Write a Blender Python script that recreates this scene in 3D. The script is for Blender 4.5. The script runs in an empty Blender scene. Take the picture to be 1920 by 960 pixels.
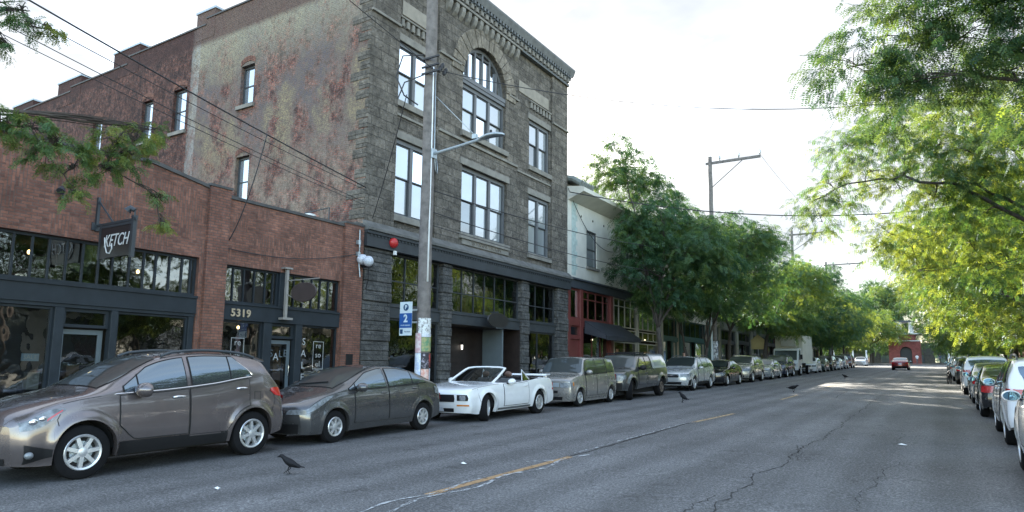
import bpy, bmesh, math, random
import numpy as np
from mathutils import Vector, Matrix, Euler
R = math.radians
scene = bpy.context.scene
COL = scene.collection
# ------------------------------------------------------------------ camera
CAM_H = 1.70
def cam_axes(yaw, pitch, roll):
    cy, sy = math.cos(yaw), math.sin(yaw); cp, sp = math.cos(pitch), math.sin(pitch)
    fwd = Vector((sy * cp, cy * cp, sp)); right = Vector((cy, -sy, 0)); up = right.cross(fwd)
    cr, sr = math.cos(roll), math.sin(roll)
    return cr * right + sr * up, -sr * right + cr * up, fwd
r_, u_, f_ = cam_axes(R(-32.13), R(7.373), R(0.661))
cam = bpy.data.objects.new("camera", bpy.data.cameras.new("camera")); COL.objects.link(cam)
cam.matrix_world = Matrix(((r_.x, u_.x, -f_.x, 0), (r_.y, u_.y, -f_.y, 0), (r_.z, u_.z, -f_.z, CAM_H), (0, 0, 0, 1)))
cam.data.sensor_width = 36; cam.data.lens = 1279.4 / 1920 * 36
cam.data.shift_y = 41.8 / 1920
cam.data.clip_start = 0.05; cam.data.clip_end = 3000
scene.camera = cam
# ------------------------------------------------------------------ world and sun
SUN_EL, SUN_AZ = R(20.5), math.atan2(-0.60, 0.80)          # azimuth from +Y towards +X
EXPOSURE = 2.58
world = bpy.data.worlds.new("World"); scene.world = world; world.use_nodes = True
nt = world.node_tree; nt.nodes.clear()
def wn(t, **k):
    n = nt.nodes.new(t)
    for a, b in k.items(): setattr(n, a, b)
    return n
sky = wn('ShaderNodeTexSky', sky_type='NISHITA', sun_disc=False, sun_elevation=SUN_EL, sun_rotation=SUN_AZ, air_density=1.0, dust_density=0.6, ozone_density=1.0)
tc = wn('ShaderNodeTexCoord')
mp = wn('ShaderNodeMapping'); mp.inputs['Scale'].default_value = (1.0, 1.0, 2.6)
nz = wn('ShaderNodeTexNoise'); nz.inputs['Scale'].default_value = 2.2; nz.inputs['Detail'].default_value = 9; nz.inputs['Roughness'].default_value = 0.58
rp = wn('ShaderNodeValToRGB'); rp.color_ramp.elements[0].position = 0.30; rp.color_ramp.elements[1].position = 0.50
rp.color_ramp.elements[0].color = (0.45, 0.45, 0.45, 1); rp.color_ramp.elements[1].color = (0.97, 0.97, 0.97, 1)
nz2 = wn('ShaderNodeTexNoise'); nz2.inputs['Scale'].default_value = 4.5; nz2.inputs['Detail'].default_value = 6
rp2 = wn('ShaderNodeValToRGB'); rp2.color_ramp.elements[0].position = 0.3; rp2.color_ramp.elements[1].position = 0.75
rp2.color_ramp.elements[0].color = (1.95, 2.12, 2.36, 1); rp2.color_ramp.elements[1].color = (3.75, 3.8, 3.85, 1)
cb = wn('ShaderNodeMixRGB', blend_type='MULTIPLY'); cb.inputs[0].default_value = 1.0
mx = wn('ShaderNodeMixRGB'); bg = wn('ShaderNodeBackground'); bg.inputs['Strength'].default_value = 0.10
out = wn('ShaderNodeOutputWorld')
L = nt.links.new
L(tc.outputs['Generated'], mp.inputs['Vector']); L(mp.outputs['Vector'], nz.inputs['Vector']); L(mp.outputs['Vector'], nz2.inputs['Vector'])
L(nz.outputs['Fac'], rp.inputs['Fac']); L(nz2.outputs['Fac'], rp2.inputs['Fac'])
# cloud is thick towards the sun and thins to blue sky behind the camera
dt = wn('ShaderNodeVectorMath', operation='DOT_PRODUCT'); dt.inputs[1].default_value = (-0.42, 0.90, 0.1)
gr = wn('ShaderNodeMapRange'); gr.inputs[1].default_value = -0.25; gr.inputs[2].default_value = 0.55; gr.inputs[3].default_value = 0.12; gr.inputs[4].default_value = 1.0
g3 = wn('ShaderNodeMapRange'); g3.inputs[1].default_value = -0.1; g3.inputs[2].default_value = 0.65; g3.inputs[3].default_value = 1.35; g3.inputs[4].default_value = 0.55  # brighter cloud behind the camera, added as fill light; dimmer in view
ml = wn('ShaderNodeMath', operation='MULTIPLY'); ml.use_clamp = True; L(dt.outputs['Value'], g3.inputs[0]); L(g3.outputs[0], cb.inputs[2])
L(tc.outputs['Generated'], dt.inputs[0]); L(dt.outputs['Value'], gr.inputs[0]); L(rp.outputs['Color'], ml.inputs[0]); L(gr.outputs[0], ml.inputs[1]); L(ml.outputs[0], mx.inputs['Fac'])
skb = wn('ShaderNodeMixRGB', blend_type='MULTIPLY'); skb.inputs[0].default_value = 1.0; skb.inputs[2].default_value = (1.75, 1.68, 1.58, 1); L(sky.outputs['Color'], skb.inputs[1]); L(skb.outputs[0], mx.inputs[1]); L(rp2.outputs['Color'], cb.inputs[1]); L(cb.outputs[0], mx.inputs[2])
L(mx.outputs['Color'], bg.inputs['Color']); L(bg.outputs['Background'], out.inputs['Surface'])
sl = bpy.data.lights.new("sun", 'SUN'); sl.energy = 5.0; sl.angle = R(0.5); sl.color = (1.0, 0.93, 0.80)
sun = bpy.data.objects.new("sun", sl); COL.objects.link(sun)
sd = Vector((math.sin(SUN_AZ) * math.cos(SUN_EL), math.cos(SUN_AZ) * math.cos(SUN_EL), math.sin(SUN_EL)))
sun.rotation_euler = sd.to_track_quat('Z', 'Y').to_euler(); sun.location = sd * 60
vs = scene.view_settings
vs.view_transform = 'Standard'; vs.look = 'None'; vs.gamma = 1; vs.use_curve_mapping = False; vs.exposure = EXPOSURE
scene.render.engine = 'CYCLES'; scene.cycles.use_denoising = True; scene.cycles.use_adaptive_sampling = False; scene.cycles.denoising_prefilter = 'NONE'; scene.cycles.max_bounces = 7
scene.cycles.transparent_max_bounces = 12; scene.cycles.caustics_reflective = False; scene.cycles.caustics_refractive = False
SL = 0.02                                                # the street climbs 2 %
def gz(y): return SL * min(max(y, -40), 150)
# ------------------------------------------------------------------ materials
def nodes(name):
    m = bpy.data.materials.new(name); m.use_nodes = True
    t = m.node_tree; b = t.nodes['Principled BSDF']
    return m, t, b
def N(t, ty, **k):
    n = t.nodes.new(ty)
    for a, b in k.items():
        if a in n.inputs: n.inputs[a].default_value = b
        else: setattr(n, a, b)
    return n
def ramp(t, pts):
    n = t.nodes.new('ShaderNodeValToRGB'); cr = n.color_ramp
    while len(cr.elements) < len(pts): cr.elements.new(0.5)
    for e, (p, c) in zip(cr.elements, pts):
        e.position = p; e.color = (c, c, c, 1) if isinstance(c, (int, float)) else (*c, 1)
    return n
def mixc(t, fac, a, b, mode='MIX'):
    n = t.nodes.new('ShaderNodeMixRGB'); n.blend_type = mode
    for i, v in ((0, fac), (1, a), (2, b)):
        if isinstance(v, bpy.types.NodeSocket): t.links.new(v, n.inputs[i])
        elif i == 0: n.inputs[0].default_value = v
        else: n.inputs[i].default_value = (*v, 1) if len(v) == 3 else v
    return n.outputs[0]
def noise(t, scale, detail=4, rough=.55, vec=None, dist=0):
    n = N(t, 'ShaderNodeTexNoise', Scale=scale, Detail=detail, Roughness=rough, Distortion=dist)
    if vec is None:
        c = N(t, 'ShaderNodeTexCoord'); vec = c.outputs['Object']
    t.links.new(vec, n.inputs['Vector'])
    return n.outputs['Fac']
def bump(t, b, h, strength=.4, dist=.02):
    n = N(t, 'ShaderNodeBump', Strength=strength, Distance=dist); t.links.new(h, n.inputs['Height']); t.links.new(n.outputs['Normal'], b.inputs['Normal'])
    return n
def M(name, col, rough=.6, metal=0., var=.12, vs=2.5, bmp=0., bs=40, coat=0., spec=.5, rvar=0.):
    m, t, b = nodes(name)
    b.inputs['Roughness'].default_value = rough; b.inputs['Metallic'].default_value = metal
    b.inputs['Coat Weight'].default_value = coat; b.inputs['Coat Roughness'].default_value = .03
    b.inputs['Specular IOR Level'].default_value = spec
    b.inputs['Base Color'].default_value = (*col, 1)
    if var:
        f = noise(t, vs, 6, .6); r = ramp(t, [(.3, 1 - var), (.7, 1 + var)]); t.links.new(f, r.inputs[0])
        t.links.new(mixc(t, 1., col, r.outputs[0], 'MULTIPLY'), b.inputs['Base Color'])
        if rvar:
            r2 = ramp(t, [(.3, rough - rvar), (.7, rough + rvar)]); t.links.new(noise(t, vs * 3), r2.inputs[0]); t.links.new(r2.outputs[0], b.inputs['Roughness'])
    if bmp: bump(t, b, noise(t, bs, 5), bmp, .01)
    return m
def wallvec(t):
    c = N(t, 'ShaderNodeNewGeometry'); s = N(t, 'ShaderNodeSeparateXYZ'); t.links.new(c.outputs['Position'], s.inputs[0])
    a = N(t, 'ShaderNodeMath', operation='ADD'); t.links.new(s.outputs[0], a.inputs[0]); t.links.new(s.outputs[1], a.inputs[1])
    k = N(t, 'ShaderNodeCombineXYZ'); t.links.new(a.outputs[0], k.inputs[0]); t.links.new(s.outputs[2], k.inputs[1])
    return c.outputs['Position'], k.outputs[0], s.outputs
def brick_mat(name, c1, c2, mortar, bw=.22, bh=.075, ms=.012, big=None, bumpk=.5, rough=.85, soldier=False):
    m, t, b = nodes(name); ob, wv, sep = wallvec(t)
    bt = N(t, 'ShaderNodeTexBrick', Scale=1.0); bt.inputs['Brick Width'].default_value = bw; bt.inputs['Row Height'].default_value = bh
    bt.inputs['Mortar Size'].default_value = ms; bt.inputs['Mortar Smooth'].default_value = .3; bt.inputs['Bias'].default_value = 0.0
    bt.inputs['Color1'].default_value = (*c1, 1); bt.inputs['Color2'].default_value = (*c2, 1); bt.inputs['Mortar'].default_value = (*mortar, 1)
    t.links.new(wv, bt.inputs['Vector'])
    col = bt.outputs['Color']; hgt = bt.outputs['Fac']
    if soldier:                                           # panels of upright bricks set among the courses
        rot = N(t, 'ShaderNodeMapping'); rot.inputs['Rotation'].default_value = (0, 0, R(90)); t.links.new(wv, rot.inputs[0])
        b2 = N(t, 'ShaderNodeTexBrick', Scale=1.0); b2.inputs['Brick Width'].default_value = bw; b2.inputs['Row Height'].default_value = bh
        b2.inputs['Mortar Size'].default_value = ms; b2.inputs['Color1'].default_value = (*c1, 1); b2.inputs['Color2'].default_value = (*c2, 1); b2.inputs['Mortar'].default_value = (*mortar, 1)
        t.links.new(rot.outputs[0], b2.inputs['Vector'])
        ch = N(t, 'ShaderNodeTexBrick', Scale=1.0); ch.inputs['Brick Width'].default_value = .46; ch.inputs['Row Height'].default_value = .45; ch.inputs['Mortar Size'].default_value = 0
        ch.inputs['Color1'].default_value = (0, 0, 0, 1); ch.inputs['Color2'].default_value = (1, 1, 1, 1); t.links.new(wv, ch.inputs['Vector'])
        rr = ramp(t, [(.55, 0.), (.6, 1.)]); t.links.new(ch.outputs['Color'], rr.inputs[0])
        col = mixc(t, rr.outputs[0], col, b2.outputs['Color'])
    r = ramp(t, [(.25, .62), (.75, 1.35)]); t.links.new(noise(t, 1.1, 7, .65, ob), r.inputs[0]); col = mixc(t, 1., col, r.outputs[0], 'MULTIPLY')
    r3 = ramp(t, [(.3, .8), (.7, 1.2)]); t.links.new(noise(t, 9, 3, .6, ob), r3.inputs[0]); col = mixc(t, 1., col, r3.outputs[0], 'MULTIPLY')
    if big: col = big(t, b, ob, wv, sep, col)
    t.links.new(col, b.inputs['Base Color']); b.inputs['Roughness'].default_value = rough; b.inputs['Specular IOR Level'].default_value = .25
    inv = N(t, 'ShaderNodeMath', operation='SUBTRACT'); inv.inputs[0].default_value = 1; t.links.new(hgt, inv.inputs[1])
    ad = N(t, 'ShaderNodeMath', operation='MULTIPLY_ADD'); t.links.new(noise(t, 25, 4, .6, ob), ad.inputs[0]); ad.inputs[1].default_value = .6; t.links.new(inv.outputs[0], ad.inputs[2])
    bump(t, b, ad.outputs[0], bumpk, .02)
    return m
def old_paint(t, b, ob, wv, sep, col):
    # worn painted-sign ghosts and grime on the party wall: grey and ochre paint left high up, soot in vertical drips
    mpv = N(t, 'ShaderNodeMapping'); mpv.inputs['Scale'].default_value = (1, 1, .66); t.links.new(ob, mpv.inputs[0])
    n1 = noise(t, .55, 8, .68, mpv.outputs[0]); n2 = noise(t, 1.7, 8, .72, mpv.outputs[0]); n3 = noise(t, 7, 6, .75, mpv.outputs[0]); n4 = noise(t, .9, 6, .7, mpv.outputs[0])
    def rng(sock, a, bb):
        g = N(t, 'ShaderNodeMapRange'); g.inputs[1].default_value = a; g.inputs[2].default_value = bb; t.links.new(sock, g.inputs[0]); return g.outputs[0]
    def mul(a, c):
        g = N(t, 'ShaderNodeMath', operation='MULTIPLY'); g.use_clamp = True; t.links.new(a, g.inputs[0])
        if isinstance(c, float): g.inputs[1].default_value = c
        else: t.links.new(c, g.inputs[1])
        return g.outputs[0]
    front = rng(sep[0], -27.35, -27.0)                    # only the front bay was ever painted
    grain = rng(n3, .36, .60); n5 = noise(t, 15, 5, .8, ob); n6 = noise(t, 3.4, 6, .75, mpv.outputs[0]); n7 = noise(t, 1.1, 7, .7, mpv.outputs[0])
    rb = ramp(t, [(.34, .30), (.50, .95), (.68, 1.75)]); t.links.new(n3, rb.inputs[0]); col = mixc(t, 1., col, rb.outputs[0], 'MULTIPLY')
    col = mixc(t, mul(rng(n6, .48, .60), .8), col, (.042, .030, .030))                                # soot on the old brick
    lowz = rng(sep[2], 12.0, 8.0); topz = rng(sep[2], 13.2, 15.4); mid = rng(sep[2], 8.6, 10.6)
    col = mixc(t, mul(mul(front, rng(n7, .40, .57)), .68), col, (.262, .215, .168))                   # lime-washed pale pink brick
    col = mixc(t, mul(mul(mul(front, mid), rng(n7, .44, .55)), rng(n5, .38, .56)), col, (.085, .074, .085))   # violet-black ghost of the old sign
    col = mixc(t, mul(mul(mul(front, mid), rng(n1, .49, .58)), mul(rng(n5, .42, .60), .85)), col, (.27, .215, .115))    # ochre letters
    col = mixc(t, mul(mul(mul(front, topz), rng(n6, .30, .50)), .80), col, (.285, .265, .20))         # grey-olive band near the top
    col = mixc(t, mul(mul(mul(front, topz), rng(n5, .55, .66)), .7), col, (.10, .09, .07))
    st = N(t, 'ShaderNodeMath', operation='COMPARE'); st.inputs[1].default_value = -27.0; st.inputs[2].default_value = .30; t.links.new(sep[0], st.inputs[0])
    col = mixc(t, mul(mul(st.outputs[0], rng(n6, .35, .6)), .75), col, (.30, .29, .27))                # pale strip where the paint ends
    col = mixc(t, mul(mul(rng(n5, .60, .68), rng(n2, .46, .58)), .85), col, (.025, .022, .022))        # black spalls
    col = mixc(t, mul(rng(sep[2], 15.35, 15.6), .8), col, (.085, .045, .040))
    dk = N(t, 'ShaderNodeMapRange'); dk.inputs[3].default_value = .62; dk.inputs[4].default_value = 1.0; dk.inputs[1].default_value = -27.35; dk.inputs[2].default_value = -27.0; t.links.new(sep[0], dk.inputs[0]); col = mixc(t, 1., col, dk.outputs[0], 'MULTIPLY')
    rc = ramp(t, [(.36, .55), (.64, 1.55)]); t.links.new(n5, rc.inputs[0]); col = mixc(t, .8, col, rc.outputs[0], 'MULTIPLY')
    return col
def stone_mat(name, c1, c2, mortar, bw=.75, bh=.36, ms=.012, k=1.0):
    def big(t, b, ob, wv, sep, col):
        r = ramp(t, [(.32, .58), (.5, .95), (.68, 1.40)]); t.links.new(noise(t, 3.6, 8, .75, ob), r.inputs[0])
        col = mixc(t, 1., col, r.outputs[0], 'MULTIPLY')
        r2 = ramp(t, [(.5, 0.), (.75, .35)]); t.links.new(noise(t, .7, 6, .7, ob), r2.inputs[0])
        return mixc(t, r2.outputs[0], col, (c1[0] * .5, c1[1] * .52, c1[2] * .5))
    m = brick_mat(name, c1, c2, mortar, bw, bh, ms, big, .9)
    t = m.node_tree; b = t.nodes['Principled BSDF']
    bn = [n for n in t.nodes if n.type == 'BUMP'][0]
    ob = [n for n in t.nodes if n.type == 'NEW_GEOMETRY'][0].outputs['Position']
    h = noise(t, 4.5, 8, .68, ob, .6)
    n2 = N(t, 'ShaderNodeBump', Strength=1.0 * k, Distance=.16 * k); t.links.new(h, n2.inputs['Height']); t.links.new(bn.outputs['Normal'], n2.inputs['Normal']); t.links.new(n2.outputs['Normal'], b.inputs['Normal'])
    return m
def glass_mat(name, tint=(.55, .6, .6), refl=.12, rough=.02, wobble=.0):
    m, t, b = nodes(name); t.nodes.remove(b); o = t.nodes['Material Output']
    tr = N(t, 'ShaderNodeBsdfTransparent'); tr.inputs[0].default_value = (*tint, 1)
    gl = N(t, 'ShaderNodeBsdfGlossy'); gl.inputs['Roughness'].default_value = rough; gl.inputs[0].default_value = (.95, .97, 1, 1)
    fr = N(t, 'ShaderNodeFresnel', IOR=1.5); ad = N(t, 'ShaderNodeMath', operation='ADD'); ad.use_clamp = True; ad.inputs[1].default_value = refl; t.links.new(fr.outputs[0], ad.inputs[0])
    ms = N(t, 'ShaderNodeMixShader'); t.links.new(ad.outputs[0], ms.inputs[0]); t.links.new(tr.outputs[0], ms.inputs[1]); t.links.new(gl.outputs[0], ms.inputs[2]); t.links.new(ms.outputs[0], o.inputs[0])
    if wobble:
        bp = N(t, 'ShaderNodeBump', Strength=wobble, Distance=.05); t.links.new(noise(t, 1.6, 2), bp.inputs['Height']); t.links.new(bp.outputs[0], gl.inputs['Normal'])
    return m
def mirror_mat(name, base, refl, wobble=.0, gc=(.93, .97, 1)):
    m, t, b = nodes(name); o = t.nodes['Material Output']
    b.inputs['Base Color'].default_value = (*base, 1); b.inputs['Roughness'].default_value = .4
    gl = N(t, 'ShaderNodeBsdfGlossy'); gl.inputs['Roughness'].default_value = .015; gl.inputs[0].default_value = (*gc, 1)
    fr = N(t, 'ShaderNodeFresnel', IOR=1.45); ad = N(t, 'ShaderNodeMath', operation='ADD'); ad.use_clamp = True; ad.inputs[1].default_value = refl; t.links.new(fr.outputs[0], ad.inputs[0])
    ms = N(t, 'ShaderNodeMixShader'); t.links.new(ad.outputs[0], ms.inputs[0]); t.links.new(b.outputs[0], ms.inputs[1]); t.links.new(gl.outputs[0], ms.inputs[2]); t.links.new(ms.outputs[0], o.inputs[0])
    if wobble:
        bp = N(t, 'ShaderNodeBump', Strength=wobble, Distance=.04); t.links.new(noise(t, 1.1, 2), bp.inputs['Height']); t.links.new(bp.outputs[0], gl.inputs['Normal'])
    return m
def leaf_mat(name, ca, cb, tr):
    m, t, b = nodes(name); t.nodes.remove(b); o = t.nodes['Material Output']
    at = N(t, 'ShaderNodeAttribute', attribute_name='tint')
    oi = N(t, 'ShaderNodeObjectInfo')
    r = ramp(t, [(0., ca), (.75, cb), (1., (cb[0] * 1.7, cb[1] * 1.25, cb[2]))]); t.links.new(at.outputs['Fac'], r.inputs[0])
    rt = ramp(t, [(0., tr[0]), (1., tr[1])]); t.links.new(at.outputs['Fac'], rt.inputs[0])
    d = N(t, 'ShaderNodeBsdfDiffuse'); t.links.new(r.outputs[0], d.inputs[0])
    tl = N(t, 'ShaderNodeBsdfTranslucent'); t.links.new(rt.outputs[0], tl.inputs[0])
    ms = N(t, 'ShaderNodeAddShader'); t.links.new(d.outputs[0], ms.inputs[0]); t.links.new(tl.outputs[0], ms.inputs[1])
    g = N(t, 'ShaderNodeBsdfGlossy'); g.inputs['Roughness'].default_value = .45; g.inputs[0].default_value = (.7, .8, .9, 1)
    m2 = N(t, 'ShaderNodeMixShader'); m2.inputs[0].default_value = .035; t.links.new(ms.outputs[0], m2.inputs[1]); t.links.new(g.outputs[0], m2.inputs[2])
    t.links.new(m2.outputs[0], o.inputs[0])
    return m
def emit_mat(name, col, s):
    m, t, b = nodes(name); b.inputs['Emission Color'].default_value = (*col, 1); b.inputs['Emission Strength'].default_value = s; b.inputs['Base Color'].default_value = (*col, 1)
    return m
def paint(name, col, metal=.55, rough=.32):
    m, t, b = nodes(name); b.inputs['Base Color'].default_value = (*col, 1); b.inputs['Metallic'].default_value = metal
    b.inputs['Coat Weight'].default_value = 1.; b.inputs['Coat Roughness'].default_value = .03; b.inputs['Roughness'].default_value = rough
    # road film: the paint is a little duller and paler in patches
    r = ramp(t, [(.35, rough - .06), (.7, rough + .03)]); t.links.new(noise(t, 2.2, 5, .6), r.inputs[0]); t.links.new(r.outputs[0], b.inputs['Roughness'])
    k_ = .04 if col[0] > .5 else .09
    r2 = ramp(t, [(.3, 1 - k_), (.7, 1 + k_)]); t.links.new(noise(t, 3.1, 6, .7), r2.inputs[0]); t.links.new(mixc(t, 1., col, r2.outputs[0], 'MULTIPLY'), b.inputs['Base Color'])
    return m
m_black = M('black_plastic', (.011, .011, .012), .6, bmp=.05, spec=.25)
m_rubber = M('tyre_rubber', (.007, .007, .008), .9, var=.25, vs=6, bmp=.15, spec=.2)
m_chrome = M('chrome', (.75, .76, .78), .12, 1., var=0)
m_alloy = M('alloy', (.58, .59, .60), .34, .7, var=.1, vs=9)
m_under = M('underbody', (.012, .012, .012), .9)
m_carglass = mirror_mat('car_glass', (.010, .014, .017), .16, gc=(.70, .88, 1.))  # gloss colour tinted to carry the blue sky reflection
m_windscreen = mirror_mat('windscreen_glass', (.020, .026, .025), .02, gc=(.75, .88, .95))
m_lamp = M('lamp_lens', (.17, .185, .20), .32, .1, var=.65, vs=16, coat=.2)
m_tail = M('tail_lens', (.40, .012, .016), .12, 0, var=.3, vs=10, coat=1.)
m_amber = M('amber_lens', (.55, .20, .05), .15, 0, var=.15, coat=1.)
m_plate = M('plate_white', (.5, .53, .58), .45, var=.25, vs=22)
m_steel = M('galvanised_steel', (.33, .37, .39), .45, .6, var=.15, vs=6)
m_dark = M('painted_iron_dark', (.032, .040, .047), .45, var=.15, bmp=.05)
m_darktrim = M('slate_paint', (.018, .024, .030), .55, var=.2, vs=3, bmp=.04, spec=.25)
m_doorgrey = M('door_paint_grey', (.10, .125, .14), .5, var=.1)
m_wood = M('weathered_pole_wood', (.14, .125, .115), .85, var=.35, vs=5, bmp=.5, bs=18)
m_bark = M('bark', (.055, .045, .038), .9, var=.35, vs=6, bmp=.6, bs=22)
m_white = M('white_paint', (.72, .73, .72), .5, var=.06)
m_cable = M('cable_black', (.02, .02, .022), .6, var=0)
m_sash = M('sash_paint', (.040, .045, .050), .5, var=.1)
m_sashl = M('sash_frame_grey', (.105, .11, .115), .5, var=.1)
m_pane_up = mirror_mat('old_window_glass', (.26, .28, .29), .27, .03)
m_pane_dim = mirror_mat('old_window_glass_dark_room', (.07, .08, .085), .20, .05)
m_pane_blind = mirror_mat('old_window_glass_with_blind', (.36, .37, .36), .24, .04)
m_pane_side = mirror_mat('side_window_glass', (.18, .22, .26), .40, .03)
m_shopglass = glass_mat('shop_glass', (.50, .54, .53), .075, .01, .10)
m_shopglass2 = glass_mat('transom_glass', (.42, .46, .44), .10, .015, .18)
m_bulb = emit_mat('warm_bulb', (1., .62, .25), 2.2)
# ------------------------------------------------------------------ mesh helpers
class MB:
    def __init__(s): s.v = []; s.f = []; s.mi = []; s.m = 0
    def add(s, vs, fs):
        n = len(s.v); s.v += [tuple(p) for p in vs]
        for f in fs: s.f.append(tuple(i + n for i in f)); s.mi.append(s.m)
        return s
    def box(s, x0, x1, y0, y1, z0, z1):
        v = [(x, y, z) for z in (z0, z1) for y in (y0, y1) for x in (x0, x1)]
        return s.add(v, [(0, 2, 3, 1), (4, 5, 7, 6), (0, 1, 5, 4), (2, 6, 7, 3), (0, 4, 6, 2), (1, 3, 7, 5)])
    def quad(s, a, b, c, d): return s.add([a, b, c, d], [(0, 1, 2, 3)])
    def poly(s, pts): return s.add(pts, [tuple(range(len(pts)))])
    def grid(s, P):
        P = np.asarray(P); a, b = P.shape[:2]
        return s.add(P.reshape(-1, 3).tolist(), [(i * b + j, (i + 1) * b + j, (i + 1) * b + j + 1, i * b + j + 1) for i in range(a - 1) for j in range(b - 1)])
    def prism(s, pts, d):
        n = len(pts); a = [Vector(p) for p in pts]; b = [p + Vector(d) for p in a]
        return s.add(a + b, [tuple(range(n))[::-1], tuple(range(n, 2 * n))] + [(i, (i + 1) % n, n + (i + 1) % n, n + i) for i in range(n)])
    def tube(s, pts, r, seg=8, caps=True):
        pts = [Vector(p) for p in pts]; n = len(pts); rs = r if hasattr(r, '__len__') else [r] * n
        V = []; prev = None
        for i, p in enumerate(pts):
            d = (pts[min(i + 1, n - 1)] - pts[max(i - 1, 0)])
            if d.length < 1e-9: d = Vector((0, 0, 1))
            d.normalize()
            if prev is None: prev = d.orthogonal().normalized()
            a = (prev - d * prev.dot(d))
            a = d.orthogonal() if a.length < 1e-5 else a
            a.normalize(); prev = a; b = d.cross(a)
            for k in range(seg):
                t = 2 * math.pi * k / seg; V.append(p + float(rs[i]) * (a * math.cos(t) + b * math.sin(t)))
        F = [(i * seg + k, i * seg + (k + 1) % seg, (i + 1) * seg + (k + 1) % seg, (i + 1) * seg + k) for i in range(n - 1) for k in range(seg)]
        if caps: F += [tuple(range(seg))[::-1], tuple(range((n - 1) * seg, n * seg))]
        return s.add(V, F)
    def lathe(s, prof, axis='z', c=(0, 0, 0), seg=24, caps=True):
        V = []
        for (r, h) in prof:
            for k in range(seg):
                t = 2 * math.pi * k / seg; a, b = r * math.cos(t), r * math.sin(t)
                p = {'z': (a, b, h), 'y': (a, h, b), 'x': (h, a, b)}[axis]
                V.append((p[0] + c[0], p[1] + c[1], p[2] + c[2]))
        n = len(prof)
        F = [(i * seg + k, i * seg + (k + 1) % seg, (i + 1) * seg + (k + 1) % seg, (i + 1) * seg + k) for i in range(n - 1) for k in range(seg)]
        if caps: F += [tuple(range(seg))[::-1], tuple(range((n - 1) * seg, n * seg))]
        return s.add(V, F)
    def ell(s, c, r, seg=16, rings=10):
        pr = [(math.sin(math.pi * i / rings), -math.cos(math.pi * i / rings)) for i in range(rings + 1)]
        V = []; 
        for (a, h) in pr:
            for k in range(seg):
                t = 2 * math.pi * k / seg; V.append((c[0] + r[0] * max(a, 1e-3) * math.cos(t), c[1] + r[1] * max(a, 1e-3) * math.sin(t), c[2] + r[2] * h))
        return s.add(V, [(i * seg + k, i * seg + (k + 1) % seg, (i + 1) * seg + (k + 1) % seg, (i + 1) * seg + k) for i in range(rings) for k in range(seg)])
    def build(s, name, mat, parent=None, smooth=False, angle=None, bevel=0, world=True, fix=True, label=None):
        me = bpy.data.meshes.new(name)
        off = Vector((0, 0, 0))
        if parent is not None and world:
            o = parent
            while o is not None: off += o.location; o = o.parent
        me.from_pydata([tuple(Vector(p) - off) for p in s.v], [], s.f)
        for m in (mat if isinstance(mat, (list, tuple)) else [mat]): me.materials.append(m)
        if isinstance(mat, (list, tuple)): me.polygons.foreach_set('material_index', s.mi)
        if fix:
            bm = bmesh.new(); bm.from_mesh(me); bmesh.ops.recalc_face_normals(bm, faces=bm.faces)
            if bevel: bmesh.ops.bevel(bm, geom=list(bm.edges), offset=bevel, segments=1, affect='EDGES', clamp_overlap=True)
            bm.to_mesh(me); bm.free()
        me.update()
        if smooth: me.polygons.foreach_set('use_smooth', [True] * len(me.polygons))
        if angle: me.set_sharp_from_angle(angle=R(angle))
        ob = bpy.data.objects.new(name, me); COL.objects.link(ob)
        if parent is not None: ob.parent = parent
        if label: ob['label'] = label
        return ob
def tag(o, label=None, cat=None, group=None, kind=None):
    if label: o['label'] = label
    if cat: o['category'] = cat
    if group: o['group'] = group
    if kind: o['kind'] = kind
    return o
def thing(name, label, cat, loc=(0, 0, 0), group=None):
    o = bpy.data.objects.new(name, None); COL.objects.link(o); o.location = loc; o.empty_display_size = .2
    return tag(o, label, cat, group)
def copy_tree(o, parent=None):
    c = o.copy(); COL.objects.link(c); c.parent = parent
    for ch in list(o.children): copy_tree(ch, c)
    return c
def text(name, body, size, mat, loc, rot, parent=None, ext=.006, shear=0, align='CENTER', bold=0, label=None, sx=1):
    cu = bpy.data.curves.new(name, 'FONT'); cu.body = body; cu.size = size; cu.extrude = ext; cu.shear = shear; cu.align_x = align; cu.align_y = 'CENTER'; cu.offset = bold
    cu.resolution_u = 3
    tmp = bpy.data.objects.new(name, cu); COL.objects.link(tmp)
    dg = bpy.context.evaluated_depsgraph_get(); me = bpy.data.meshes.new_from_object(tmp.evaluated_get(dg))
    bpy.data.objects.remove(tmp); me.materials.clear(); me.materials.append(mat); me.name = name
    ob = bpy.data.objects.new(name, me); COL.objects.link(ob)
    off = Vector((0, 0, 0)); o = parent
    while o is not None: off += o.location; o = o.parent
    ob.location = Vector(loc) - off; ob.rotation_euler = rot; ob.scale = (sx, 1, 1)
    if parent is not None: ob.parent = parent
    if label: ob['label'] = label
    return ob
FACE_X = (R(90), 0, R(90)); FACE_NY = (R(90), 0, 0)
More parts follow.
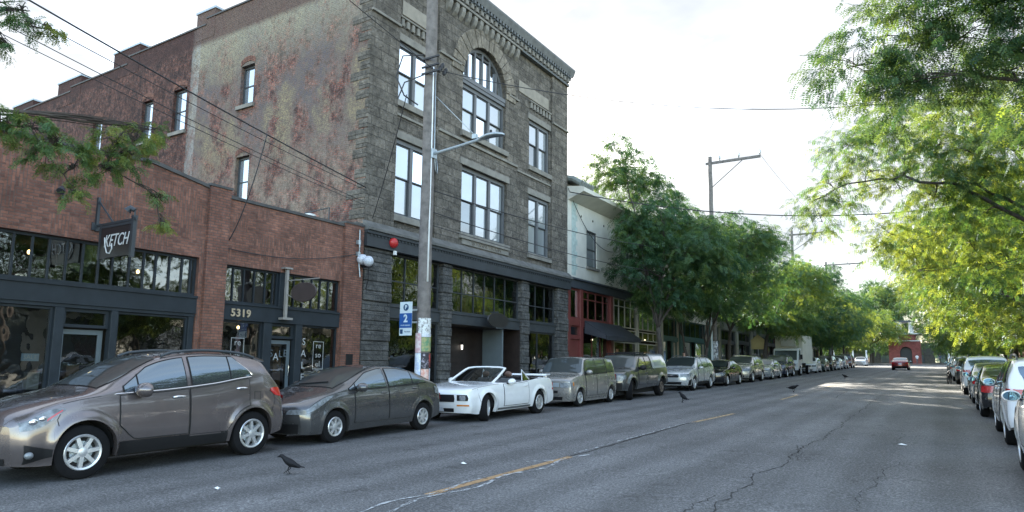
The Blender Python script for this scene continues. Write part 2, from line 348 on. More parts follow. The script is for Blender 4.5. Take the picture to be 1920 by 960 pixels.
def wall(mb, P, u0, u1, v0, v1, holes, depth, mi_reveal=None):
    """front skin of a wall with openings (u0,u1,v0,v1) cut out and their reveals; P(u, v, out)"""
    us = sorted(set([u0, u1] + [h[i] for h in holes for i in (0, 1) if u0 < h[i] < u1])); vs_ = sorted(set([v0, v1] + [h[i] for h in holes for i in (2, 3) if v0 < h[i] < v1]))
    for a, b in zip(us, us[1:]):
        for c, d in zip(vs_, vs_[1:]):
            m = ((a + b) / 2, (c + d) / 2)
            if any(h[0] < m[0] < h[1] and h[2] < m[1] < h[3] for h in holes): continue
            mb.quad(P(a, c, 0), P(b, c, 0), P(b, d, 0), P(a, d, 0))
    for h in holes:
        a, b, c, d = h[:4]
        for (p, q) in (((a, c), (a, d)), ((a, d), (b, d)), ((b, d), (b, c)), ((b, c), (a, c))):
            if len(h) > 4 and h[4] == 'arch' and p[1] == d and q[1] == d: continue
            mb.quad(P(*p, 0), P(*q, 0), P(*q, -depth), P(*p, -depth))
def PX(x): return lambda u, v, w: (x + w, u, v)           # wall facing the street
def PXR(x): return lambda u, v, w: (x - w, u, v)          # wall facing the street from the other side
def PY(y): return lambda u, v, w: (u, y - w, v)           # wall facing the camera
def pbox(mb, P, u0, u1, v0, v1, w0, w1):
    a = [P(u, v, w) for w in (w0, w1) for v in (v0, v1) for u in (u0, u1)]
    return mb.add(a, [(0, 2, 3, 1), (4, 5, 7, 6), (0, 1, 5, 4), (2, 6, 7, 3), (0, 4, 6, 2), (1, 3, 7, 5)])
def window(P, u0, u1, v0, v1, w, parent, fm, pm, cols=(), rows=(), fr=.07, mul=.045, proud=.05, name='window', sash=None, sill=None, sillm=None):
    """a window in an opening: frame + mullions, a pane and a sill; w = depth of the pane behind the wall face"""
    mb = MB()
    for (a, b, c, d) in ((u0, u0 + fr, v0, v1), (u1 - fr, u1, v0, v1), (u0 + fr, u1 - fr, v0, v0 + fr), (u0 + fr, u1 - fr, v1 - fr, v1)): pbox(mb, P, a, b, c, d, -w - .02, -w + proud)
    cols = sorted(cols); rows = sorted(rows)
    for c in cols: pbox(mb, P, c - mul / 2, c + mul / 2, v0 + fr, v1 - fr, -w - .018, -w + proud * .8)
    edges = [u0 + fr] + list(cols) + [u1 - fr]
    for r_w in rows:
        for a, b in zip(edges, edges[1:]):
            pbox(mb, P, a + (mul / 2 if a in cols else 0), b - (mul / 2 if b in cols else 0), r_w - mul / 2, r_w + mul / 2, -w - .016, -w + proud * .6)
    o = mb.build(name, fm, parent)
    g = MB(); g.quad(P(u0 + .01, v0 + .01, -w), P(u1 - .01, v0 + .01, -w), P(u1 - .01, v1 - .01, -w), P(u0 + .01, v1 - .01, -w)); g.build('pane', pm, o)
    if sill:
        k = MB(); pbox(k, P, u0 - sill, u1 + sill, v0 - .16, v0 - .003, -w - .02, .10); k.build('sill', sillm, o)
    return o
# ------------------------------------------------------------------ ground
def road_mat():
    m, t, b = nodes('asphalt'); c = N(t, 'ShaderNodeTexCoord'); ob = c.outputs['Object']
    st = N(t, 'ShaderNodeMapping'); st.inputs['Scale'].default_value = (1, .12, 1); t.links.new(ob, st.inputs[0])
    big = ramp(t, [(.3, .80), (.7, 1.2)]); t.links.new(noise(t, .35, 6, .6, ob), big.inputs[0])
    trk = ramp(t, [(.3, .82), (.7, 1.15)]); t.links.new(noise(t, .9, 5, .6, st.outputs[0]), trk.inputs[0])
    sp = ramp(t, [(.32, .25), (.5, 1.), (.66, 2.9)]); t.links.new(noise(t, 34, 4, .85, ob), sp.inputs[0])
    sp2 = ramp(t, [(.66, 1.), (.74, 2.4)]); t.links.new(noise(t, 95, 2, .7, ob), sp2.inputs[0])
    col = mixc(t, 1., (.112, .112, .112), big.outputs[0], 'MULTIPLY'); col = mixc(t, 1., col, trk.outputs[0], 'MULTIPLY'); col = mixc(t, .8, col, sp.outputs[0], 'MULTIPLY'); col = mixc(t, .7, col, sp2.outputs[0], 'MULTIPLY')
    wv = N(t, 'ShaderNodeTexWave', Scale=.30, Distortion=1.2, Detail=2); wv.wave_type = 'BANDS'; wv.bands_direction = 'X'; t.links.new(ob, wv.inputs['Vector'])
    rw = ramp(t, [(.2, .90), (.8, 1.10)]); t.links.new(wv.outputs['Color'], rw.inputs[0]); col = mixc(t, 1., col, rw.outputs[0], 'MULTIPLY')
    vo = N(t, 'ShaderNodeTexVoronoi', Scale=.16); t.links.new(st.outputs[0], vo.inputs['Vector']); rv_ = ramp(t, [(.1, .86), (.9, 1.12)]); t.links.new(vo.outputs['Color'], rv_.inputs[0]); col = mixc(t, .8, col, rv_.outputs[0], 'MULTIPLY')
    sps = ramp(t, [(.62, 0.), (.70, .7)]); t.links.new(noise(t, 2.6, 3, .5, ob), sps.inputs[0]); col = mixc(t, sps.outputs[0], col, mixc(t, 1., col, (.62, .62, .62), 'MULTIPLY'))
    # oil-darkened parking lanes
    s = N(t, 'ShaderNodeSeparateXYZ'); t.links.new(ob, s.inputs[0])
    pr = ramp(t, [(0., 0.), (.45, 1.), (1., 1.)]); g = N(t, 'ShaderNodeMapRange'); g.inputs[1].default_value = -9.6; g.inputs[2].default_value = -11.4; t.links.new(s.outputs[0], g.inputs[0]); t.links.new(g.outputs[0], pr.inputs[0])
    oil = ramp(t, [(.4, 0.), (.65, .55)]); t.links.new(noise(t, .8, 6, .7, ob), oil.inputs[0])
    q = N(t, 'ShaderNodeMath', operation='MULTIPLY'); t.links.new(pr.outputs[0], q.inputs[0]); t.links.new(oil.outputs[0], q.inputs[1])
    col = mixc(t, q.outputs[0], col, (.02, .02, .021)); t.links.new(col, b.inputs['Base Color'])
    b.inputs['Roughness'].default_value = .78; b.inputs['Specular IOR Level'].default_value = .35
    bump(t, b, noise(t, 60, 4, .7, ob), .55, .012)
    return m
m_road = road_mat()
m_walk = brick_mat('pavement_concrete', (.20, .20, .195), (.23, .225, .22), (.10, .10, .10), 1.5, 1.5, .015, None, .2)
m_kerb = M('kerb_stone', (.20, .20, .195), .85, var=.2, bmp=.3)
m_earth = M('earth_ground', (.09, .085, .07), .95, var=.3)
def strip(mb, x0, x1, ys, dz, nx=1):
    for a, b in zip(ys, ys[1:]): mb.quad((x0, a, gz(a) + dz), (x1, a, gz(a) + dz), (x1, b, gz(b) + dz), (x0, b, gz(b) + dz))
YS = [-40, 0, 40, 80, 150, 1500]
mb = MB(); strip(mb, -1500, 1500, [-400] + YS, -.06); tag(mb.build('ground', m_earth), kind='structure')
mb = MB(); strip(mb, -12.35, 2.75, [-40, 0, 40, 80, 120], 0); strip(mb, -90, 90, [120, 140], 0); road = tag(mb.build('road', m_road), kind='structure')
def walkway(name, x0, x1, xe, ya, yb):
    mb = MB(); ys = [ya, 0, 40, 80, yb]; strip(mb, x0, x1, ys, .13); tag(mb.build(name, m_walk), kind='structure')
    kb = MB(); a, b = (xe, xe + .16) if xe < -5 else (xe - .16, xe)
    for p, q in zip(ys, ys[1:]):
        kb.quad((a, p, gz(p) + .134), (b, p, gz(p) + .134), (b, q, gz(q) + .134), (a, q, gz(q) + .134))
        e = b if xe < -5 else a
        kb.quad((e, p, gz(p) - .01), (e, q, gz(q) - .01), (e, q, gz(q) + .134), (e, p, gz(p) + .134))
    tag(kb.build('kerb', m_kerb), kind='structure')
walkway('pavement', -17.2, -12.51, -12.51, -40, 119)
walkway('pavement', 2.91, 7.5, 2.91, -40, 119)
mb = MB(); strip(mb, -90, 90, [140, 149], .12); tag(mb.build('pavement', m_walk), kind='structure')
def worn_mat(name, col, keep, sc):
    m, t, b = nodes(name); o = t.nodes['Material Output']; b.inputs['Base Color'].default_value = (*col, 1); b.inputs['Roughness'].default_value = .8
    tr = N(t, 'ShaderNodeBsdfTransparent'); ms = N(t, 'ShaderNodeMixShader')
    r = ramp(t, [(keep - .08, 0.), (keep + .08, 1.)]); t.links.new(noise(t, sc, 8, .75), r.inputs[0])
    t.links.new(r.outputs[0], ms.inputs[0]); t.links.new(tr.outputs[0], ms.inputs[1]); t.links.new(b.outputs[0], ms.inputs[2]); t.links.new(ms.outputs[0], o.inputs[0])
    return m
m_yline = worn_mat('worn_yellow_paint', (.36, .225, .11), .40, 9)
m_yline2 = worn_mat('faded_yellow_paint', (.40, .28, .15), .43, 8)
m_chalk = worn_mat('white_spray_paint', (.44, .45, .45), .49, 7)
m_crack = worn_mat('road_crack_tar', (.022, .022, .023), .42, 5)
rng = random.Random(4)
def ribbon(pts, w, z, name, mat, jag=0.):
    mb = MB(); pts = [Vector((p[0], p[1], 0)) for p in pts]; rows = []
    for i, p in enumerate(pts):
        d = (pts[min(i + 1, len(pts) - 1)] - pts[max(i - 1, 0)]).normalized(); n = Vector((-d.y, d.x, 0)); ww = w * (1 + jag * rng.uniform(-1, 1)) / 2
        rows.append([(*(p + n * ww).xy, gz(p.y) + z), (*(p - n * ww).xy, gz(p.y) + z)])
    mb.grid(rows); o = mb.build(name, mat, road, fix=False); o['kind'] = 'structure'; return o
def lerp_pts(a, b, n, j=0.): return [(a[0] + (b[0] - a[0]) * i / n + rng.uniform(-j, j), a[1] + (b[1] - a[1]) * i / n) for i in range(n + 1)]
ribbon(lerp_pts((-5.42, 6.75), (-5.38, 10.5), 10), .13, .004, 'lane_marking', m_yline)
ribbon(lerp_pts((-5.45, 17.4), (-5.24, 20.6), 10), .12, .004, 'lane_marking', m_yline2)
ribbon(lerp_pts((-5.33, 28.0), (-5.33, 31.5), 8), .12, .004, 'lane_marking', m_yline2)
ribbon(lerp_pts((-5.33, 40.5), (-5.33, 43.5), 8), .12, .004, 'lane_marking', m_yline2)
ribbon(lerp_pts((-5.40, 10.6), (-5.48, 17.2), 22, .025), .07, .004, 'road_crack', m_crack, .5)
def wobble_line(a, b, n, amp, per):
    return [(a[0] + (b[0] - a[0]) * i / n + amp * math.sin(i * per), a[1] + (b[1] - a[1]) * i / n) for i in range(n + 1)]
ribbon(wobble_line((-5.25, 5.2), (-5.27, 10.9), 60, .085, .33), .05, .008, 'spray_mark', m_chalk, .6)
ribbon(wobble_line((-5.47, 5.0), (-5.45, 8.0), 30, .07, .4), .045, .008, 'spray_mark', m_chalk, .6)
ribbon(lerp_pts((-5.75, 9.6), (-5.45, 9.95), 6, .04), .06, .008, 'spray_mark', m_chalk, .8)
ribbon(lerp_pts((-5.5, 10.9), (-5.55, 17.0), 40, .03), .03, .008, 'spray_mark', m_chalk, .8)
def crack(a, b, n, amp, w):
    x = 0; out = []
    for i in range(n + 1):
        x = x * .85 + rng.uniform(-amp, amp); out.append((a[0] + (b[0] - a[0]) * i / n + x, a[1] + (b[1] - a[1]) * i / n))
    ribbon(out, w, .004, 'road_crack', m_crack, .7)
crack((-2.3, 5.6), (-2.22, 22.0), 150, .045, .020)
crack((-2.42, 8.6), (-2.62, 6.5), 24, .06, .014)
crack((-2.0, 12.0), (-2.35, 14.2), 24, .06, .012)
crack((-2.15, 23), (-2.3, 34), 70, .05, .02)
crack((-.9, 8.6), (-.75, 12.8), 40, .05, .010)
crack((-.85, 15.2), (-.8, 17.4), 20, .05, .010)
crack((-3.7, 30), (-3.9, 38), 50, .05, .025)
ribbon([(-10.0, 21.7), (-6, 21.95), (-2, 21.8), (1.2, 21.65)], .055, .006, 'road_seam', M('road_seam_grey', (.13, .13, .135), .8, var=.3, vs=3))
# ------------------------------------------------------------------ shared building materials
XF = -16.5
m_brickshop = brick_mat('shop_brick', (.238, .108, .074), (.128, .062, .047), (.12, .082, .068), .215, .070, .010, None, .4, soldier=True)
m_brickpier = brick_mat('pier_brick', (.225, .104, .072), (.148, .068, .051), (.10, .072, .062), .22, .075, .011, None, .5)
m_party = brick_mat('party_wall_brick', (.225, .082, .056), (.125, .052, .045), (.14, .115, .10), .22, .075, .013, old_paint, .9)
m_stone = stone_mat('rough_stone', (.180, .160, .134), (.118, .106, .090), (.070, .063, .055))
m_stone2 = stone_mat('rough_stone_arch', (.235, .205, .165), (.19, .165, .13), (.10, .09, .08), .42, .9, .012, .6)
m_smooth = M('dressed_stone', (.19, .178, .155), .85, var=.25, vs=2.5, bmp=.35, bs=14)
m_panel = M('pale_stone_panel', (.25, .225, .185), .85, var=.18, vs=3, bmp=.15, bs=20)
m_stonedk = stone_mat('dark_painted_stone', (.120, .118, .112), (.086, .086, .083), (.060, .064, .066), .9, .34, .012, 1.0)
m_iron = M('shopfront_iron', (.036, .041, .045), .55, var=.2, vs=2, bmp=.06, spec=.3)
m_coping = M('dark_coping', (.06, .058, .056), .7, var=.3, vs=3)
m_roof = M('roof_felt', (.06, .06, .06), .95, var=.3)
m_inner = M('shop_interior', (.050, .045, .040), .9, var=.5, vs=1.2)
m_goods = M('shop_goods_wood', (.26, .15, .075), .7, var=.5, vs=3)
m_goods2 = M('shop_goods_pale', (.42, .41, .38), .7, var=.4, vs=2)
m_letter = M('sign_white', (.62, .64, .64), .5, var=.05); m_etch = M('window_lettering_grey', (.36, .38, .38), .6, var=.1)
m_gold = M('number_tan', (.36, .29, .20), .5, var=.1)
m_signblack = M('sign_black', (.016, .015, .017), .4, var=.1)
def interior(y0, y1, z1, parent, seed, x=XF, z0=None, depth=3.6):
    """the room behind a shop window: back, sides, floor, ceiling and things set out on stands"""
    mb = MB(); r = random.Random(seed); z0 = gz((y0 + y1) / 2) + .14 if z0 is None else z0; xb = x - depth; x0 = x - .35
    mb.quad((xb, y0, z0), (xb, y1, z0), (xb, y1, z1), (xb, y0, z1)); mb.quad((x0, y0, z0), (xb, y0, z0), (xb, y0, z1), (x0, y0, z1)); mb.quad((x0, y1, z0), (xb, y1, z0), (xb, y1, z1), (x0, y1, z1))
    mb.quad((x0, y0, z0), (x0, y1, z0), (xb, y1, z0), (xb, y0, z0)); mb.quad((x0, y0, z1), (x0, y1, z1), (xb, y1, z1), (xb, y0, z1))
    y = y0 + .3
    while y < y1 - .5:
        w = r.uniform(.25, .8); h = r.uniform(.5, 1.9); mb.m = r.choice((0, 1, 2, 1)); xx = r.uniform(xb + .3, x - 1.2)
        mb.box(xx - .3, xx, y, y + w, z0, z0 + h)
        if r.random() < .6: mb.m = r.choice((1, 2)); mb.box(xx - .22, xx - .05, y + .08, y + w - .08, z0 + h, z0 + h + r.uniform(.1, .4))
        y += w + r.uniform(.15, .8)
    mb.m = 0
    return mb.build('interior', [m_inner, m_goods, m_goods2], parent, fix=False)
def shop_post(P, u0, u1, v0, v1, w0, w1, parent, name='post', mat=None):
    mb = MB(); pbox(mb, P, u0, u1, v0, v1, w0, w1); return mb.build(name, mat or m_darktrim, parent, bevel=.008)
def door(P, u0, u1, v0, v1, w, parent, fm, pm, fr=.11, hand=1):
    mb = MB()
    for (a, b, c, d) in ((u0, u0 + fr, v0, v1), (u1 - fr, u1, v0, v1), (u0 + fr, u1 - fr, v0, v0 + .28), (u0 + fr, u1 - fr, v1 - fr, v1)): pbox(mb, P, a, b, c, d, -w - .04, -w)
    o = mb.build('door', fm, parent)
    g = MB(); g.quad(P(u0 + fr, v0 + .28, -w - .02), P(u1 - fr, v0 + .28, -w - .02), P(u1 - fr, v1 - fr, -w - .02), P(u0 + fr, v1 - fr, -w - .02)); g.build('pane', pm, o)
    h = MB(); hu = u1 - fr / 2 if hand > 0 else u0 + fr / 2; h.tube([P(hu, v0 + .9, .0 - w), P(hu, v0 + .92, .05 - w), P(hu, v0 + 1.25, .05 - w), P(hu, v0 + 1.27, .0 - w)], .012, 6); h.build('handle', m_chrome, o)
    return o
# ------------------------------------------------------------------ brick shop with the black hanging sign
P = PX(XF)
ks = thing('brick_shop', 'low dark red brick shop with a long dark shopfront behind a hanging black sign', 'shop building', (-18, 3, 0))
mb = MB(); KY0, KY1 = -7.0, 10.85
wall(mb, P, KY0, KY1, -.4, 6.0, [(KY0 + .5, 10.72, -.4, 4.47)], .35)
mb.poly([P(KY0, 6.0, 0), P(KY1, 6.0, 0), P(KY1, 6.38, 0), P(9.2, 6.66, 0), P(7.6, 6.50, 0), P(KY0, 6.42, 0)])
top = [(KY0, 6.42), (7.6, 6.50), (9.2, 6.66), (KY1, 6.38)]
mb.quad(P(KY0, -.4, 0), P(KY0, -.4, -18), P(KY0, 6.0, -18), P(KY0, 6.0, 0))
for a, b in zip(top, top[1:]): mb.quad(P(a[0], 5.6, -.35), P(b[0], 5.6, -.35), P(b[0], b[1], -.35), P(a[0], a[1], -.35))
mb.build('wall', m_brickshop, ks)
mb = MB()
for a, b in zip(top, top[1:]): mb.prism([P(a[0], a[1], .05), P(a[0], a[1] + .09, .05), P(a[0], a[1] + .09, -.42), P(a[0], a[1], -.42)], Vector((0, b[0] - a[0], b[1] - a[1])))
mb.build('coping', m_coping, ks)
mb = MB(); mb.quad((XF - .3, KY0, 5.7), (XF - .3, 16.6, 5.7), (XF - 18, 16.6, 5.7), (XF - 18, KY0, 5.7)); mb.build('roof', m_roof, ks, fix=False)
mb = MB(); pbox(mb, P, KY0 + .5, 10.715, 2.98, 3.37, -.22, .02); pbox(mb, P, KY0 + .5, 10.715, 3.375, 3.44, -.18, .06); pbox(mb, P, KY0 + .5, 10.715, 2.90, 2.975, -.20, -.02); mb.build('beam', m_darktrim, ks)
mulls = [6.49 - .335 * i for i in range(1, 38)] + [6.49, 6.85, 7.19, 7.55, 7.90, 8.25, 8.57, 8.97, 9.32, 9.63, 9.99, 10.33, 10.57]
mulls = [m for m in mulls if KY0 + .6 < m]
window(P, KY0 + .51, 10.71, 3.445, 4.46, .16, ks, m_darktrim, m_shopglass2, cols=mulls, fr=.06, mul=.04, name='transom_window')
shop_post(P, 7.37, 7.57, .1, 2.895, -.2, 0, ks); shop_post(P, 8.585, 8.745, .1, 2.895, -.2, 0, ks); shop_post(P, 10.56, 10.71, .1, 2.895, -.2, -.04, ks)
window(P, 2.6, 7.365, .75, 2.89, .14, ks, m_darktrim, m_shopglass, fr=.05, name='shop_window'); window(P, 8.75, 10.555, .75, 2.89, .14, ks, m_darktrim, m_shopglass, fr=.05, name='shop_window')
window(P, 7.575, 8.58, 2.47, 2.89, .16, ks, m_darktrim, m_shopglass, fr=.07, name='overlight')
door(P, 7.60, 8.56, .29, 2.43, .28, ks, m_doorgrey, m_shopglass)
mb = MB(); pbox(mb, P, 2.6, 7.365, .1, .745, -.2, -.03); pbox(mb, P, 8.75, 10.555, .1, .745, -.2, -.03); pbox(mb, P, KY0 + .5, 2.59, .1, 2.89, -.2, -.03); mb.build('stall_riser', m_darktrim, ks)
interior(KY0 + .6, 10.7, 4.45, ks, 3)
mb = MB()
for (y, z) in ((8.35, 4.18), (10.0, 4.1), (7.4, 4.25)): mb.ell((XF - 1.6, y, z), (.045, .045, .055), 8, 6)
mb.build('pendant_bulb', m_bulb, ks)
mb = MB(); mb.box(XF - .5, XF - .45, 7.5, 8.25, 3.75, 4.40); mb.build('window_blind', m_signblack, ks)
m_card = M('sale_card_blue', (.35, .48, .60), .5, var=0)
mb = MB(); mb.box(-16.70, -16.69, 6.88, 7.22, 1.70, 1.86); sc_ = mb.build('sale_card', m_card, ks); text('lettering', 'SALE', .13, m_letter, (-16.688, 7.05, 1.78), FACE_X, sc_, .002)
# ------------------------------------------------------------------ second brick shop
rs = thing('brick_shop', 'narrow red brick shop numbered 5319 between two brick piers', 'shop building', (-18, 13.7, 0))
mb = MB(); wall(mb, P, 11.48, 15.80, -.4, 6.23, [(11.5, 15.76, -.4, 4.40)], .35)
mb.quad(P(11.48, 5.6, -.35), P(15.8, 5.6, -.35), P(15.8, 6.23, -.35), P(11.48, 6.23, -.35)); mb.build('wall', m_brickshop, rs)
for (a, b, zt) in ((10.852, 11.478, 6.44), (15.802, 16.64, 6.34)):
    mb = MB(); pbox(mb, P, a, b, -.4, zt, -.36, .10); o = mb.build('pier', m_brickpier, rs)
    mb = MB(); pbox(mb, P, a - .03, b + .03, zt + .003, zt + .07, -.40, .13); mb.build('cap', m_coping, o)
mb = MB(); pbox(mb, P, 11.50, 15.78, 6.235, 6.32, -.42, .05); mb.build('coping', m_coping, rs)
mb = MB(); pbox(mb, P, 11.505, 15.755, 2.89, 3.31, -.22, .02); pbox(mb, P, 11.505, 15.755, 3.315, 3.37, -.18, .06); mb.build('beam', m_darktrim, rs)
window(P, 11.505, 13.36, 3.375, 4.39, .16, rs, m_darktrim, m_shopglass2, cols=[11.86, 12.21, 12.56, 12.93, 13.20], fr=.05, mul=.035, name='transom_window')
window(P, 13.71, 15.755, 3.375, 4.39, .16, rs, m_darktrim, m_shopglass2, cols=[13.98, 14.33, 14.68, 15.02, 15.36], fr=.05, mul=.035, name='transom_window')
shop_post(P, 13.365, 13.705, 3.375, 4.39, -.2, -.02, rs)
shop_post(P, 12.88, 13.165, .1, 2.885, -.2, 0, rs); shop_post(P, 14.035, 14.285, .1, 2.885, -.2, 0, rs)
window(P, 11.505, 12.875, .7, 2.88, .14, rs, m_darktrim, m_shopglass, fr=.05, name='shop_window'); window(P, 14.29, 15.755, .7, 2.88, .14, rs, m_darktrim, m_shopglass, fr=.05, name='shop_window')
window(P, 13.17, 14.03, 2.44, 2.88, .16, rs, m_darktrim, m_shopglass, fr=.08, name='overlight')
door(P, 13.18, 14.02, .4, 2.40, .22, rs, m_doorgrey, m_shopglass)
mb = MB(); pbox(mb, P, 11.505, 12.875, .1, .695, -.2, -.03); pbox(mb, P, 14.29, 15.755, .1, .695, -.2, -.03); mb.build('stall_riser', m_darktrim, rs)
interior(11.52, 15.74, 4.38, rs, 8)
mb = MB()
for (y, z, x) in ((12.75, 2.75, 1.0), (14.5, 4.15, 1.3), (14.45, 3.55, 1.3), (15.3, 4.2, 1.6)): mb.ell((XF - x, y, z), (.04, .04, .05), 8, 6)
mb.build('pendant_bulb', m_bulb, rs)
for i, ch in enumerate('5319'): text('house_number', ch, .29, m_gold, (XF + .05, 11.80 + .165 * i, 3.08), FACE_X, rs, .012, bold=.008)
def glass_logo(y, z, w, h):
    x = XF - .12; mb = MB()
    for (a, b, c, d) in ((y - w / 2, y - w / 2 + .014, z - h / 2, z + h / 2), (y + w / 2 - .014, y + w / 2, z - h / 2, z + h / 2), (y - w / 2 + .014, y + w / 2 - .014, z - h / 2, z - h / 2 + .014), (y - w / 2 + .014, y + w / 2 - .014, z + h / 2 - .014, z + h / 2)): mb.box(x, x + .004, a, b, c, d)
    o = mb.build('window_lettering', m_etch, rs)
    for i, s in enumerate(('re', 'so', 'ul')): text('lettering', s, .25, m_etch, (x + .003, y, z + h / 3 - i * h / 3 + .01), FACE_X, o, .002, bold=-.002)
glass_logo(12.12, 1.98, .42, .86); glass_logo(15.05, 1.98, .42, .86)
for i, (ch, dz) in enumerate(zip('SALE', (.05, -.05, .04, .06))): text('window_lettering', ch, .30, m_etch if i == 1 else m_doorgrey, (XF - .235, 13.36 + .17 * i, 1.95 + dz), FACE_X, rs, .002)
for i, ch in enumerate('SALE'): text('window_lettering', ch, .30, m_etch, (XF - .13, 14.47, 2.38 - .36 * i), FACE_X, rs, .002)
mb = MB(); mb.box(XF + .101, XF + .13, 16.02, 16.32, 1.5, 2.05); mb.build('notice_box', m_black, rs, bevel=.01)
# ------------------------------------------------------------------ stone building
sb = thing('stone_building', 'tall grey brown stone building with an arched top window and carved cornice', 'building', (-22, 24, 0))
SY0, SY1 = 16.7, 31.75
mb = MB(); F2 = [(18.30, 20.30, 7.15, 10.05), (22.25, 25.75, 7.15, 10.05), (27.90, 29.95, 7.15, 10.05)]
F3 = [(18.30, 20.30, 11.50, 13.85), (27.90, 29.95, 11.50, 13.85)]
ARC_C, ARC_R, ARC_Z = 23.88, 1.68, 14.02
AH = (ARC_C - ARC_R, ARC_C + ARC_R, 11.5, ARC_Z + ARC_R, 'arch')
BAYS = ((18.2, 20.55), (26.65, 30.05))                     # side bays lie 10 cm behind the piers and the centre bay
wall(mb, P, SY0, 18.2, 6.55, 17.0, [], .3); wall(mb, P, 20.55, 26.65, 6.55, 17.0, [F2[1], AH], .32); wall(mb, P, 30.05, SY1, 6.55, 17.0, [], .3)
PB = PX(XF - .12)
for (a, b), hs in zip(BAYS, ([F2[0], F3[0]], [F2[2], F3[1]])):
    wall(mb, PB, a, b, 6.55, 17.0, hs, .25)
    for e in (a, b): mb.quad(P(e, 6.55, 0), P(e, 17, 0), P(e, 17, -.12), P(e, 6.55, -.12))
NA = 28                                                     # spandrels and soffit of the arch
ap = [(ARC_C - ARC_R * math.cos(math.pi * i / NA), ARC_Z + ARC_R * math.sin(math.pi * i / NA)) for i in range(NA + 1)]
for (a, c), (b, d) in zip(ap, ap[1:]):
    mb.quad(P(a, c, 0), P(b, d, 0), P(b, ARC_Z + ARC_R, 0), P(a, ARC_Z + ARC_R, 0)); mb.quad(P(a, c, 0), P(b, d, 0), P(b, d, -.32), P(a, c, -.32))
mb.quad((XF, SY1, 0), (XF - 28, SY1, 0), (XF - 28, SY1, 16), (XF, SY1, 17.0)); mb.quad((XF - 31.5, SY0, 0), (XF - 31.5, SY1, 0), (XF - 31.5, SY1, 15.5), (XF - 31.5, SY0, 15.5)); mb.quad((XF - 28, SY1, 0), (XF - 31.5, SY1, 0), (XF - 31.5, SY1, 15.5), (XF - 28, SY1, 16))
mb.build('facade', m_stone, sb)
mb = MB()                                                   # ring of voussoirs, each its own wedge, 5 cm proud
for i in range(19):
    t0, t1 = math.pi * (i + .03) / 19, math.pi * (i + .97) / 19; ro = ARC_R + (.80 if i != 9 else .95); ri = ARC_R + .004
    q = [P(ARC_C - r * math.cos(t), ARC_Z + r * math.sin(t), .001) for r, t in ((ri, t0), (ri, t1), (ro, t1), (ro, t0))]
    mb.prism(q, (.055 + .02 * (i % 3), 0, 0))
mb.build('arch_ring', m_stone2, sb, bevel=.012)
# party wall with stepped parapet
PS = PY(SY0); mb = MB()
SW = [(-23.75, -22.9, 12.1, 13.80), (-28.5, -27.5, 11.8, 13.78), (-31.0, -30.1, 11.8, 13.75), (-35.4, -34.5, 11.8, 13.65), (-23.75, -22.9, 7.9, 9.95)]
steps = [(-26.4, XF - .02, 16.62), (-32.6, -26.4, 16.34), (-38.0, -32.6, 15.98), (-43.2, -38.0, 15.74), (-48, -43.2, 15.5)]
wall(mb, PS, -48, XF - .02, -.4, 15.2, SW, .3)
for a, b, z in steps: mb.quad(PS(a, 15.2, 0), PS(b, 15.2, 0), PS(b, z, 0), PS(a, z, 0))
pw = mb.build('party_wall', m_party, sb)
mb = MB()
for a, b, z in steps: pbox(mb, PS, a + .005, b - .005, z, z + .07, -.4, .05)
mb.build('coping', m_coping, pw)
for (a, b, z0, z1) in ((-27.1, -25.8, 16.62, 16.98), (-33.9, -31.6, 16.345, 16.78), (-39.4, -37.0, 15.985, 16.42), (-44.6, -42.2, 15.745, 16.15)):
    mb = MB(); pbox(mb, PS, a, b, z0 - .9, z1, -1.15, .012); ch = mb.build('chimney', m_party, pw); mb = MB(); pbox(mb, PS, a - .05, b + .05, z1 + .002, z1 + .09, -1.2, .06); mb.build('cap', m_steel, ch)
m_cream = M('chimney_cream', (.45, .44, .40), .8)
for (a, b, z0, z1) in SW:
    window(PS, a, b, z0, z1 - .02, .20, pw, m_sash, m_pane_side, rows=[z0 + (z1 - z0) * .5], fr=.07, sill=.12, sillm=m_smooth)
    mb = MB(); n = 9; k = (b - a) / 2 + .08                      # segmental brick arch over each window
    for i in range(n):
        t0, t1 = -.9 + 1.8 * i / n + .02, -.9 + 1.8 * (i + 1) / n - .02
        mb.prism([PS((a + b) / 2 + k * t, z1 - .02 + .18 * (1 - t * t) + d, .001) for t, d in ((t0, 0), (t1, 0), (t1, .22), (t0, .22))], (0, -.02, 0))
    mb.build('window_arch', m_brickpier, pw)
mb = MB(); zq = 6.7; i = 0
while zq < 16.3:                                             # toothed quoins turning the corner
    w = (.38 if i % 2 else .72) + .22 * math.sin(i * 7.3); pbox(mb, PS, XF - w, XF - .002, zq, zq + .33, -.3, .024); zq += .36; i += 1
pbox(mb, PS, XF - .9, XF + .004, -.3, 6.5, -.3, .018)
mb.build('quoins', m_stone, sb, bevel=.02)
mb = MB(); mb.box(XF - 31.5, XF - .2, SY0 + .3, SY1 - .02, 15.3, 15.4); mb.build('roof', m_roof, sb)
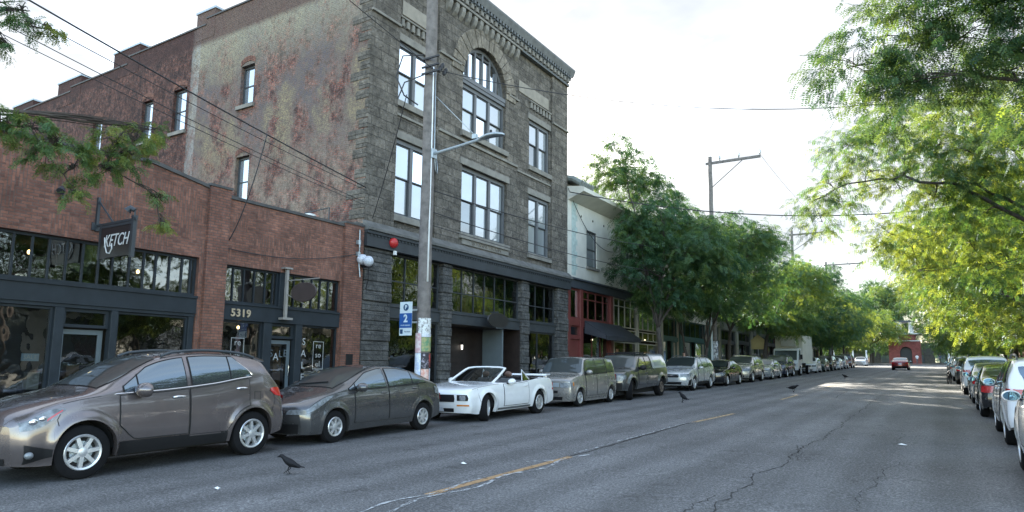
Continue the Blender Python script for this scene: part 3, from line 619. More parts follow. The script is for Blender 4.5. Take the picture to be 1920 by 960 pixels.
# storey bands, ledge, cornice
mb = MB()
mb.prism([(XF, SY0 - .06, 6.27), (XF + .34, SY0 - .06, 6.27), (XF + .34, SY0 - .06, 6.36), (XF + .06, SY0 - .06, 6.62), (XF, SY0 - .06, 6.62)], (0, SY1 - SY0 + .10, 0))
mb.box(XF - 1.0, XF - .003, SY0 - .30, SY0 - .019, 6.27, 6.5); mb.build('ledge', M('ledge_stone', (.11, .108, .10), .85, var=.35, vs=3, bmp=.5, bs=9), sb)
mb = MB(); mb.box(XF - .02, XF + .22, SY0 - .04, SY1, 5.72, 6.15); mb.box(XF - .02, XF + .28, SY0 - .06, SY1 + .02, 6.155, 6.265)
for k in range(84): y = SY0 + .1 + k * .178; mb.box(XF + .221, XF + .25, y, y + .08, 6.08, 6.15)
mb.build('frieze', m_iron, sb)
def piece(name, mat, q, u0, u1, v0, v1, w0, w1, bev=.012):
    k = MB(); pbox(k, q, u0, u1, v0, v1, w0, w1); return k.build(name, mat, sb, bevel=bev)
for a, b in ((SY0 - .03, 18.2), (20.55, 22.0), (25.75, 26.65), (30.05, SY1 + .03)): piece('string_course', m_smooth, P, a, b, 14.26, 14.36, -.01, .09)
for a, b in BAYS: piece('string_course', m_smooth, PB, a + .01, b - .01, 10.9, 11.0, -.01, .06)
piece('string_course', m_smooth, P, 20.6, 26.6, 11.0, 11.12, -.01, .08)
for h in F2 + F3:
    q = PB if h[0] != F2[1][0] else P
    piece('lintel', m_smooth, q, h[0] - .15, h[1] + .15, h[3] + .003, h[3] + .30, -.01, .05); piece('sill', m_smooth, q, h[0] - .12, h[1] + .12, h[2] - .24, h[2] - .003, -.01, .12)
piece('sill', m_smooth, P, ARC_C - ARC_R - .12, ARC_C + ARC_R + .12, 11.26, 11.497, -.01, .14)
for a, b in BAYS: piece('blank_panel', m_panel, PB, a + .2, b - .25, 14.92, 15.50, .0, .04)
mb = MB()
for a, b in ((18.25, 20.35), (27.85, 30.0)):
    n = 7
    for i in range(n): y = a + (b - a) * (i + .25) / n; pbox(mb, PB, y, y + .15, 14.42, 14.72, .0, .10)
    pbox(mb, PB, a, b, 14.725, 14.80, .0, .13)
n = 13
for i in range(n):
    y = 20.75 + 5.75 * (i + .3) / n; mb.prism([P(y, 16.75, 0), P(y, 16.75, .24), P(y, 16.55, .24), P(y, 16.36, .16), P(y, 16.22, 0)], (0, .22, 0))
pbox(mb, P, 20.62, 26.6, 16.755, 16.87, -.01, .28)
for i in range(40): y = SY0 + .1 + i * .374; pbox(mb, P, y, y + .20, 17.01, 17.22, -.2, .22)
mb.build('corbels', m_smooth, sb, bevel=.015)
mb = MB(); mb.box(XF - .6, XF + .12, SY0 - .02, SY1 + .02, 16.88, 17.005); mb.box(XF - .6, XF + .20, SY0 - .03, SY1 + .04, 17.225, 17.40)
for i in range(60): y = SY0 + .08 + i * .25; mb.box(XF + .201, XF + .30, y, y + .12, 17.27, 17.40)
mb.prism([(XF - .6, SY0 - .05, 17.405), (XF + .30, SY0 - .05, 17.405), (XF + .42, SY0 - .05, 17.70), (XF + .42, SY0 - .05, 17.78), (XF - .6, SY0 - .05, 17.95)], (0, SY1 - SY0 + .18, 0))
mb.build('cornice', M('cornice_metal', (.105, .112, .112), .55, var=.3, vs=3), sb)
mb = MB(); pbox(mb, P, 22.3, 25.9, 6.68, 7.02, .001, .05); nm = mb.build('name_stone', m_smooth, sb, bevel=.02)
text('carved_name', 'G S SANDERSON', .30, m_stone2, (XF + .055, 24.1, 6.84), FACE_X, nm, .012)
# upper windows
wr = random.Random(12)
def sashes(P, h, w, n):
    a, b, c, d = h[:4]; fr = .11; k = (b - a - 2 * fr) / n
    mb = MB(); 
    for q in ((a, a + fr, c, d), (b - fr, b, c, d), (a + fr, b - fr, d - .16, d), (a + fr, b - fr, c, c + .08)): pbox(mb, P, *q, -w - .04, -w + .10)
    for i in range(1, n): pbox(mb, P, a + fr + k * i - .08, a + fr + k * i + .08, c + .08, d - .16, -w - .035, -w + .08)
    o = mb.build('window', m_sashl, sb)
    for i in range(n):
        u0, u1 = a + fr + k * i + (.08 if i else 0), a + fr + k * (i + 1) - (.08 if i < n - 1 else 0); zm = c + (d - c) * .50; s = MB()
        for (p, q, r, t, ww) in ((u0, u0 + .045, zm, d - .16, .0), (u1 - .045, u1, zm, d - .16, .0), (u0 + .045, u1 - .045, d - .21, d - .16, .0), (u0 + .045, u1 - .045, zm, zm + .05, .0), (u0, u0 + .05, c + .08, zm - .001, -.05), (u1 - .05, u1, c + .08, zm - .001, -.05), (u0 + .05, u1 - .05, c + .08, c + .15, -.05)): pbox(s, P, p, q, r, t, -w + ww, -w + ww + .045)
        s.build('sash', m_sash, o)
        g = MB(); g.quad(P(u0, zm, -w + .02), P(u1, zm, -w + .02), P(u1, d - .16, -w + .02), P(u0, d - .16, -w + .02)); g.build('pane', wr.choice((m_pane_up, m_pane_blind, m_pane_up)), o); g = MB(); g.quad(P(u0, c + .08, -w - .03), P(u1, c + .08, -w - .03), P(u1, zm, -w - .03), P(u0, zm, -w - .03)); g.build('pane', wr.choice((m_pane_up, m_pane_dim, m_pane_up, m_pane_blind)), o)
    return o
for h in (F2[0], F2[2], F3[0], F3[1]): sashes(PB, h, .17, 2)
sashes(P, F2[1], .24, 3); sashes(P, (AH[0], AH[1], 11.5, 13.66), .24, 3)
mb = MB(); pbox(mb, P, AH[0] + .01, AH[1] - .01, 13.665, 13.82, -.3, -.05); pbox(mb, P, AH[0] + .01, AH[1] - .01, 13.822, 14.0, -.3, -.02)
for i in range(NA):
    (a, c), (b, d) = ap[i], ap[i + 1]; s0 = (ARC_R - .14) / ARC_R
    ia, ic, ib, id_ = ARC_C + (a - ARC_C) * s0, ARC_Z + (c - ARC_Z) * s0, ARC_C + (b - ARC_C) * s0, ARC_Z + (d - ARC_Z) * s0
    mb.prism([P(a, c, -.3), P(b, d, -.3), P(ib, id_, -.3), P(ia, ic, -.3)], (.12, 0, 0))
for f in (-.66, -.34, 0, .34, .66):
    y = ARC_C + ARC_R * f; zt = ARC_Z + math.sqrt((ARC_R - .14) ** 2 - (ARC_R * f) ** 2); pbox(mb, P, y - .055, y + .055, 14.003, zt, -.29, -.18)
o = mb.build('fanlight', m_sashl, sb)
g = MB(); g.poly([P(ARC_C - (ARC_R - .1) * math.cos(math.pi * i / NA), 14.0 + (ARC_R - .1) * math.sin(math.pi * i / NA), -.26) for i in range(NA + 1)]); g.build('pane', m_pane_up, o, fix=False)
# ground floor: four rusticated piers and the shopfronts
for (a, b) in ((16.72, 18.15), (21.08, 21.74), (27.06, 27.78), (30.56, 31.74)):
    mb = MB(); z = -.2; i = 0; rr = random.Random(int(a * 10))
    while z < 5.7:
        h = min(.335, 5.715 - z)
        if h > .06:
            x1 = XF + .06 + rr.uniform(-.02, .06); mb.prism([(XF - .35, a, z), (XF - .35, b, z), (x1, b - .02, z), (x1 + rr.uniform(-.02, .03), a + .02, z)], (0, 0, h - .004))
        z += .34; i += 1
    mb.build('pier', m_stonedk, sb, bevel=.03)
mb = MB()
for a, b in ((18.15, 21.08), (21.74, 27.06), (27.78, 30.56)): pbox(mb, P, a, b, 3.38, 3.76, -.24, -.06); pbox(mb, P, a, b, 3.765, 3.83, -.22, -.02)
mb.build('beam', m_iron, sb)
window(P, 18.155, 21.075, 3.835, 5.715, .2, sb, m_iron, m_shopglass2, cols=[19.1, 20.05], rows=[4.72], fr=.07, mul=.04, name='transom_window')
window(P, 21.745, 27.055, 3.835, 5.715, .2, sb, m_iron, m_shopglass2, cols=[22.65, 23.5, 24.3, 25.1, 25.95], rows=[4.66], fr=.07, mul=.04, name='transom_window')
window(P, 27.785, 30.555, 3.835, 5.715, .2, sb, m_iron, m_shopglass2, cols=[28.7, 29.6], rows=[4.62], fr=.07, mul=.04, name='transom_window')
window(P, 18.155, 21.075, .9, 3.375, .2, sb, m_iron, m_shopglass, cols=[20.1], fr=.07, name='shop_window'); window(P, 27.785, 30.555, 1.0, 3.375, .2, sb, m_iron, m_shopglass, cols=[28.9], fr=.07, name='shop_window')
mb = MB(); pbox(mb, P, 18.155, 21.075, .2, .895, -.24, -.05); pbox(mb, P, 27.785, 30.555, .4, .995, -.24, -.05); mb.build('stall_riser', m_iron, sb)
m_entry = M('entrance_wood', (.022, .014, .012), .55, var=.35, vs=4)
mb = MB(); mb.box(XF - 1.7, XF - 1.6, 21.75, 27.05, .3, 3.37); mb.quad((XF - .02, 21.745, .4), (XF - 1.6, 21.745, .4), (XF - 1.6, 21.745, 3.37), (XF - .02, 21.745, 3.37)); mb.quad((XF - .02, 27.055, .4), (XF - 1.6, 27.055, .4), (XF - 1.6, 27.055, 3.37), (XF - .02, 27.055, 3.37)); mb.quad((XF - .02, 21.75, 3.375), (XF - 1.6, 21.75, 3.375), (XF - 1.6, 27.05, 3.375), (XF - .02, 27.05, 3.375))
mb.build('entrance_recess', m_entry, sb, fix=False)
for a, b in ((22.1, 23.5), (23.53, 24.93)):
    mb = MB(); mb.box(XF - 1.6, XF - 1.54, a, b, .5, 3.1); mb.box(XF - 1.54, XF - 1.52, a + .15, b - .15, .7, 1.7); mb.box(XF - 1.54, XF - 1.52, a + .15, b - .15, 1.85, 2.95); d_ = mb.build('door', m_entry, sb, bevel=.01); mb = MB(); mb.tube([(XF - 1.5, (b if a < 23 else a) + (-.1 if a < 23 else .1), 1.4), (XF - 1.5, (b if a < 23 else a) + (-.1 if a < 23 else .1), 1.75)], .015, 6); mb.build('handle', m_chrome, d_)
mb = MB(); mb.box(XF - 1.2, XF - .15, 25.72, 25.84, .45, 3.36); mb.build('wing_wall', m_doorgrey, sb)
mb = MB()
for y in (23.0, 24.45): mb.lathe([(.05, 2.62), (.06, 2.7), (.02, 2.74)], c=(XF - 1.42, y, 0), seg=10)
mb.build('lantern_cap', m_black, sb)
mb = MB()
for y in (23.0, 24.45): mb.lathe([(.035, 2.42), (.045, 2.62)], c=(XF - 1.42, y, 0), seg=10)
mb.build('lantern_glass', emit_mat('lantern_glow', (.95, .9, .8), .55), sb)
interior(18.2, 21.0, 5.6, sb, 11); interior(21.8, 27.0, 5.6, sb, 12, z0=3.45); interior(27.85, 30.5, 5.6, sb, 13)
mb = MB(); mb.lathe([(.015, 2.95), (.02, 2.62), (.16, 2.50), (.17, 2.45)], c=(XF - .45, 28.35, 0), seg=14); mb.build('pendant_lamp', m_black, sb)
mb = MB(); mb.box(XF - .5, XF - .46, 24.75, 25.6, 3.85, 4.1); mb.build('window_notice', m_goods2, sb)
# ------------------------------------------------------------------ white stucco building with the red shopfront
m_stucco = M('white_stucco', (.53, .51, .45), .85, var=.10, vs=1.2, bmp=.12, bs=12)
m_teal = M('teal_patch', (.36, .43, .40), .85, var=.25, vs=4)
m_red = M('red_shop_paint', (.135, .032, .029), .5, var=.15)
m_slate = M('slate_fascia', (.045, .052, .062), .6, var=.15)
m_creamf = M('cream_frame', (.36, .34, .29), .6, var=.1)
wb = thing('white_building', 'two storey white stucco building with a red shopfront and overhanging eaves', 'building', (-20, 38, 0))
WY0, WY1 = 31.80, 46.0
mb = MB(); WH = [(34.07, 35.45, 7.28, 9.36), (38.9, 40.3, 7.28, 9.36), (42.9, 44.2, 7.28, 9.36)]
wall(mb, P, WY0, WY1, 6.47, 10.62, WH, .2); mb.quad((XF, WY1, 0), (XF - 15, WY1, 0), (XF - 15, WY1, 10.6), (XF, WY1, 10.6)); mb.quad((XF - 15, WY0, 0), (XF - 15, WY1, 0), (XF - 15, WY1, 10.6), (XF - 15, WY0, 10.6)); mb.quad((XF, WY0, 0), (XF - 15, WY0, 0), (XF - 15, WY0, 10.6), (XF, WY0, 10.6)); mb.build('wall', m_stucco, wb); mb = MB(); mb.box(XF - 15, XF - .3, WY0, WY1, 10.62, 11.1); mb.build('flat_roof', m_roof, wb)
mb = MB(); zz = 6.6; k = 0
while zz < 10.3:
    pbox(mb, P, 32.25, 32.75 + (.18 if k % 2 else 0), zz, zz + .33, .001, .006); zz += .335; k += 1
mb.build('quoin_patch', m_teal, wb)
mb = MB()
for y in (33.4, 34.9, 36.4, 37.9, 39.4, 40.9): mb.lathe([(.07, -.002), (.07, .012)], 'x', (XF, y, 10.0), 10)
mb.build('vent_hole', m_black, wb)
for h in WH:
    o = window(P, *h, .12, wb, m_sash, m_pane_up, rows=[(h[2] + h[3]) / 2], fr=.09, mul=.07)
    mb = MB(); pbox(mb, P, h[0] - .08, h[1] + .08, h[2] - .13, h[2] - .003, .0, .14); mb.build('window_ledge', m_smooth, o)
mb = MB(); mb.prism([(XF - .3, WY0 + .02, 10.62), (XF + .05, WY0 + .02, 10.62), (XF + .95, WY0 + .02, 10.98), (XF + .95, WY0 + .02, 11.2), (XF + .80, WY0 + .02, 11.26), (XF - .3, WY0 + .02, 11.40)], (0, WY1 - WY0, 0)); mb.build('eaves', m_stucco, wb)
m_tile = M('grey_green_tile', (.16, .18, .17), .7, var=.3, vs=6)
mb = MB()
for i in range(5): y = WY0 + .15 + i * .34; mb.tube([(XF - .9, y, 12.05), (XF + .25, y, 11.75), (XF + .75, y, 11.42)], .17, 8)
mb.box(XF - 1.2, XF - .5, WY0 + .05, WY0 + 1.9, 11.3, 12.1); mb.build('roof', m_tile, wb, smooth=True, angle=40)
mb = MB(); pbox(mb, P, WY0 - .03, WY1, 5.93, 6.36, -.2, .05); pbox(mb, P, WY0 - .03, WY1, 6.365, 6.465, -.2, .16); mb.build('fascia', m_slate, wb)
for (a, b) in ((31.82, 32.12), (33.28, 33.62), (37.32, 37.68)): shop_post(P, a, b, .4, 5.92, -.25, .02, wb, 'post', m_red)
mb = MB(); pbox(mb, P, 32.125, 33.275, 3.92, 4.28, -.22, .0); pbox(mb, P, 33.625, 37.315, 3.92, 4.28, -.22, .0); pbox(mb, P, 32.125, 33.275, 3.20, 3.36, -.22, .0); mb.build('lintel', m_red, wb)
window(P, 32.125, 33.275, 4.285, 5.92, .15, wb, m_red, m_shopglass2, fr=.09, name='transom_window'); window(P, 33.625, 37.315, 4.285, 5.92, .15, wb, m_red, m_shopglass2, cols=[34.5, 35.5, 36.5], rows=[5.45], fr=.1, mul=.06, name='transom_window')
window(P, 32.125, 33.275, 3.365, 3.915, .15, wb, m_red, m_shopglass2, fr=.06, name='overlight')
mb = MB(); mb.box(XF - .2, XF - .12, 32.13, 33.27, .6, 3.19); d_ = mb.build('door', m_red, wb); mb = MB(); mb.ell((XF - .09, 33.12, 1.6), (.03, .03, .03), 8, 6); mb.build('handle', m_chrome, d_)
window(P, 33.625, 37.315, .9, 3.91, .25, wb, m_red, m_shopglass, cols=[35.2, 36.3], fr=.08, name='shop_window')
m_awn = M('awning_canvas', (.030, .033, .042), .8, var=.2, vs=2, bmp=.1)
mb = MB(); A = [(XF + .03, 33.75, 4.25), (XF + 1.35, 33.75, 3.42), (XF + 1.35, 33.75, 3.18), (XF + .03, 33.75, 3.95)]
mb.prism([A[0], A[1], A[2], (XF + 1.32, 33.75, 3.18), (XF + 1.32, 33.75, 3.40), (XF + .03, 33.75, 4.20)], (0, 4.9, 0)); mb.build('awning', m_awn, wb, fix=True)
mb = MB(); mb.poly([(XF + .03, 33.75, 3.55), (XF + 1.34, 33.75, 3.20), (XF + 1.34, 33.75, 3.40), (XF + .03, 33.75, 4.22)]); mb.build('awning_side', m_awn, wb, fix=False)
for (a, b) in ((37.70, 37.86), (41.6, 41.8), (45.7, 45.95)): shop_post(P, a, b, .5, 5.92, -.25, .0, wb, 'post', m_creamf)
for a, b in ((37.865, 41.595), (41.805, 45.695)):
    c = [a + (b - a) * i / 4 for i in (1, 2, 3)]
    window(P, a, b, 4.15, 5.92, .14, wb, m_creamf, m_shopglass2, cols=c, rows=[5.45], fr=.07, mul=.05, name='transom_window'); window(P, a, b, .8, 3.3, .2, wb, m_creamf, m_shopglass, cols=[(a + b) / 2], fr=.07, name='shop_window')
    window(P, a, b, 3.45, 4.05, .16, wb, m_creamf, m_shopglass2, cols=c, fr=.06, name='overlight')
mb = MB(); pbox(mb, P, 37.865, 45.695, .3, .795, -.2, -.05); pbox(mb, P, 33.625, 37.315, .3, .895, -.2, -.05); mb.build('stall_riser', m_creamf, wb)
interior(32.0, 37.5, 5.9, wb, 21); interior(37.9, 45.7, 5.9, wb, 22)
m_bulb2 = emit_mat('warm_bulb_low', (1., .8, .55), 1.3); mb = MB()
for (y, z) in ((39.0, 3.7), (42.5, 3.75), (44.6, 3.6), (36.2, 3.3)): mb.ell((XF - .7, y, z), (.06, .06, .07), 8, 6)
mb.build('pendant_bulb', m_bulb2, wb)
# ------------------------------------------------------------------ the shops farther down the street
def shop_block(name, label, y0, y1, ztop, wall_m, post_m, frame_m, seed, posts, zlint=4.2, depth=14, upper=()):
    t = thing(name, label, 'shop building', (-20, (y0 + y1) / 2, 0)); mb = MB()
    zl = gz(y0) + zlint
    hs = [(a, b, 0.0, zl) for a, b in zip([y0 + .3] + [p + .35 for p in posts], [p - .35 for p in posts] + [y1 - .3])]
    wall(mb, P, y0, y1, 0, ztop, hs + list(upper), .3); mb.quad((XF, y0, 0), (XF - depth, y0, 0), (XF - depth, y0, ztop), (XF, y0, ztop)); mb.quad((XF, y1, 0), (XF - depth, y1, 0), (XF - depth, y1, ztop), (XF, y1, ztop)); mb.quad((XF - depth, y0, 0), (XF - depth, y1, 0), (XF - depth, y1, ztop), (XF - depth, y0, ztop)); mb.build('wall', wall_m, t)
    mb = MB(); mb.box(XF - depth, XF - .3, y0, y1, ztop - .5, ztop - .4); mb.build('roof', m_roof, t)
    mb = MB(); pbox(mb, P, y0 - .02, y1 + .02, ztop, ztop + .16, -.35, .12); mb.build('coping', m_coping, t)
    for p in posts: shop_post(P, p - .34, p + .34, 0, zl + .3, -.1, .14, t, 'column', post_m)
    for h in hs:
        a, b = h[:2]; g = gz((a + b) / 2); n = max(2, int((b - a) / 1.3)); c = [a + (b - a) * i / n for i in range(1, n)]
        window(P, a, b, g + 3.0, zl, .2, t, frame_m, m_shopglass2, cols=c, fr=.08, mul=.05, name='transom_window'); mb = MB(); pbox(mb, P, a, b, g + 2.7, g + 2.995, -.24, -.05); mb.build('beam', frame_m, t)
        window(P, a, (a + b) / 2 - .5, g + .7, g + 2.695, .2, t, frame_m, m_shopglass, fr=.07, name='shop_window'); window(P, (a + b) / 2 + .5, b, g + .7, g + 2.695, .2, t, frame_m, m_shopglass, fr=.07, name='shop_window')
        door(P, (a + b) / 2 - .46, (a + b) / 2 + .46, g + .15, g + 2.6, .5, t, frame_m, m_shopglass); interior(a, b, zl, t, seed, z0=g + .15); seed += 1
    for h in upper: window(P, *h, .15, t, m_sash, m_pane_up, rows=[(h[2] + h[3]) / 2], fr=.08)
    return t
m_beige = M('beige_render', (.33, .29, .23), .85, var=.15, vs=1.5, bmp=.1)
m_green = M('bottle_green_paint', (.018, .058, .052), .5, var=.15)
m_grey = M('grey_render', (.17, .17, .165), .85, var=.2, vs=1.2, bmp=.1)
m_oldbrick = brick_mat('far_brick', (.23, .10, .07), (.17, .07, .055), (.14, .11, .09))
m_oldbrick2 = brick_mat('far_brick_brown', (.20, .13, .09), (.15, .10, .07), (.12, .10, .09))
shop_block('green_front_shop', 'beige rendered shop with bottle green columns beyond the white building', 46.05, 61.0, 7.2, m_beige, m_green, m_green, 31, [50.0, 57.2], 4.4)
shop_block('grey_shop', 'long grey rendered shop with pale columns behind the second two stem tree', 61.05, 80.0, 7.4, m_grey, m_creamf, m_slate, 41, [66.5, 72.5], 4.0)
shop_block('brick_shop', 'two storey brick shop far down the street behind the box truck', 80.05, 98.0, 10.0, m_oldbrick, m_slate, m_slate, 51, [86, 92], 4.0, upper=[(82 + 2.4 * i, 83.2 + 2.4 * i, 7.2, 9.0) for i in range(7)])
shop_block('brick_shop', 'brown brick shop at the far left corner of the street', 98.05, 118.0, 9.2, m_oldbrick2, m_creamf, m_slate, 61, [104, 111], 4.0, upper=[(100 + 2.5 * i, 101.2 + 2.5 * i, 6.9, 8.4) for i in range(7)])
# ------------------------------------------------------------------ across the street (seen in the windows)
PR = PXR(7.6)
def right_block(name, label, y0, y1, zt, wm, ups):
    t = thing(name, label, 'building', (12, (y0 + y1) / 2, 0)); mb = MB(); n = int((y1 - y0) / 4.2); w = (y1 - y0) / n
    hs = [(y0 + w * i + .45, y0 + w * (i + 1) - .45, gz(y0) + .7, gz(y0) + 3.7) for i in range(n)]; us = [(y0 + w * i + 1.2, y0 + w * (i + 1) - 1.2, gz(y0) + 5.2, gz(y0) + 7.2) for i in range(n)] if ups else []
    wall(mb, PR, y0, y1, -1, zt, hs + us, .25)
    for y in (y0, y1): mb.quad((7.6, y, -1), (20, y, -1), (20, y, zt), (7.6, y, zt))
    mb.build('wall', wm, t); mb = MB(); mb.box(7.9, 20, y0, y1, zt - .5, zt - .4); mb.build('roof', m_roof, t); mb = MB(); pbox(mb, PR, y0, y1, zt, zt + .2, -.3, .2); mb.build('coping', m_coping, t)
    for h in hs: window(PR, *h, .15, t, m_slate, m_pane_side, cols=[(h[0] + h[1]) / 2], rows=[h[2] + 2.1], name='shop_window')
    for h in us: window(PR, *h, .15, t, m_sash, m_pane_side, rows=[(h[2] + h[3]) / 2])
right_block('pale_building', 'low pale building on the right behind the parked white cars', 13, 40, 4.6, m_stucco, False)
right_block('brick_building', 'low brown brick building on the right behind the street trees', 40.2, 76, 6.2, m_oldbrick2, False)
right_block('brick_building', 'red brick building on the right nearest the junction', 76.2, 112, 6.8, m_oldbrick, False)
# ------------------------------------------------------------------ red brick tower at the end of the street
m_redb = brick_mat('red_tower_brick', (.30, .085, .075), (.24, .068, .062), (.22, .12, .10), .3, .1, .01)
m_trim = M('tower_white_trim', (.62, .62, .60), .6)
bt = thing('bell_tower', 'red brick arched entrance building with white tower columns closing the street end', 'building', (-5.6, 153, 3))
PT = PY(150); g = 2.9; mb = MB()
wall(mb, PT, -8.6, -3.4, g - .5, 7.3, [(-6.75, -4.75, g - .5, 6.3, 'arch')], 1.2); wall(mb, PY(150.4), -8.2, -4.2, 7.3, 8.6, [], .2)
for (y, x0, x1, z0, z1) in ((150, -8.6, -3.4, g - .5, 7.3), (150.4, -8.2, -4.2, 7.3, 8.6)):
    for x in (x0, x1): mb.quad((x, y, z0), (x, y + 8, z0), (x, y + 8, z1), (x, y, z1))
    mb.quad((x0, y, z1), (x1, y, z1), (x1, y + 8, z1), (x0, y + 8, z1))
pa = [(-5.75 - math.cos(math.pi * i / 14), 5.3 + math.sin(math.pi * i / 14)) for i in range(15)]
for (a, c), (b, d) in zip(pa, pa[1:]): mb.quad(PT(a, c, 0), PT(b, d, 0), PT(b, 6.3, 0), PT(a, 6.3, 0)); mb.quad(PT(a, c, 0), PT(b, d, 0), PT(b, d, -1.2), PT(a, c, -1.2))
mb.build('wall', m_redb, bt)
mb = MB(); mb.box(-6.75, -4.75, 151.2, 151.3, 2, 6.3); mb.build('door', m_signblack, bt)
mb = MB(); mb.box(-8.4, -4.0, 150.1, 158, 8.62, 8.85); mb.box(-8.7, -3.3, 149.8, 150.5, 7.32, 7.5); mb.prism([(-9.0, 150, 8.66), (-3.0, 150, 8.66), (-3.0, 150, 8.86), (-9.0, 150, 8.86)], (0, 6, 0)); mb.prism([(-7.3, 149.75, 8.6), (-6.9, 149.75, 8.6), (-6.5, 149.75, 6.9), (-7.0, 149.75, 7.0)], (0, .3, 0)); mb.build('cornice', m_trim, bt)
for x in (-6.75, -4.75):
    for y in (150.9, 153.6): mb = MB(); mb.lathe([(.5, 8.86), (.5, 9.0), (.38, 9.05), (.36, 10.8), (.5, 10.9), (.5, 11.0)], c=(x, y, 0), seg=14); mb.build('column', m_trim, bt, smooth=True, angle=40)
mb = MB(); mb.box(-7.4, -4.1, 150.3, 154.2, 11.01, 11.3); mb.build('roof', m_slate, bt)

m_farw = M('far_render', (.10, .095, .085), .9, var=.3)
for (nm, lb, x0, x1, zt) in (('far_building', 'long dim building behind the trees left of the brick tower', -75, -8.0, 8.5), ('far_building', 'long dim building behind the trees right of the brick tower', -7.0, 70, 8.0)):
    t = thing(nm, lb, 'building', ((x0 + x1) / 2, 180, 3)); PF = PY(178); mb = MB(); hs = []
    x = x0 + 1.5
    while x < x1 - 3: hs += [(x, x + 2.2, 3.6, 5.4)]; x += 4.1
    wall(mb, PF, x0, x1, 1, zt, hs, .3)
    for e in (x0, x1): mb.quad((e, 178, 1), (e, 190, 1), (e, 190, zt), (e, 178, zt))
    mb.build('wall', m_farw, t); mb = MB(); mb.box(x0, x1, 178.2, 190, zt - .2, zt); mb.build('roof', m_roof, t)
    for h in hs: window(PF, *h, .2, t, m_slate, m_pane_side, cols=[(h[0] + h[1]) / 2])
# ------------------------------------------------------------------ vehicles
def pch(pts):
    x = np.array([p[0] for p in pts], float); y = np.array([p[1] for p in pts], float)
    h = np.diff(x); d = np.diff(y) / h; m = np.zeros(len(x)); m[0] = d[0]; m[-1] = d[-1]
    for i in range(1, len(x) - 1):
        if d[i - 1] * d[i] > 0: w1 = 2 * h[i] + h[i - 1]; w2 = h[i] + 2 * h[i - 1]; m[i] = (w1 + w2) / (w1 / d[i - 1] + w2 / d[i])
    def f(q):
        q = np.clip(np.asarray(q, float), x[0], x[-1]); i = np.clip(np.searchsorted(x, q) - 1, 0, len(x) - 2); t = (q - x[i]) / h[i]
        return ((1 + 2 * t) * (1 - t) ** 2 * y[i] + t * (1 - t) ** 2 * h[i] * m[i] + t * t * (3 - 2 * t) * y[i + 1] + t * t * (t - 1) * h[i] * m[i + 1])
    return f
def sstep(a, b, x): t = np.clip((x - a) / (b - a), 0, 1); return t * t * (3 - 2 * t)
SIDE = pch([(0, .925), (.12, .965), (.38, 1.), (.62, .995), (.85, .975), (1., .945)])
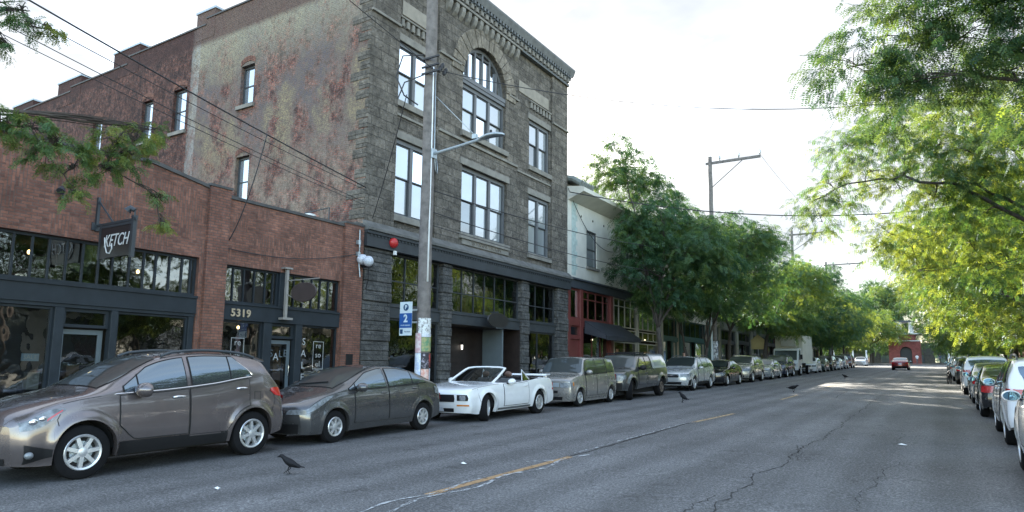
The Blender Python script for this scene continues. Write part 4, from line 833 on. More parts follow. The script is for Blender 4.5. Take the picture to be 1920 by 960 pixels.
class Car:
    NL, NU = 20, 24
    def __init__(s, L, W, top, belt, sill, xf, wb, r, lean=.42, low=None, cf=.24, cr=.16, nose=((.2, .07), (.5, 0), (.75, .02), (1., .14)), tail=((.2, .05), (.5, 0), (.8, .03), (1.3, .10)), arch=1.16, hood=None, gh=(.14, .34), crown=.04, flare=.02, endw=.84):
        s.L, s.W, s.xf, s.xr, s.r = L, W, xf, xf + wb, r; s.top, s.belt = pch(top), pch(belt); s.sill = sill; s.lean = lean; s.cf, s.cr = cf, cr; s.nose, s.tail = pch(nose), pch(tail); s.ra = r * arch; s.gh = gh; s.crown = crown; s.flare = flare; s.endw = endw
        s.lowf = pch(low) if low else (lambda x: np.full(np.shape(x), sill))
    def wid(s, x):
        w = s.W * (1 - .035 * (1 - sstep(0, 1.0, x)) - .045 * sstep(s.L - 1.1, s.L, x)); a = .14
        for d in (x, s.L - x):
            if d < a: w *= s.endw + (1 - s.endw) * math.sqrt(max(0, 1 - ((a - d) / a) ** 2))
        return w
    def zlow(s, x):
        z = float(s.lowf(x))
        for xw in (s.xf, s.xr):
            if abs(x - xw) < s.ra: z = max(z, s.r + math.sqrt(s.ra ** 2 - (x - xw) ** 2) * 1.0)
        return z
    def yside(s, x, z, zb):
        y = s.wid(x) * float(SIDE(np.clip((z - s.sill) / max(zb - s.sill, .05), 0, 1)))
        for xw in (s.xf, s.xr):
            d = math.hypot(x - xw, z - s.r) / s.ra
            if d < 1.35: y += s.flare * float(sstep(1.35, 1.0, d))
        return y
    def upper(s, x):
        zb, zt = float(s.belt(x)), float(s.top(x)); h = max(zt - zb, .006); yb = s.yside(x, zb, zb); g = float(sstep(s.gh[0], s.gh[1], h)); P = []
        cr = min(s.crown, h * .5); zr = zt - cr; yr = max(yb - s.lean * (zr - zb) - .02, .25)
        for i in range(s.NU + 1):
            t = i / s.NU; a = t * math.pi / 2; hy = yb * math.cos(a) ** .62 if t < 1 else 0; hz = zb + h * math.sin(a) ** .85
            if t < .56: q = t / .56; gy = yb + (yr - yb) * q + .022 * math.sin(math.pi * q); gzz = zb + (zr - zb) * q
            else: q = (t - .56) / .44; gy = yr * (1 - q); gzz = zr + cr * (1 - (1 - q) ** 2)
            P.append([hy + (gy - hy) * g, hz + (gzz - hz) * g])
        P = np.array(P)
        for _ in range(1): P[1:-1] = .25 * P[:-2] + .5 * P[1:-1] + .25 * P[2:]
        return P
    def deform(s, p):
        p = np.array(p, float); x, y, z = p[..., 0], p[..., 1], p[..., 2]
        fl = np.clip(1 - x / .85, 0, 1); rl = np.clip(1 - (s.L - x) / .7, 0, 1); yy = np.abs(y / s.W)
        p[..., 0] = x + fl ** 2 * s.cf * yy ** 2.4 + fl ** 1.4 * s.nose(z) - rl ** 2 * s.cr * yy ** 2.6 - rl ** 1.4 * s.tail(z)
        return p
    def xs(s):
        x = list(np.linspace(0, s.L, 110)) + [.01, .03, .06, .1, s.L - .01, s.L - .03, s.L - .06, s.L - .1, s.L - .15, s.L - .2]
        for xw in (s.xf, s.xr): x += list(xw + s.ra * np.cos(np.linspace(0, math.pi, 25)) * .9999) + [xw - s.ra - .002, xw + s.ra + .002]
        return sorted(set(round(v, 5) for v in x if 0 <= v <= s.L))
    def ring(s, x):
        zb = float(s.belt(x)); zl = min(s.zlow(x), zb - .02); lo = [(s.yside(x, zl + (zb - zl) * i / s.NL, zb), zl + (zb - zl) * i / s.NL) for i in range(s.NL)]
        return np.array([[lo[0][0] - .09, lo[0][1] + .004]] + lo + s.upper(x).tolist())
    def body(s, open_x=None, open_k=.84):
        X = s.xs(); mb = MB(); G = []
        for x in X:
            rg = s.ring(x); left = [(x, y, z) for y, z in rg]; right = [(x, -y, z) for y, z in rg[:-1]][::-1]; G.append(left + right)
        G = s.deform(np.array(G)); a, b = G.shape[:2]; n = len(mb.v); mb.v += [tuple(p) for p in G.reshape(-1, 3)]
        mid = (b - 1) // 2
        for i in range(a - 1):
            for j in range(b - 1):
                if open_x and open_x[0] < (X[i] + X[i + 1]) / 2 < open_x[1] and abs(j + .5 - mid) < (s.NU) * open_k: continue
                mb.f.append((i * b + j, (i + 1) * b + j, (i + 1) * b + j + 1, i * b + j + 1)); mb.mi.append(0)
        for xe in (X[0], X[-1]):
            rg = s.ring(xe)[1:]; C = [[(xe, y * (1 - 2 * k / 12), z) for k in range(13)] for y, z in rg[:-1]]; mb.grid(s.deform(np.array(C)))
        return mb
    def sidey(s, x, z):
        zb = float(s.belt(x))
        if z <= zb: return s.yside(x, z, zb)
        P = s.upper(x); return float(np.interp(z, P[:, 1], P[:, 0]))
    def side(s, lo, hi, x0, x1, side, eps=.005, nx=26, nz=9, mb=None):
        """patch lying on the body side between the curves lo(x) and hi(x)"""
        lo = pch(lo) if isinstance(lo, (list, tuple)) else lo; hi = pch(hi) if isinstance(hi, (list, tuple)) else hi
        G = []
        for x in np.linspace(x0, x1, nx):
            a, b = float(lo(x)), float(hi(x)); b = max(b, a + .001); G.append([(x, side * (s.sidey(x, z) + eps), z) for z in np.linspace(a, b, nz)])
        mb = mb or MB(); mb.grid(s.deform(np.array(G))); return mb
    def topp(s, x0, x1, k0, k1, eps=.012, nx=24, ny=21, mb=None, kk=None):
        """patch on the top surface: half width fraction k (of the roof edge) from x0 to x1"""
        G = []
        for i in range(nx):
            t = i / (nx - 1); x = x0 + (x1 - x0) * t; P = s.upper(x); k = k0 + (k1 - k0) * t
            zt = float(s.top(x)); i0 = int(.60 * s.NU); ye = P[i0, 0] * k; dz = (float(s.top(x + .02)) - float(s.top(x - .02))) / .04; nl = math.sqrt(1 + dz * dz)
            row = []
            for y in np.linspace(ye, -ye, ny):
                z = float(np.interp(-abs(y), -P[:, 0], P[:, 1])); row.append((x - eps * dz / nl * 1.0, y, z + eps / nl))
            G.append(row)
        mb = mb or MB(); mb.grid(s.deform(np.array(G))); return mb
    def face(s, xe, zs, y0, y1, eps=.006, ny=13, mb=None):
        """patch on the front or rear end: rows of z with half-open y ranges"""
        x = -eps if xe == 0 else s.L + eps; G = [[(x, y, z) for y in np.linspace(a, b, ny)] for z, a, b in zip(zs, y0, y1)]
        mb = mb or MB(); mb.grid(s.deform(np.array(G))); return mb
def const(v): return lambda x: v
_wheels = {}
def wheel_meshes(r, rr, w, spokes, two=False, kind='five'):
    key = (round(r, 3), round(rr, 3), spokes, two, kind)
    if key in _wheels: return _wheels[key]
    t = MB(); h = w / 2
    t.lathe([(rr - .01, -h + .02), (rr + .012, -h), (r - .05, -h), (r - .012, -h + .02), (r, -h + .05), (r, h - .05), (r - .012, h - .02), (r - .05, h), (rr + .012, h), (rr - .01, h - .02)], 'y', seg=40, caps=False)
    m = MB(); m.m = 0
    m.lathe([(rr + .006, h - .012), (rr - .008, h + .002), (rr - .03, h - .006), (rr - .045, h - .07), (rr - .05, -h + .03)], 'y', seg=40, caps=False)
    m.lathe([(.055, h - .055), (.058, h - .012), (.03, h - .004), (.001, h - .004)], 'y', seg=16, caps=False)
    for i in range(spokes):
        a0 = 2 * math.pi * i / spokes
        for da in ((-.16, .16) if two else (0,)):
            a = a0 + da; ca, sa = math.cos(a), math.sin(a); wi, wo = (.030, .018) if two else (.026, .022 * 6 / spokes + .004)
            if kind == 'plate': wi, wo = .05, .075
            def q(rad, off, y): return (ca * rad - sa * off, y, sa * rad + ca * off)
            r0, r1 = .045, rr - .02
            v = [q(r0, -wi, h - .012), q(r0, wi, h - .012), q(r1, wo, h - .016), q(r1, -wo, h - .016), q(r0, -wi, h - .055), q(r0, wi, h - .055), q(r1, wo + .008, h - .06), q(r1, -wo - .008, h - .06)]
            m.add(v, [(0, 1, 2, 3), (0, 4, 5, 1), (1, 5, 6, 2), (3, 2, 6, 7), (0, 3, 7, 4)])
    m.m = 1; m.lathe([(rr - .048, h - .075), (.001, h - .075)], 'y', seg=24, caps=False)
    m.m = 2; m.lathe([(rr * .62, h - .07), (.001, h - .068)], 'y', seg=20, caps=False)
    def mk(b, n, mats):
        o = b.build(n, mats, smooth=True, angle=35); me = o.data; bpy.data.objects.remove(o); return me
    _wheels[key] = (mk(t, 'wheel', m_rubber), mk(m, 'rim', [m_alloy, m_under, m_steel])); return _wheels[key]
def place(root, x, y, yaw_deg):
    root.matrix_world = Matrix.Translation((x, y, gz(y))) @ Matrix.Rotation(math.atan(SL) if 0 <= y <= 150 else 0, 4, 'X') @ Matrix.Rotation(R(yaw_deg), 4, 'Z')
def add(mb, name, mat, root, smooth=True, angle=38, label=None): return mb.build(name, mat, root, smooth=smooth, angle=angle, world=False, label=label)
def car_base(name, label, c, pm, spokes=5, two=False, rr=.68, kind='five', steer=0, group=None, open_x=None, open_k=.84, wmat=None, tw=.215):
    t = thing(name, label, 'car', (0, 0, 0), group)
    b = add(c.body(open_x, open_k), 'body', pm, t)
    u = MB(); u.box(.30, c.L - .28, -c.W + .30, c.W - .30, .20, .58); 
    for xw in (c.xf, c.xr):                                   # dark wheel housings
        for sd in (-1, 1):
            pts = [(xw + c.ra * 1.03 * math.cos(a), c.r + c.ra * 1.03 * math.sin(a)) for a in np.linspace(0, math.pi, 13)]
            G = [[(p[0], sd * (c.W - .10), p[1]) for p in pts], [(p[0], sd * (c.W - .42), p[1]) for p in pts]]; u.grid(G)
            u.poly([(p[0], sd * (c.W - .42), p[1]) for p in pts] )
    u.build('underbody', m_under, t, world=False)
    tm, rm = wheel_meshes(c.r, c.r * rr, tw, spokes, two, kind)
    for xw in (c.xf, c.xr):
        for sd in (-1, 1):
            w = bpy.data.objects.new('wheel', tm); COL.objects.link(w); w.parent = t; w.location = (xw, sd * (c.W - tw / 2 - .015), c.r - .004)
            w.rotation_euler = (0, random.Random(xw).uniform(0, 6), (0 if sd > 0 else math.pi) + (R(steer) if xw == c.xf else 0)); rim = bpy.data.objects.new('rim', rm); COL.objects.link(rim); rim.parent = w
            if wmat: rim.material_slots[0].link = 'OBJECT'; rim.material_slots[0].material = wmat
    return t
def mirror(c, t, x, z, pm, glass_back=True, sz=1., out=.0):
    for sd in (-1, 1):
        y = c.sidey(x, z); mb = MB(); mb.ell((x + .02, sd * (y + .13 + out), z + .05), (.10 * sz, .118 * sz, .080 * sz), 20, 12); mb.v = [(min(v[0], x + .045), v[1], v[2]) for v in mb.v]; o = add(mb, 'mirror', pm, t)
        s = MB(); s.prism([(x - .05, sd * (y - .02), z - .03), (x + .05, sd * (y - .02), z - .03), (x + .04, sd * (y + .09 + out), z + .0), (x - .03, sd * (y + .09 + out), z + .0)], (0, 0, .035)); add(s, 'stalk', m_black, o, False)
        g = MB(); pts = [(x + .046, sd * (y + .13 + out) + .098 * sz * math.cos(a), z + .05 + .064 * sz * math.sin(a)) for a in np.linspace(0, 2 * math.pi, 20)[:-1]]; g2 = MB(); g2.prism(pts, (.006, 0, 0)); add(g2, 'mirror_glass', m_mirror, o, False)
m_mirror = mirror_mat('mirror_glass', (.01, .05, .08), .40, gc=(.30, .60, .80))  # blue of the reflected sky put into the glass tint
def door_panel(c, t, pm, lo, hi, x0, x1, sds=(-1, 1), handle=None, hm=None):
    for sd in sds:
        o = add(c.side(lo, hi, x0, x1, sd, .012, 44, 22), 'door', pm, t)
        E = [(x, lo(x)) for x in np.linspace(x0, x1, 16)] + [(x1, z) for z in np.linspace(lo(x1), hi(x1), 8)[1:]] + [(x, hi(x)) for x in np.linspace(x1, x0, 4)[1:]] + [(x0, z) for z in np.linspace(hi(x0), lo(x0), 8)[1:]]
        k = MB(); k.tube(c.deform(np.array([(x, sd * (c.sidey(x, z) + .009), z) for x, z in E])).tolist(), .0075, 5); add(k, 'door_seam', m_under, o)
        if handle:
            hx, hz = handle; y = c.sidey(hx, hz); h = MB(); h.ell((hx, sd * (y + .022), hz), (.105, .018, .022), 12, 8); h.ell((hx + .02, sd * (y + .003), hz - .005), (.075, .006, .035), 12, 8); add(h, 'handle', hm or pm, o)
def windows(c, t, defs, glass=None, trim=None):
    """defs: list of (lo, hi, x0, x1)"""
    for lo, hi, x0, x1 in defs:
        for sd in (-1, 1):
            w_ = add(c.side(lo, hi, x0, x1, sd, .016, 30, 14), 'side_window', glass or m_carglass, t)
            add(c.side(lambda x: lo(min(max(x, x0), x1)) - .016, lambda x: hi(min(max(x, x0), x1)) + .016, x0 - .016, x1 + .016, sd, .0135, 30, 14), 'window_seal', m_black, w_)
def line_on_side(c, t, pts, r, mat, name, eps=.008):
    for sd in (-1, 1):
        P = [(x, sd * (c.sidey(x, z) + eps), z) for x, z in pts]; mb = MB(); mb.tube(c.deform(np.array(P)).tolist(), r, 6); add(mb, name, mat, t)
def seam(c, t, pts): line_on_side(c, t, pts, .0045, m_under, 'panel_seam', .001)
def lamps(c, t, lo, hi, x0, x1, name, mat, eps=.011):
    for sd in (-1, 1): add(c.side(lo, hi, x0, x1, sd, eps, 20, 9), name, mat, t)
def face_pair(c, t, xe, zs, y0, y1, name, mat, eps=.009):
    for sd in (-1, 1): add(c.face(xe, zs, [sd * v for v in y0], [sd * v for v in y1], eps, 9), name, mat, t)
def plate(c, t, xe, z, txt=None):
    add(c.face(xe, [z - .055, z + .055], [-.155] * 2, [.155] * 2, .016, 5), 'licence_plate', m_plate, t)
def belt_off(c, d): return lambda x: float(c.belt(x)) + d
def top_in(c, k, d=.0): 
    def f(x):
        P = c.upper(x); zb = float(c.belt(x)); zr = float(c.top(x)) - min(c.crown, (float(c.top(x)) - zb) * .5); return zb + (zr - zb) * k - d
    return f
# ---- taupe small crossover (nearest on the left)
p_taupe = paint('taupe_metallic', (.150, .128, .126), .60, .27)
c = Car(4.28, .885, [(0, .74), (.06, .86), (.25, .96), (.6, 1.045), (.95, 1.105), (1.12, 1.16), (1.35, 1.28), (1.7, 1.46), (2.0, 1.575), (2.3, 1.63), (2.7, 1.655), (3.15, 1.635), (3.5, 1.585), (3.74, 1.525), (3.84, 1.455), (3.98, 1.30), (4.12, 1.13), (4.21, 1.02), (4.28, .90)],
        [(0, .70), (.25, .86), (.7, .98), (1.2, 1.045), (2.0, 1.08), (2.8, 1.145), (3.3, 1.215), (3.6, 1.24), (3.85, 1.20), (4.1, 1.07), (4.28, .88)], .26, .93, 2.555, .345, lean=.40, low=[(0, .24), (.4, .22), (1.5, .25), (3.0, .26), (4.0, .30), (4.28, .36)], arch=1.18, flare=.035)
t = car_base('parked_car', 'taupe brown metallic crossover nearest the camera in the left row', c, p_taupe, 7, False, .66, steer=-4, group='cars parked along the left kerb')
place(t, -10.10 - c.W - .02, 4.98 - .93, 90); t.scale = (1.065,) * 3
tk = top_in(c, .90)
add(c.topp(1.14, 1.97, 1.06, .97), 'windscreen', m_windscreen, t)
add(c.topp(3.86, 4.08, .90, .92), 'rear_window', m_carglass, t)
door_panel(c, t, p_taupe, lambda x: .45 + .22 * float(sstep(.3, 0, x - 1.30)), belt_off(c, -.012), 1.36, 2.36, handle=(2.20, .985), hm=m_chrome)
def rd_lo(x): return .40 if x < 3.0 else max(.40, c.r + math.sqrt(max(0, (c.ra + .05) ** 2 - (x - c.xr) ** 2)) if abs(x - c.xr) < c.ra + .05 else .40)
door_panel(c, t, p_taupe, rd_lo, belt_off(c, -.012), 2.385, 3.40, handle=(3.25, 1.065), hm=m_chrome)
windows(c, t, [(belt_off(c, .03), lambda x: min(tk(x), 1.12 + (x - 1.36) * .72), 1.42, 1.60), (belt_off(c, .03), lambda x: min(tk(x), 1.12 + (x - 1.36) * .72), 1.625, 2.33), (belt_off(c, .03), tk, 2.43, 3.06), (belt_off(c, .03), lambda x: min(tk(x), tk(3.16) - (x - 3.16) * .92), 3.085, 3.42)])
line_on_side(c, t, [(x, float(c.belt(x)) + .012) for x in np.linspace(1.30, 3.44, 24)] + [(3.46, 1.28), (3.38, 1.36), (3.22, 1.49)], .011, m_chrome, 'chrome_trim')
add(c.side(lambda x: c.zlow(x) + .001, lambda x: .43, 1.36, 3.02, 1, .012, 30, 5), 'sill_cladding', m_black, t); add(c.side(lambda x: c.zlow(x) + .001, lambda x: .43, 1.36, 3.02, -1, .012, 30, 5), 'sill_cladding', m_black, t)  # cladding raised above its edge to paint in the dark ground reflection
lamps(c, t, [(.03, .66), (.30, .70), (.62, .87), (.66, .90)], [(.03, .76), (.25, .85), (.50, .915), (.66, .915)], .03, .66, 'headlight', m_lamp)
for sd in (-1, 1):
    for x, z, r in ((.20, .765, .055), (.34, .80, .045)):
        mb = MB(); p = c.deform(np.array([[x, sd * (c.sidey(x, z) + .004), z]]))[0]; mb.ell(p, (r, .018, r * .8), 14, 8); add(mb, 'headlight_reflector', m_chrome, t)
lamps(c, t, [(.40, .765), (.62, .885)], [(.40, .80), (.62, .905)], .40, .62, 'turn_signal', m_tail, .012)
add(c.face(0, [.40, .50, .62, .72], [-.40, -.44, -.46, -.40], [.40, .44, .46, .40]), 'grille', m_chrome, t); add(c.face(0, [.245, .33], [-.60, -.62], [.60, .62]), 'lower_grille', m_black, t)
lamps(c, t, [(.06, .26), (.5, .33)], [(.06, .50), (.5, .42)], .06, .50, 'fog_light_surround', m_black)
for sd in (-1, 1):
    mb = MB(); p = c.deform(np.array([[.12, sd * (c.sidey(.12, .36) + .02), .37]]))[0]; mb.ell(p, (.05, .05, .045), 12, 8); add(mb, 'fog_light', m_lamp, t)
lamps(c, t, [(3.86, 1.00), (4.0, .93), (4.24, .90)], [(3.86, 1.05), (4.05, 1.06), (4.24, 1.03)], 3.86, 4.24, 'taillight', m_tail, .012); face_pair(c, t, c.L, [.86, .92], [.45, .45], [.78, .78], 'taillight', m_tail)
mirror(c, t, 1.62, 1.06, p_taupe, sz=1.3)
for sd in (-1, 1):
    mb = MB(); P = [(x, sd * (np.interp(.92, [0, 1], [0, 1]) * c.upper(x)[int(.58 * c.NU), 0]), float(c.top(x)) - .015) for x in np.linspace(2.05, 3.62, 20)]
    P = [(p[0], p[1], p[2] + .022 * min(1, i / 2., (19 - i) / 2.)) for i, p in enumerate(P)]; mb.tube(P, .022, 8); add(mb, 'roof_rail', m_dark, t)
mb = MB(); mb.prism([(3.70, -.55, 1.535), (3.93, -.50, 1.475), (3.94, .50, 1.475), (3.70, .55, 1.535)], (0, 0, .03)); add(mb, 'spoiler', p_taupe, t, False)
plate(c, t, 0, .44)
seam(c, t, [(x, float(c.belt(x)) + .005) for x in np.linspace(.62, 1.12, 10)]); seam(c, t, [(.60, .86), (.56, .78), (.58, .70)]); seam(c, t, [(3.98, .98), (3.96, .80), (3.88, .66)]); seam(c, t, [(3.50, 1.0), (3.62, 1.0), (3.62, .88), (3.50, .88), (3.50, 1.0)])
# ---- dark grey arched hatchback
p_char = paint('charcoal_metallic', (.088, .088, .090), .55, .26)
c = Car(4.45, .862, [(0, .66), (.05, .74), (.25, .83), (.6, .945), (.9, 1.03), (1.2, 1.15), (1.6, 1.315), (2.0, 1.43), (2.35, 1.482), (2.7, 1.475), (3.1, 1.42), (3.6, 1.30), (4.0, 1.165), (4.22, 1.07), (4.32, 1.00), (4.45, .86)],
        [(0, .62), (.3, .77), (.8, .92), (1.3, .985), (2.2, 1.0), (3.0, 1.03), (3.7, 1.05), (4.2, 1.0), (4.45, .82)], .20, .90, 2.70, .31, lean=.46, low=[(0, .20), (.5, .19), (2.0, .20), (4.0, .24), (4.45, .33)], arch=1.17)
t = car_base('parked_car', 'charcoal grey hatchback with a high arched roof between taupe crossover and white convertible', c, p_char, 7, False, .60, steer=0, group='cars parked along the left kerb', tw=.2)
place(t, -10.08 - c.W, 9.68 - .9, 90.6)
tk = top_in(c, .90); add(c.topp(.98, 2.0, 1.08, .97), 'windscreen', m_windscreen, t); add(c.topp(3.1, 4.15, .92, .90), 'rear_window', m_carglass, t)
door_panel(c, t, p_char, lambda x: .34, belt_off(c, -.012), 1.42, 2.42, handle=(2.28, .90)); 
def rd2(x, c=c): return max(.34, c.r + math.sqrt(max(0, (c.ra + .05) ** 2 - (x - c.xr) ** 2))) if abs(x - c.xr) < c.ra + .05 else .34
door_panel(c, t, p_char, rd2, belt_off(c, -.012), 2.445, 3.42, handle=(3.30, .955))
windows(c, t, [(belt_off(c, .02), lambda x: min(tk(x), 1.0 + (x - 1.22) * .52), 1.27, 1.42), (belt_off(c, .02), lambda x: min(tk(x), 1.0 + (x - 1.22) * .52), 1.45, 2.36), (belt_off(c, .02), tk, 2.46, 3.22), (belt_off(c, .02), lambda x: min(tk(x), 1.33 - (x - 3.25) * .55), 3.25, 3.70)])
add(c.side(lambda x: .33, lambda x: .36, 1.45, 3.2, 1, .014, 20, 3), 'side_moulding', p_char, t); add(c.side(lambda x: .33, lambda x: .36, 1.45, 3.2, -1, .014, 20, 3), 'side_moulding', p_char, t)
lamps(c, t, [(.03, .60), (.35, .68), (.86, .90)], [(.03, .66), (.3, .77), (.70, .895), (.86, .915)], .03, .86, 'headlight', m_lamp); face_pair(c, t, 0, [.58, .63, .67], [.42, .44, .50], [.80, .80, .78], 'headlight', m_lamp)
add(c.face(0, [.61, .635], [-.40, -.40], [.40, .40]), 'chrome_trim', m_chrome, t); add(c.face(0, [.22, .40], [-.62, -.66], [.62, .66]), 'lower_grille', m_black, t)
lamps(c, t, [(4.1, .82), (4.42, .74)], [(4.1, .98), (4.42, .90)], 4.1, 4.42, 'taillight', m_lamp); face_pair(c, t, c.L, [.66, .80], [.5, .5], [.78, .78], 'taillight', m_tail)
mirror(c, t, 1.50, .99, p_char, sz=1.15); plate(c, t, 0, .47); seam(c, t, [(x, float(c.belt(x)) + .004) for x in np.linspace(.86, 1.2, 8)]); seam(c, t, [(.62, .82), (.58, .68), (.60, .60)]); seam(c, t, [(4.06, .95), (4.05, .75), (4.0, .60)])
mb = MB(); mb.tube([(1.15 , -.35, 1.155), (1.02, .35, 1.10)], .012, 6); add(mb, 'wiper', m_black, t)
# ---- white convertible
p_white = paint('white_paint_gloss', (.70, .71, .72), .0, .25)
c = Car(4.76, .935, [(0, .72), (.05, .80), (.25, .865), (.8, .925), (1.3, .965), (1.55, .99), (1.75, .985), (2.0, .97), (3.2, .985), (3.6, 1.03), (4.2, 1.045), (4.6, 1.03), (4.70, .98), (4.76, .86)],
        [(0, .69), (.25, .82), (.8, .885), (1.5, .925), (2.6, .935), (3.1, .97), (3.7, 1.005), (4.4, .995), (4.76, .84)], .22, .94, 2.72, .338, lean=.3, low=[(0, .24), (.5, .20), (2.0, .22), (4.2, .26), (4.76, .36)], arch=1.17, cf=.16, nose=((.2, .12), (.45, .03), (.6, 0), (.85, .0), (1., .03)), flare=.03, endw=.90)
t = car_base('parked_car', 'white convertible with its top down and front wheels turned out', c, p_white, 5, False, .62, steer=24, group='cars parked along the left kerb', open_x=(1.80, 3.62), open_k=.80, tw=.24)
place(t, -10.02 - c.W, 14.89 - .94, 90.3)
def A_pillar(sd): return [(1.46, sd * .72, .965), (1.76, sd * .70, 1.10), (2.10, sd * .655, 1.265), (2.24, sd * .62, 1.318)]
mb = MB(); mb.tube(A_pillar(1) + [(2.28, .45, 1.342), (2.29, 0, 1.352), (2.28, -.45, 1.342)] + A_pillar(-1)[::-1], .034, 8); add(mb, 'windscreen_frame', p_white, t)
m_clearglass = glass_mat('clear_car_glass', (.42, .46, .45), .05, .01)
L1, L2 = A_pillar(1), A_pillar(-1); mb = MB(); mb.grid([[tuple(np.array(a) + (np.array(b) - np.array(a)) * k / 8 + np.array([-.05 * math.sin(math.pi * k / 8), 0, .035 * math.sin(math.pi * k / 8)])) for k in range(9)] for a, b in zip(L1, L2)]); add(mb, 'windscreen', m_clearglass, t)
mb = MB(); mb.box(1.75, 3.62, -.70, .70, .36, .42); mb.box(1.62, 1.70, -.74, .74, .42, .93); mb.prism([(1.62, -.74, .80), (2.02, -.74, .78), (2.02, -.74, .92), (1.62, -.74, .955)], (0, 1.48, 0)); mb.box(1.75, 3.6, .70, .76, .40, .93); mb.box(1.75, 3.6, -.76, -.70, .40, .93); mb.box(3.56, 3.62, -.7, .7, .4, .98)
add(mb, 'cabin_lining', m_black, t, False)
m_leather = M('tan_leather', (.13, .075, .055), .6, var=.2); m_seatg = M('grey_seat', (.10, .105, .11), .7, var=.2)
for (x, y) in ((2.42, .38), (2.42, -.38), (3.15, .33), (3.15, -.33)):
    mb = MB(); mb.box(x - .30, x + .22, y - .25, y + .25, .42, .62); mb.prism([(x + .12, y - .24, .58), (x + .30, y - .24, .58), (x + .42, y - .22, 1.03 if x < 3 else .95), (x + .30, y - .22, 1.05 if x < 3 else .97)], (0, .47, 0)); s_ = mb.build('seat', m_seatg, t, world=False, bevel=.03)
    if x < 3: mb = MB(); mb.ell((x + .36, y, 1.15), (.055, .13, .085), 12, 8); add(mb, 'headrest', m_leather, s_)
mb = MB(); ct = [(2.12 + .055 * math.sin(a), .38 + .18 * math.cos(a), .90 + .17 * math.sin(a)) for a in np.linspace(0, 2 * math.pi, 21)]; mb.tube(ct, .014, 6, False); mb.tube([(2.05, .38, .86), (2.12, .38, .90)], .03, 6); add(mb, 'steering_wheel', m_black, t)
mb = MB(); mb.prism([(3.60, -.66, .97), (3.70, -.68, 1.045), (4.0, -.66, 1.06), (4.12, -.6, 1.02), (4.12, .6, 1.02), (4.0, .66, 1.06), (3.70, .68, 1.045), (3.60, .66, .97)][0:4], (0, 1.30, 0)); add(mb, 'folded_top', m_black, t, False)
mb = MB(); mb.box(3.40, 3.48, -.62, .62, .95, 1.06)
for sd in (-1, 1): add(MB().add([(3.02, sd * .70, .965), (3.42, sd * .70, .985), (3.06, sd * .66, 1.27)], [(0, 1, 2)]), 'quarter_window', m_clearglass, t); mb = MB(); mb.tube([(3.02, sd * .70, .965), (3.06, sd * .66, 1.27), (3.42, sd * .70, .99)], .018, 6); add(mb, 'quarter_window_frame', p_white, t)
mb = MB(); mb.prism([(4.36, -.74, 1.075), (4.66, -.72, 1.085), (4.69, -.72, 1.13), (4.42, -.74, 1.125)], (0, 1.42, 0)); mb.box(4.5, 4.58, -.66, -.58, .98, 1.07); mb.box(4.5, 4.58, .58, .66, .98, 1.07); add(mb, 'spoiler', p_white, t, False)
door_panel(c, t, p_white, lambda x: .34, belt_off(c, -.01), 1.72, 3.02, handle=(2.86, .84))
for sd in (-1, 1):
    add(c.side(lambda x: .245, lambda x: .30, 1.45, 3.15, sd, .008, 20, 3), 'side_stripe', m_seatg, t)
    mb = MB(); c.side(lambda x: .60, lambda x: .606, 1.8, 2.95, sd, .006, 20, 2, mb); add(mb, 'side_crease', m_seatg, t)
add(c.face(0, [.52, .60, .70], [-.50, -.52, -.50], [.50, .52, .50], .012), 'grille', m_black, t)
face_pair(c, t, 0, [.55, .62, .70], [.58, .58, .58], [.86, .88, .84], 'headlight_housing', m_black, .012); face_pair(c, t, 0, [.56, .62, .68], [.66, .65, .66], [.80, .81, .80], 'headlight', m_lamp, .018); face_pair(c, t, 0, [.415, .455], [.56, .56], [.88, .88], 'turn_signal', m_amber, .012)
add(c.face(0, [.26, .36], [-.44, -.46], [.44, .46], .010), 'lower_grille', m_black, t); plate(c, t, 0, .33)
mb = MB(); zc = .615; P = [(-.03, y, zc + .02 * math.sin(y * 40)) for y in np.linspace(-.075, .075, 8)]; mb.tube(P, .010, 6); add(mb, 'horse_badge', m_chrome, t)
lamps(c, t, [(4.5, .66), (4.72, .66)], [(4.5, .72), (4.72, .72)], 4.52, 4.64, 'side_marker', m_tail); face_pair(c, t, c.L, [.70, .86], [.48, .48], [.84, .84], 'taillight', m_tail)
mirror(c, t, 1.95, .93, p_white); seam(c, t, [(x, float(c.belt(x)) + .004) for x in np.linspace(.25, 1.5, 16)]); seam(c, t, [(.50, .84), (.52, .66), (.56, .50)]); seam(c, t, [(4.3, .98), (4.28, .70)])
# ---- boxy silver wagon
p_silver = paint('warm_silver', (.27, .258, .24), .45, .28)
c = Car(3.94, .845, [(0, .86), (.05, .93), (.3, .99), (.75, 1.045), (.86, 1.08), (1.0, 1.24), (1.18, 1.47), (1.32, 1.60), (1.5, 1.635), (2.4, 1.645), (3.5, 1.62), (3.72, 1.60), (3.80, 1.52), (3.88, 1.15), (3.94, .95)],
        [(0, .82), (.3, .93), (.8, 1.01), (2.0, 1.04), (3.4, 1.07), (3.8, 1.05), (3.94, .92)], .20, .72, 2.50, .30, lean=.20, low=[(0, .20), (2, .18), (3.94, .26)], cf=.14, nose=((.2, .04), (.45, 0), (.9, .03), (1., .05)), arch=1.15, gh=(.05, .2), endw=.92)
t = car_base('parked_car', 'boxy warm silver small wagon with an upright windscreen behind the white convertible', c, p_silver, 7, False, .62, group='cars parked along the left kerb', tw=.19)
place(t, -10.20 - c.W, 20.61 - .72, 90)
add(c.topp(.90, 1.31, 1.08, 1.02), 'windscreen', m_windscreen, t); tk = top_in(c, .90)
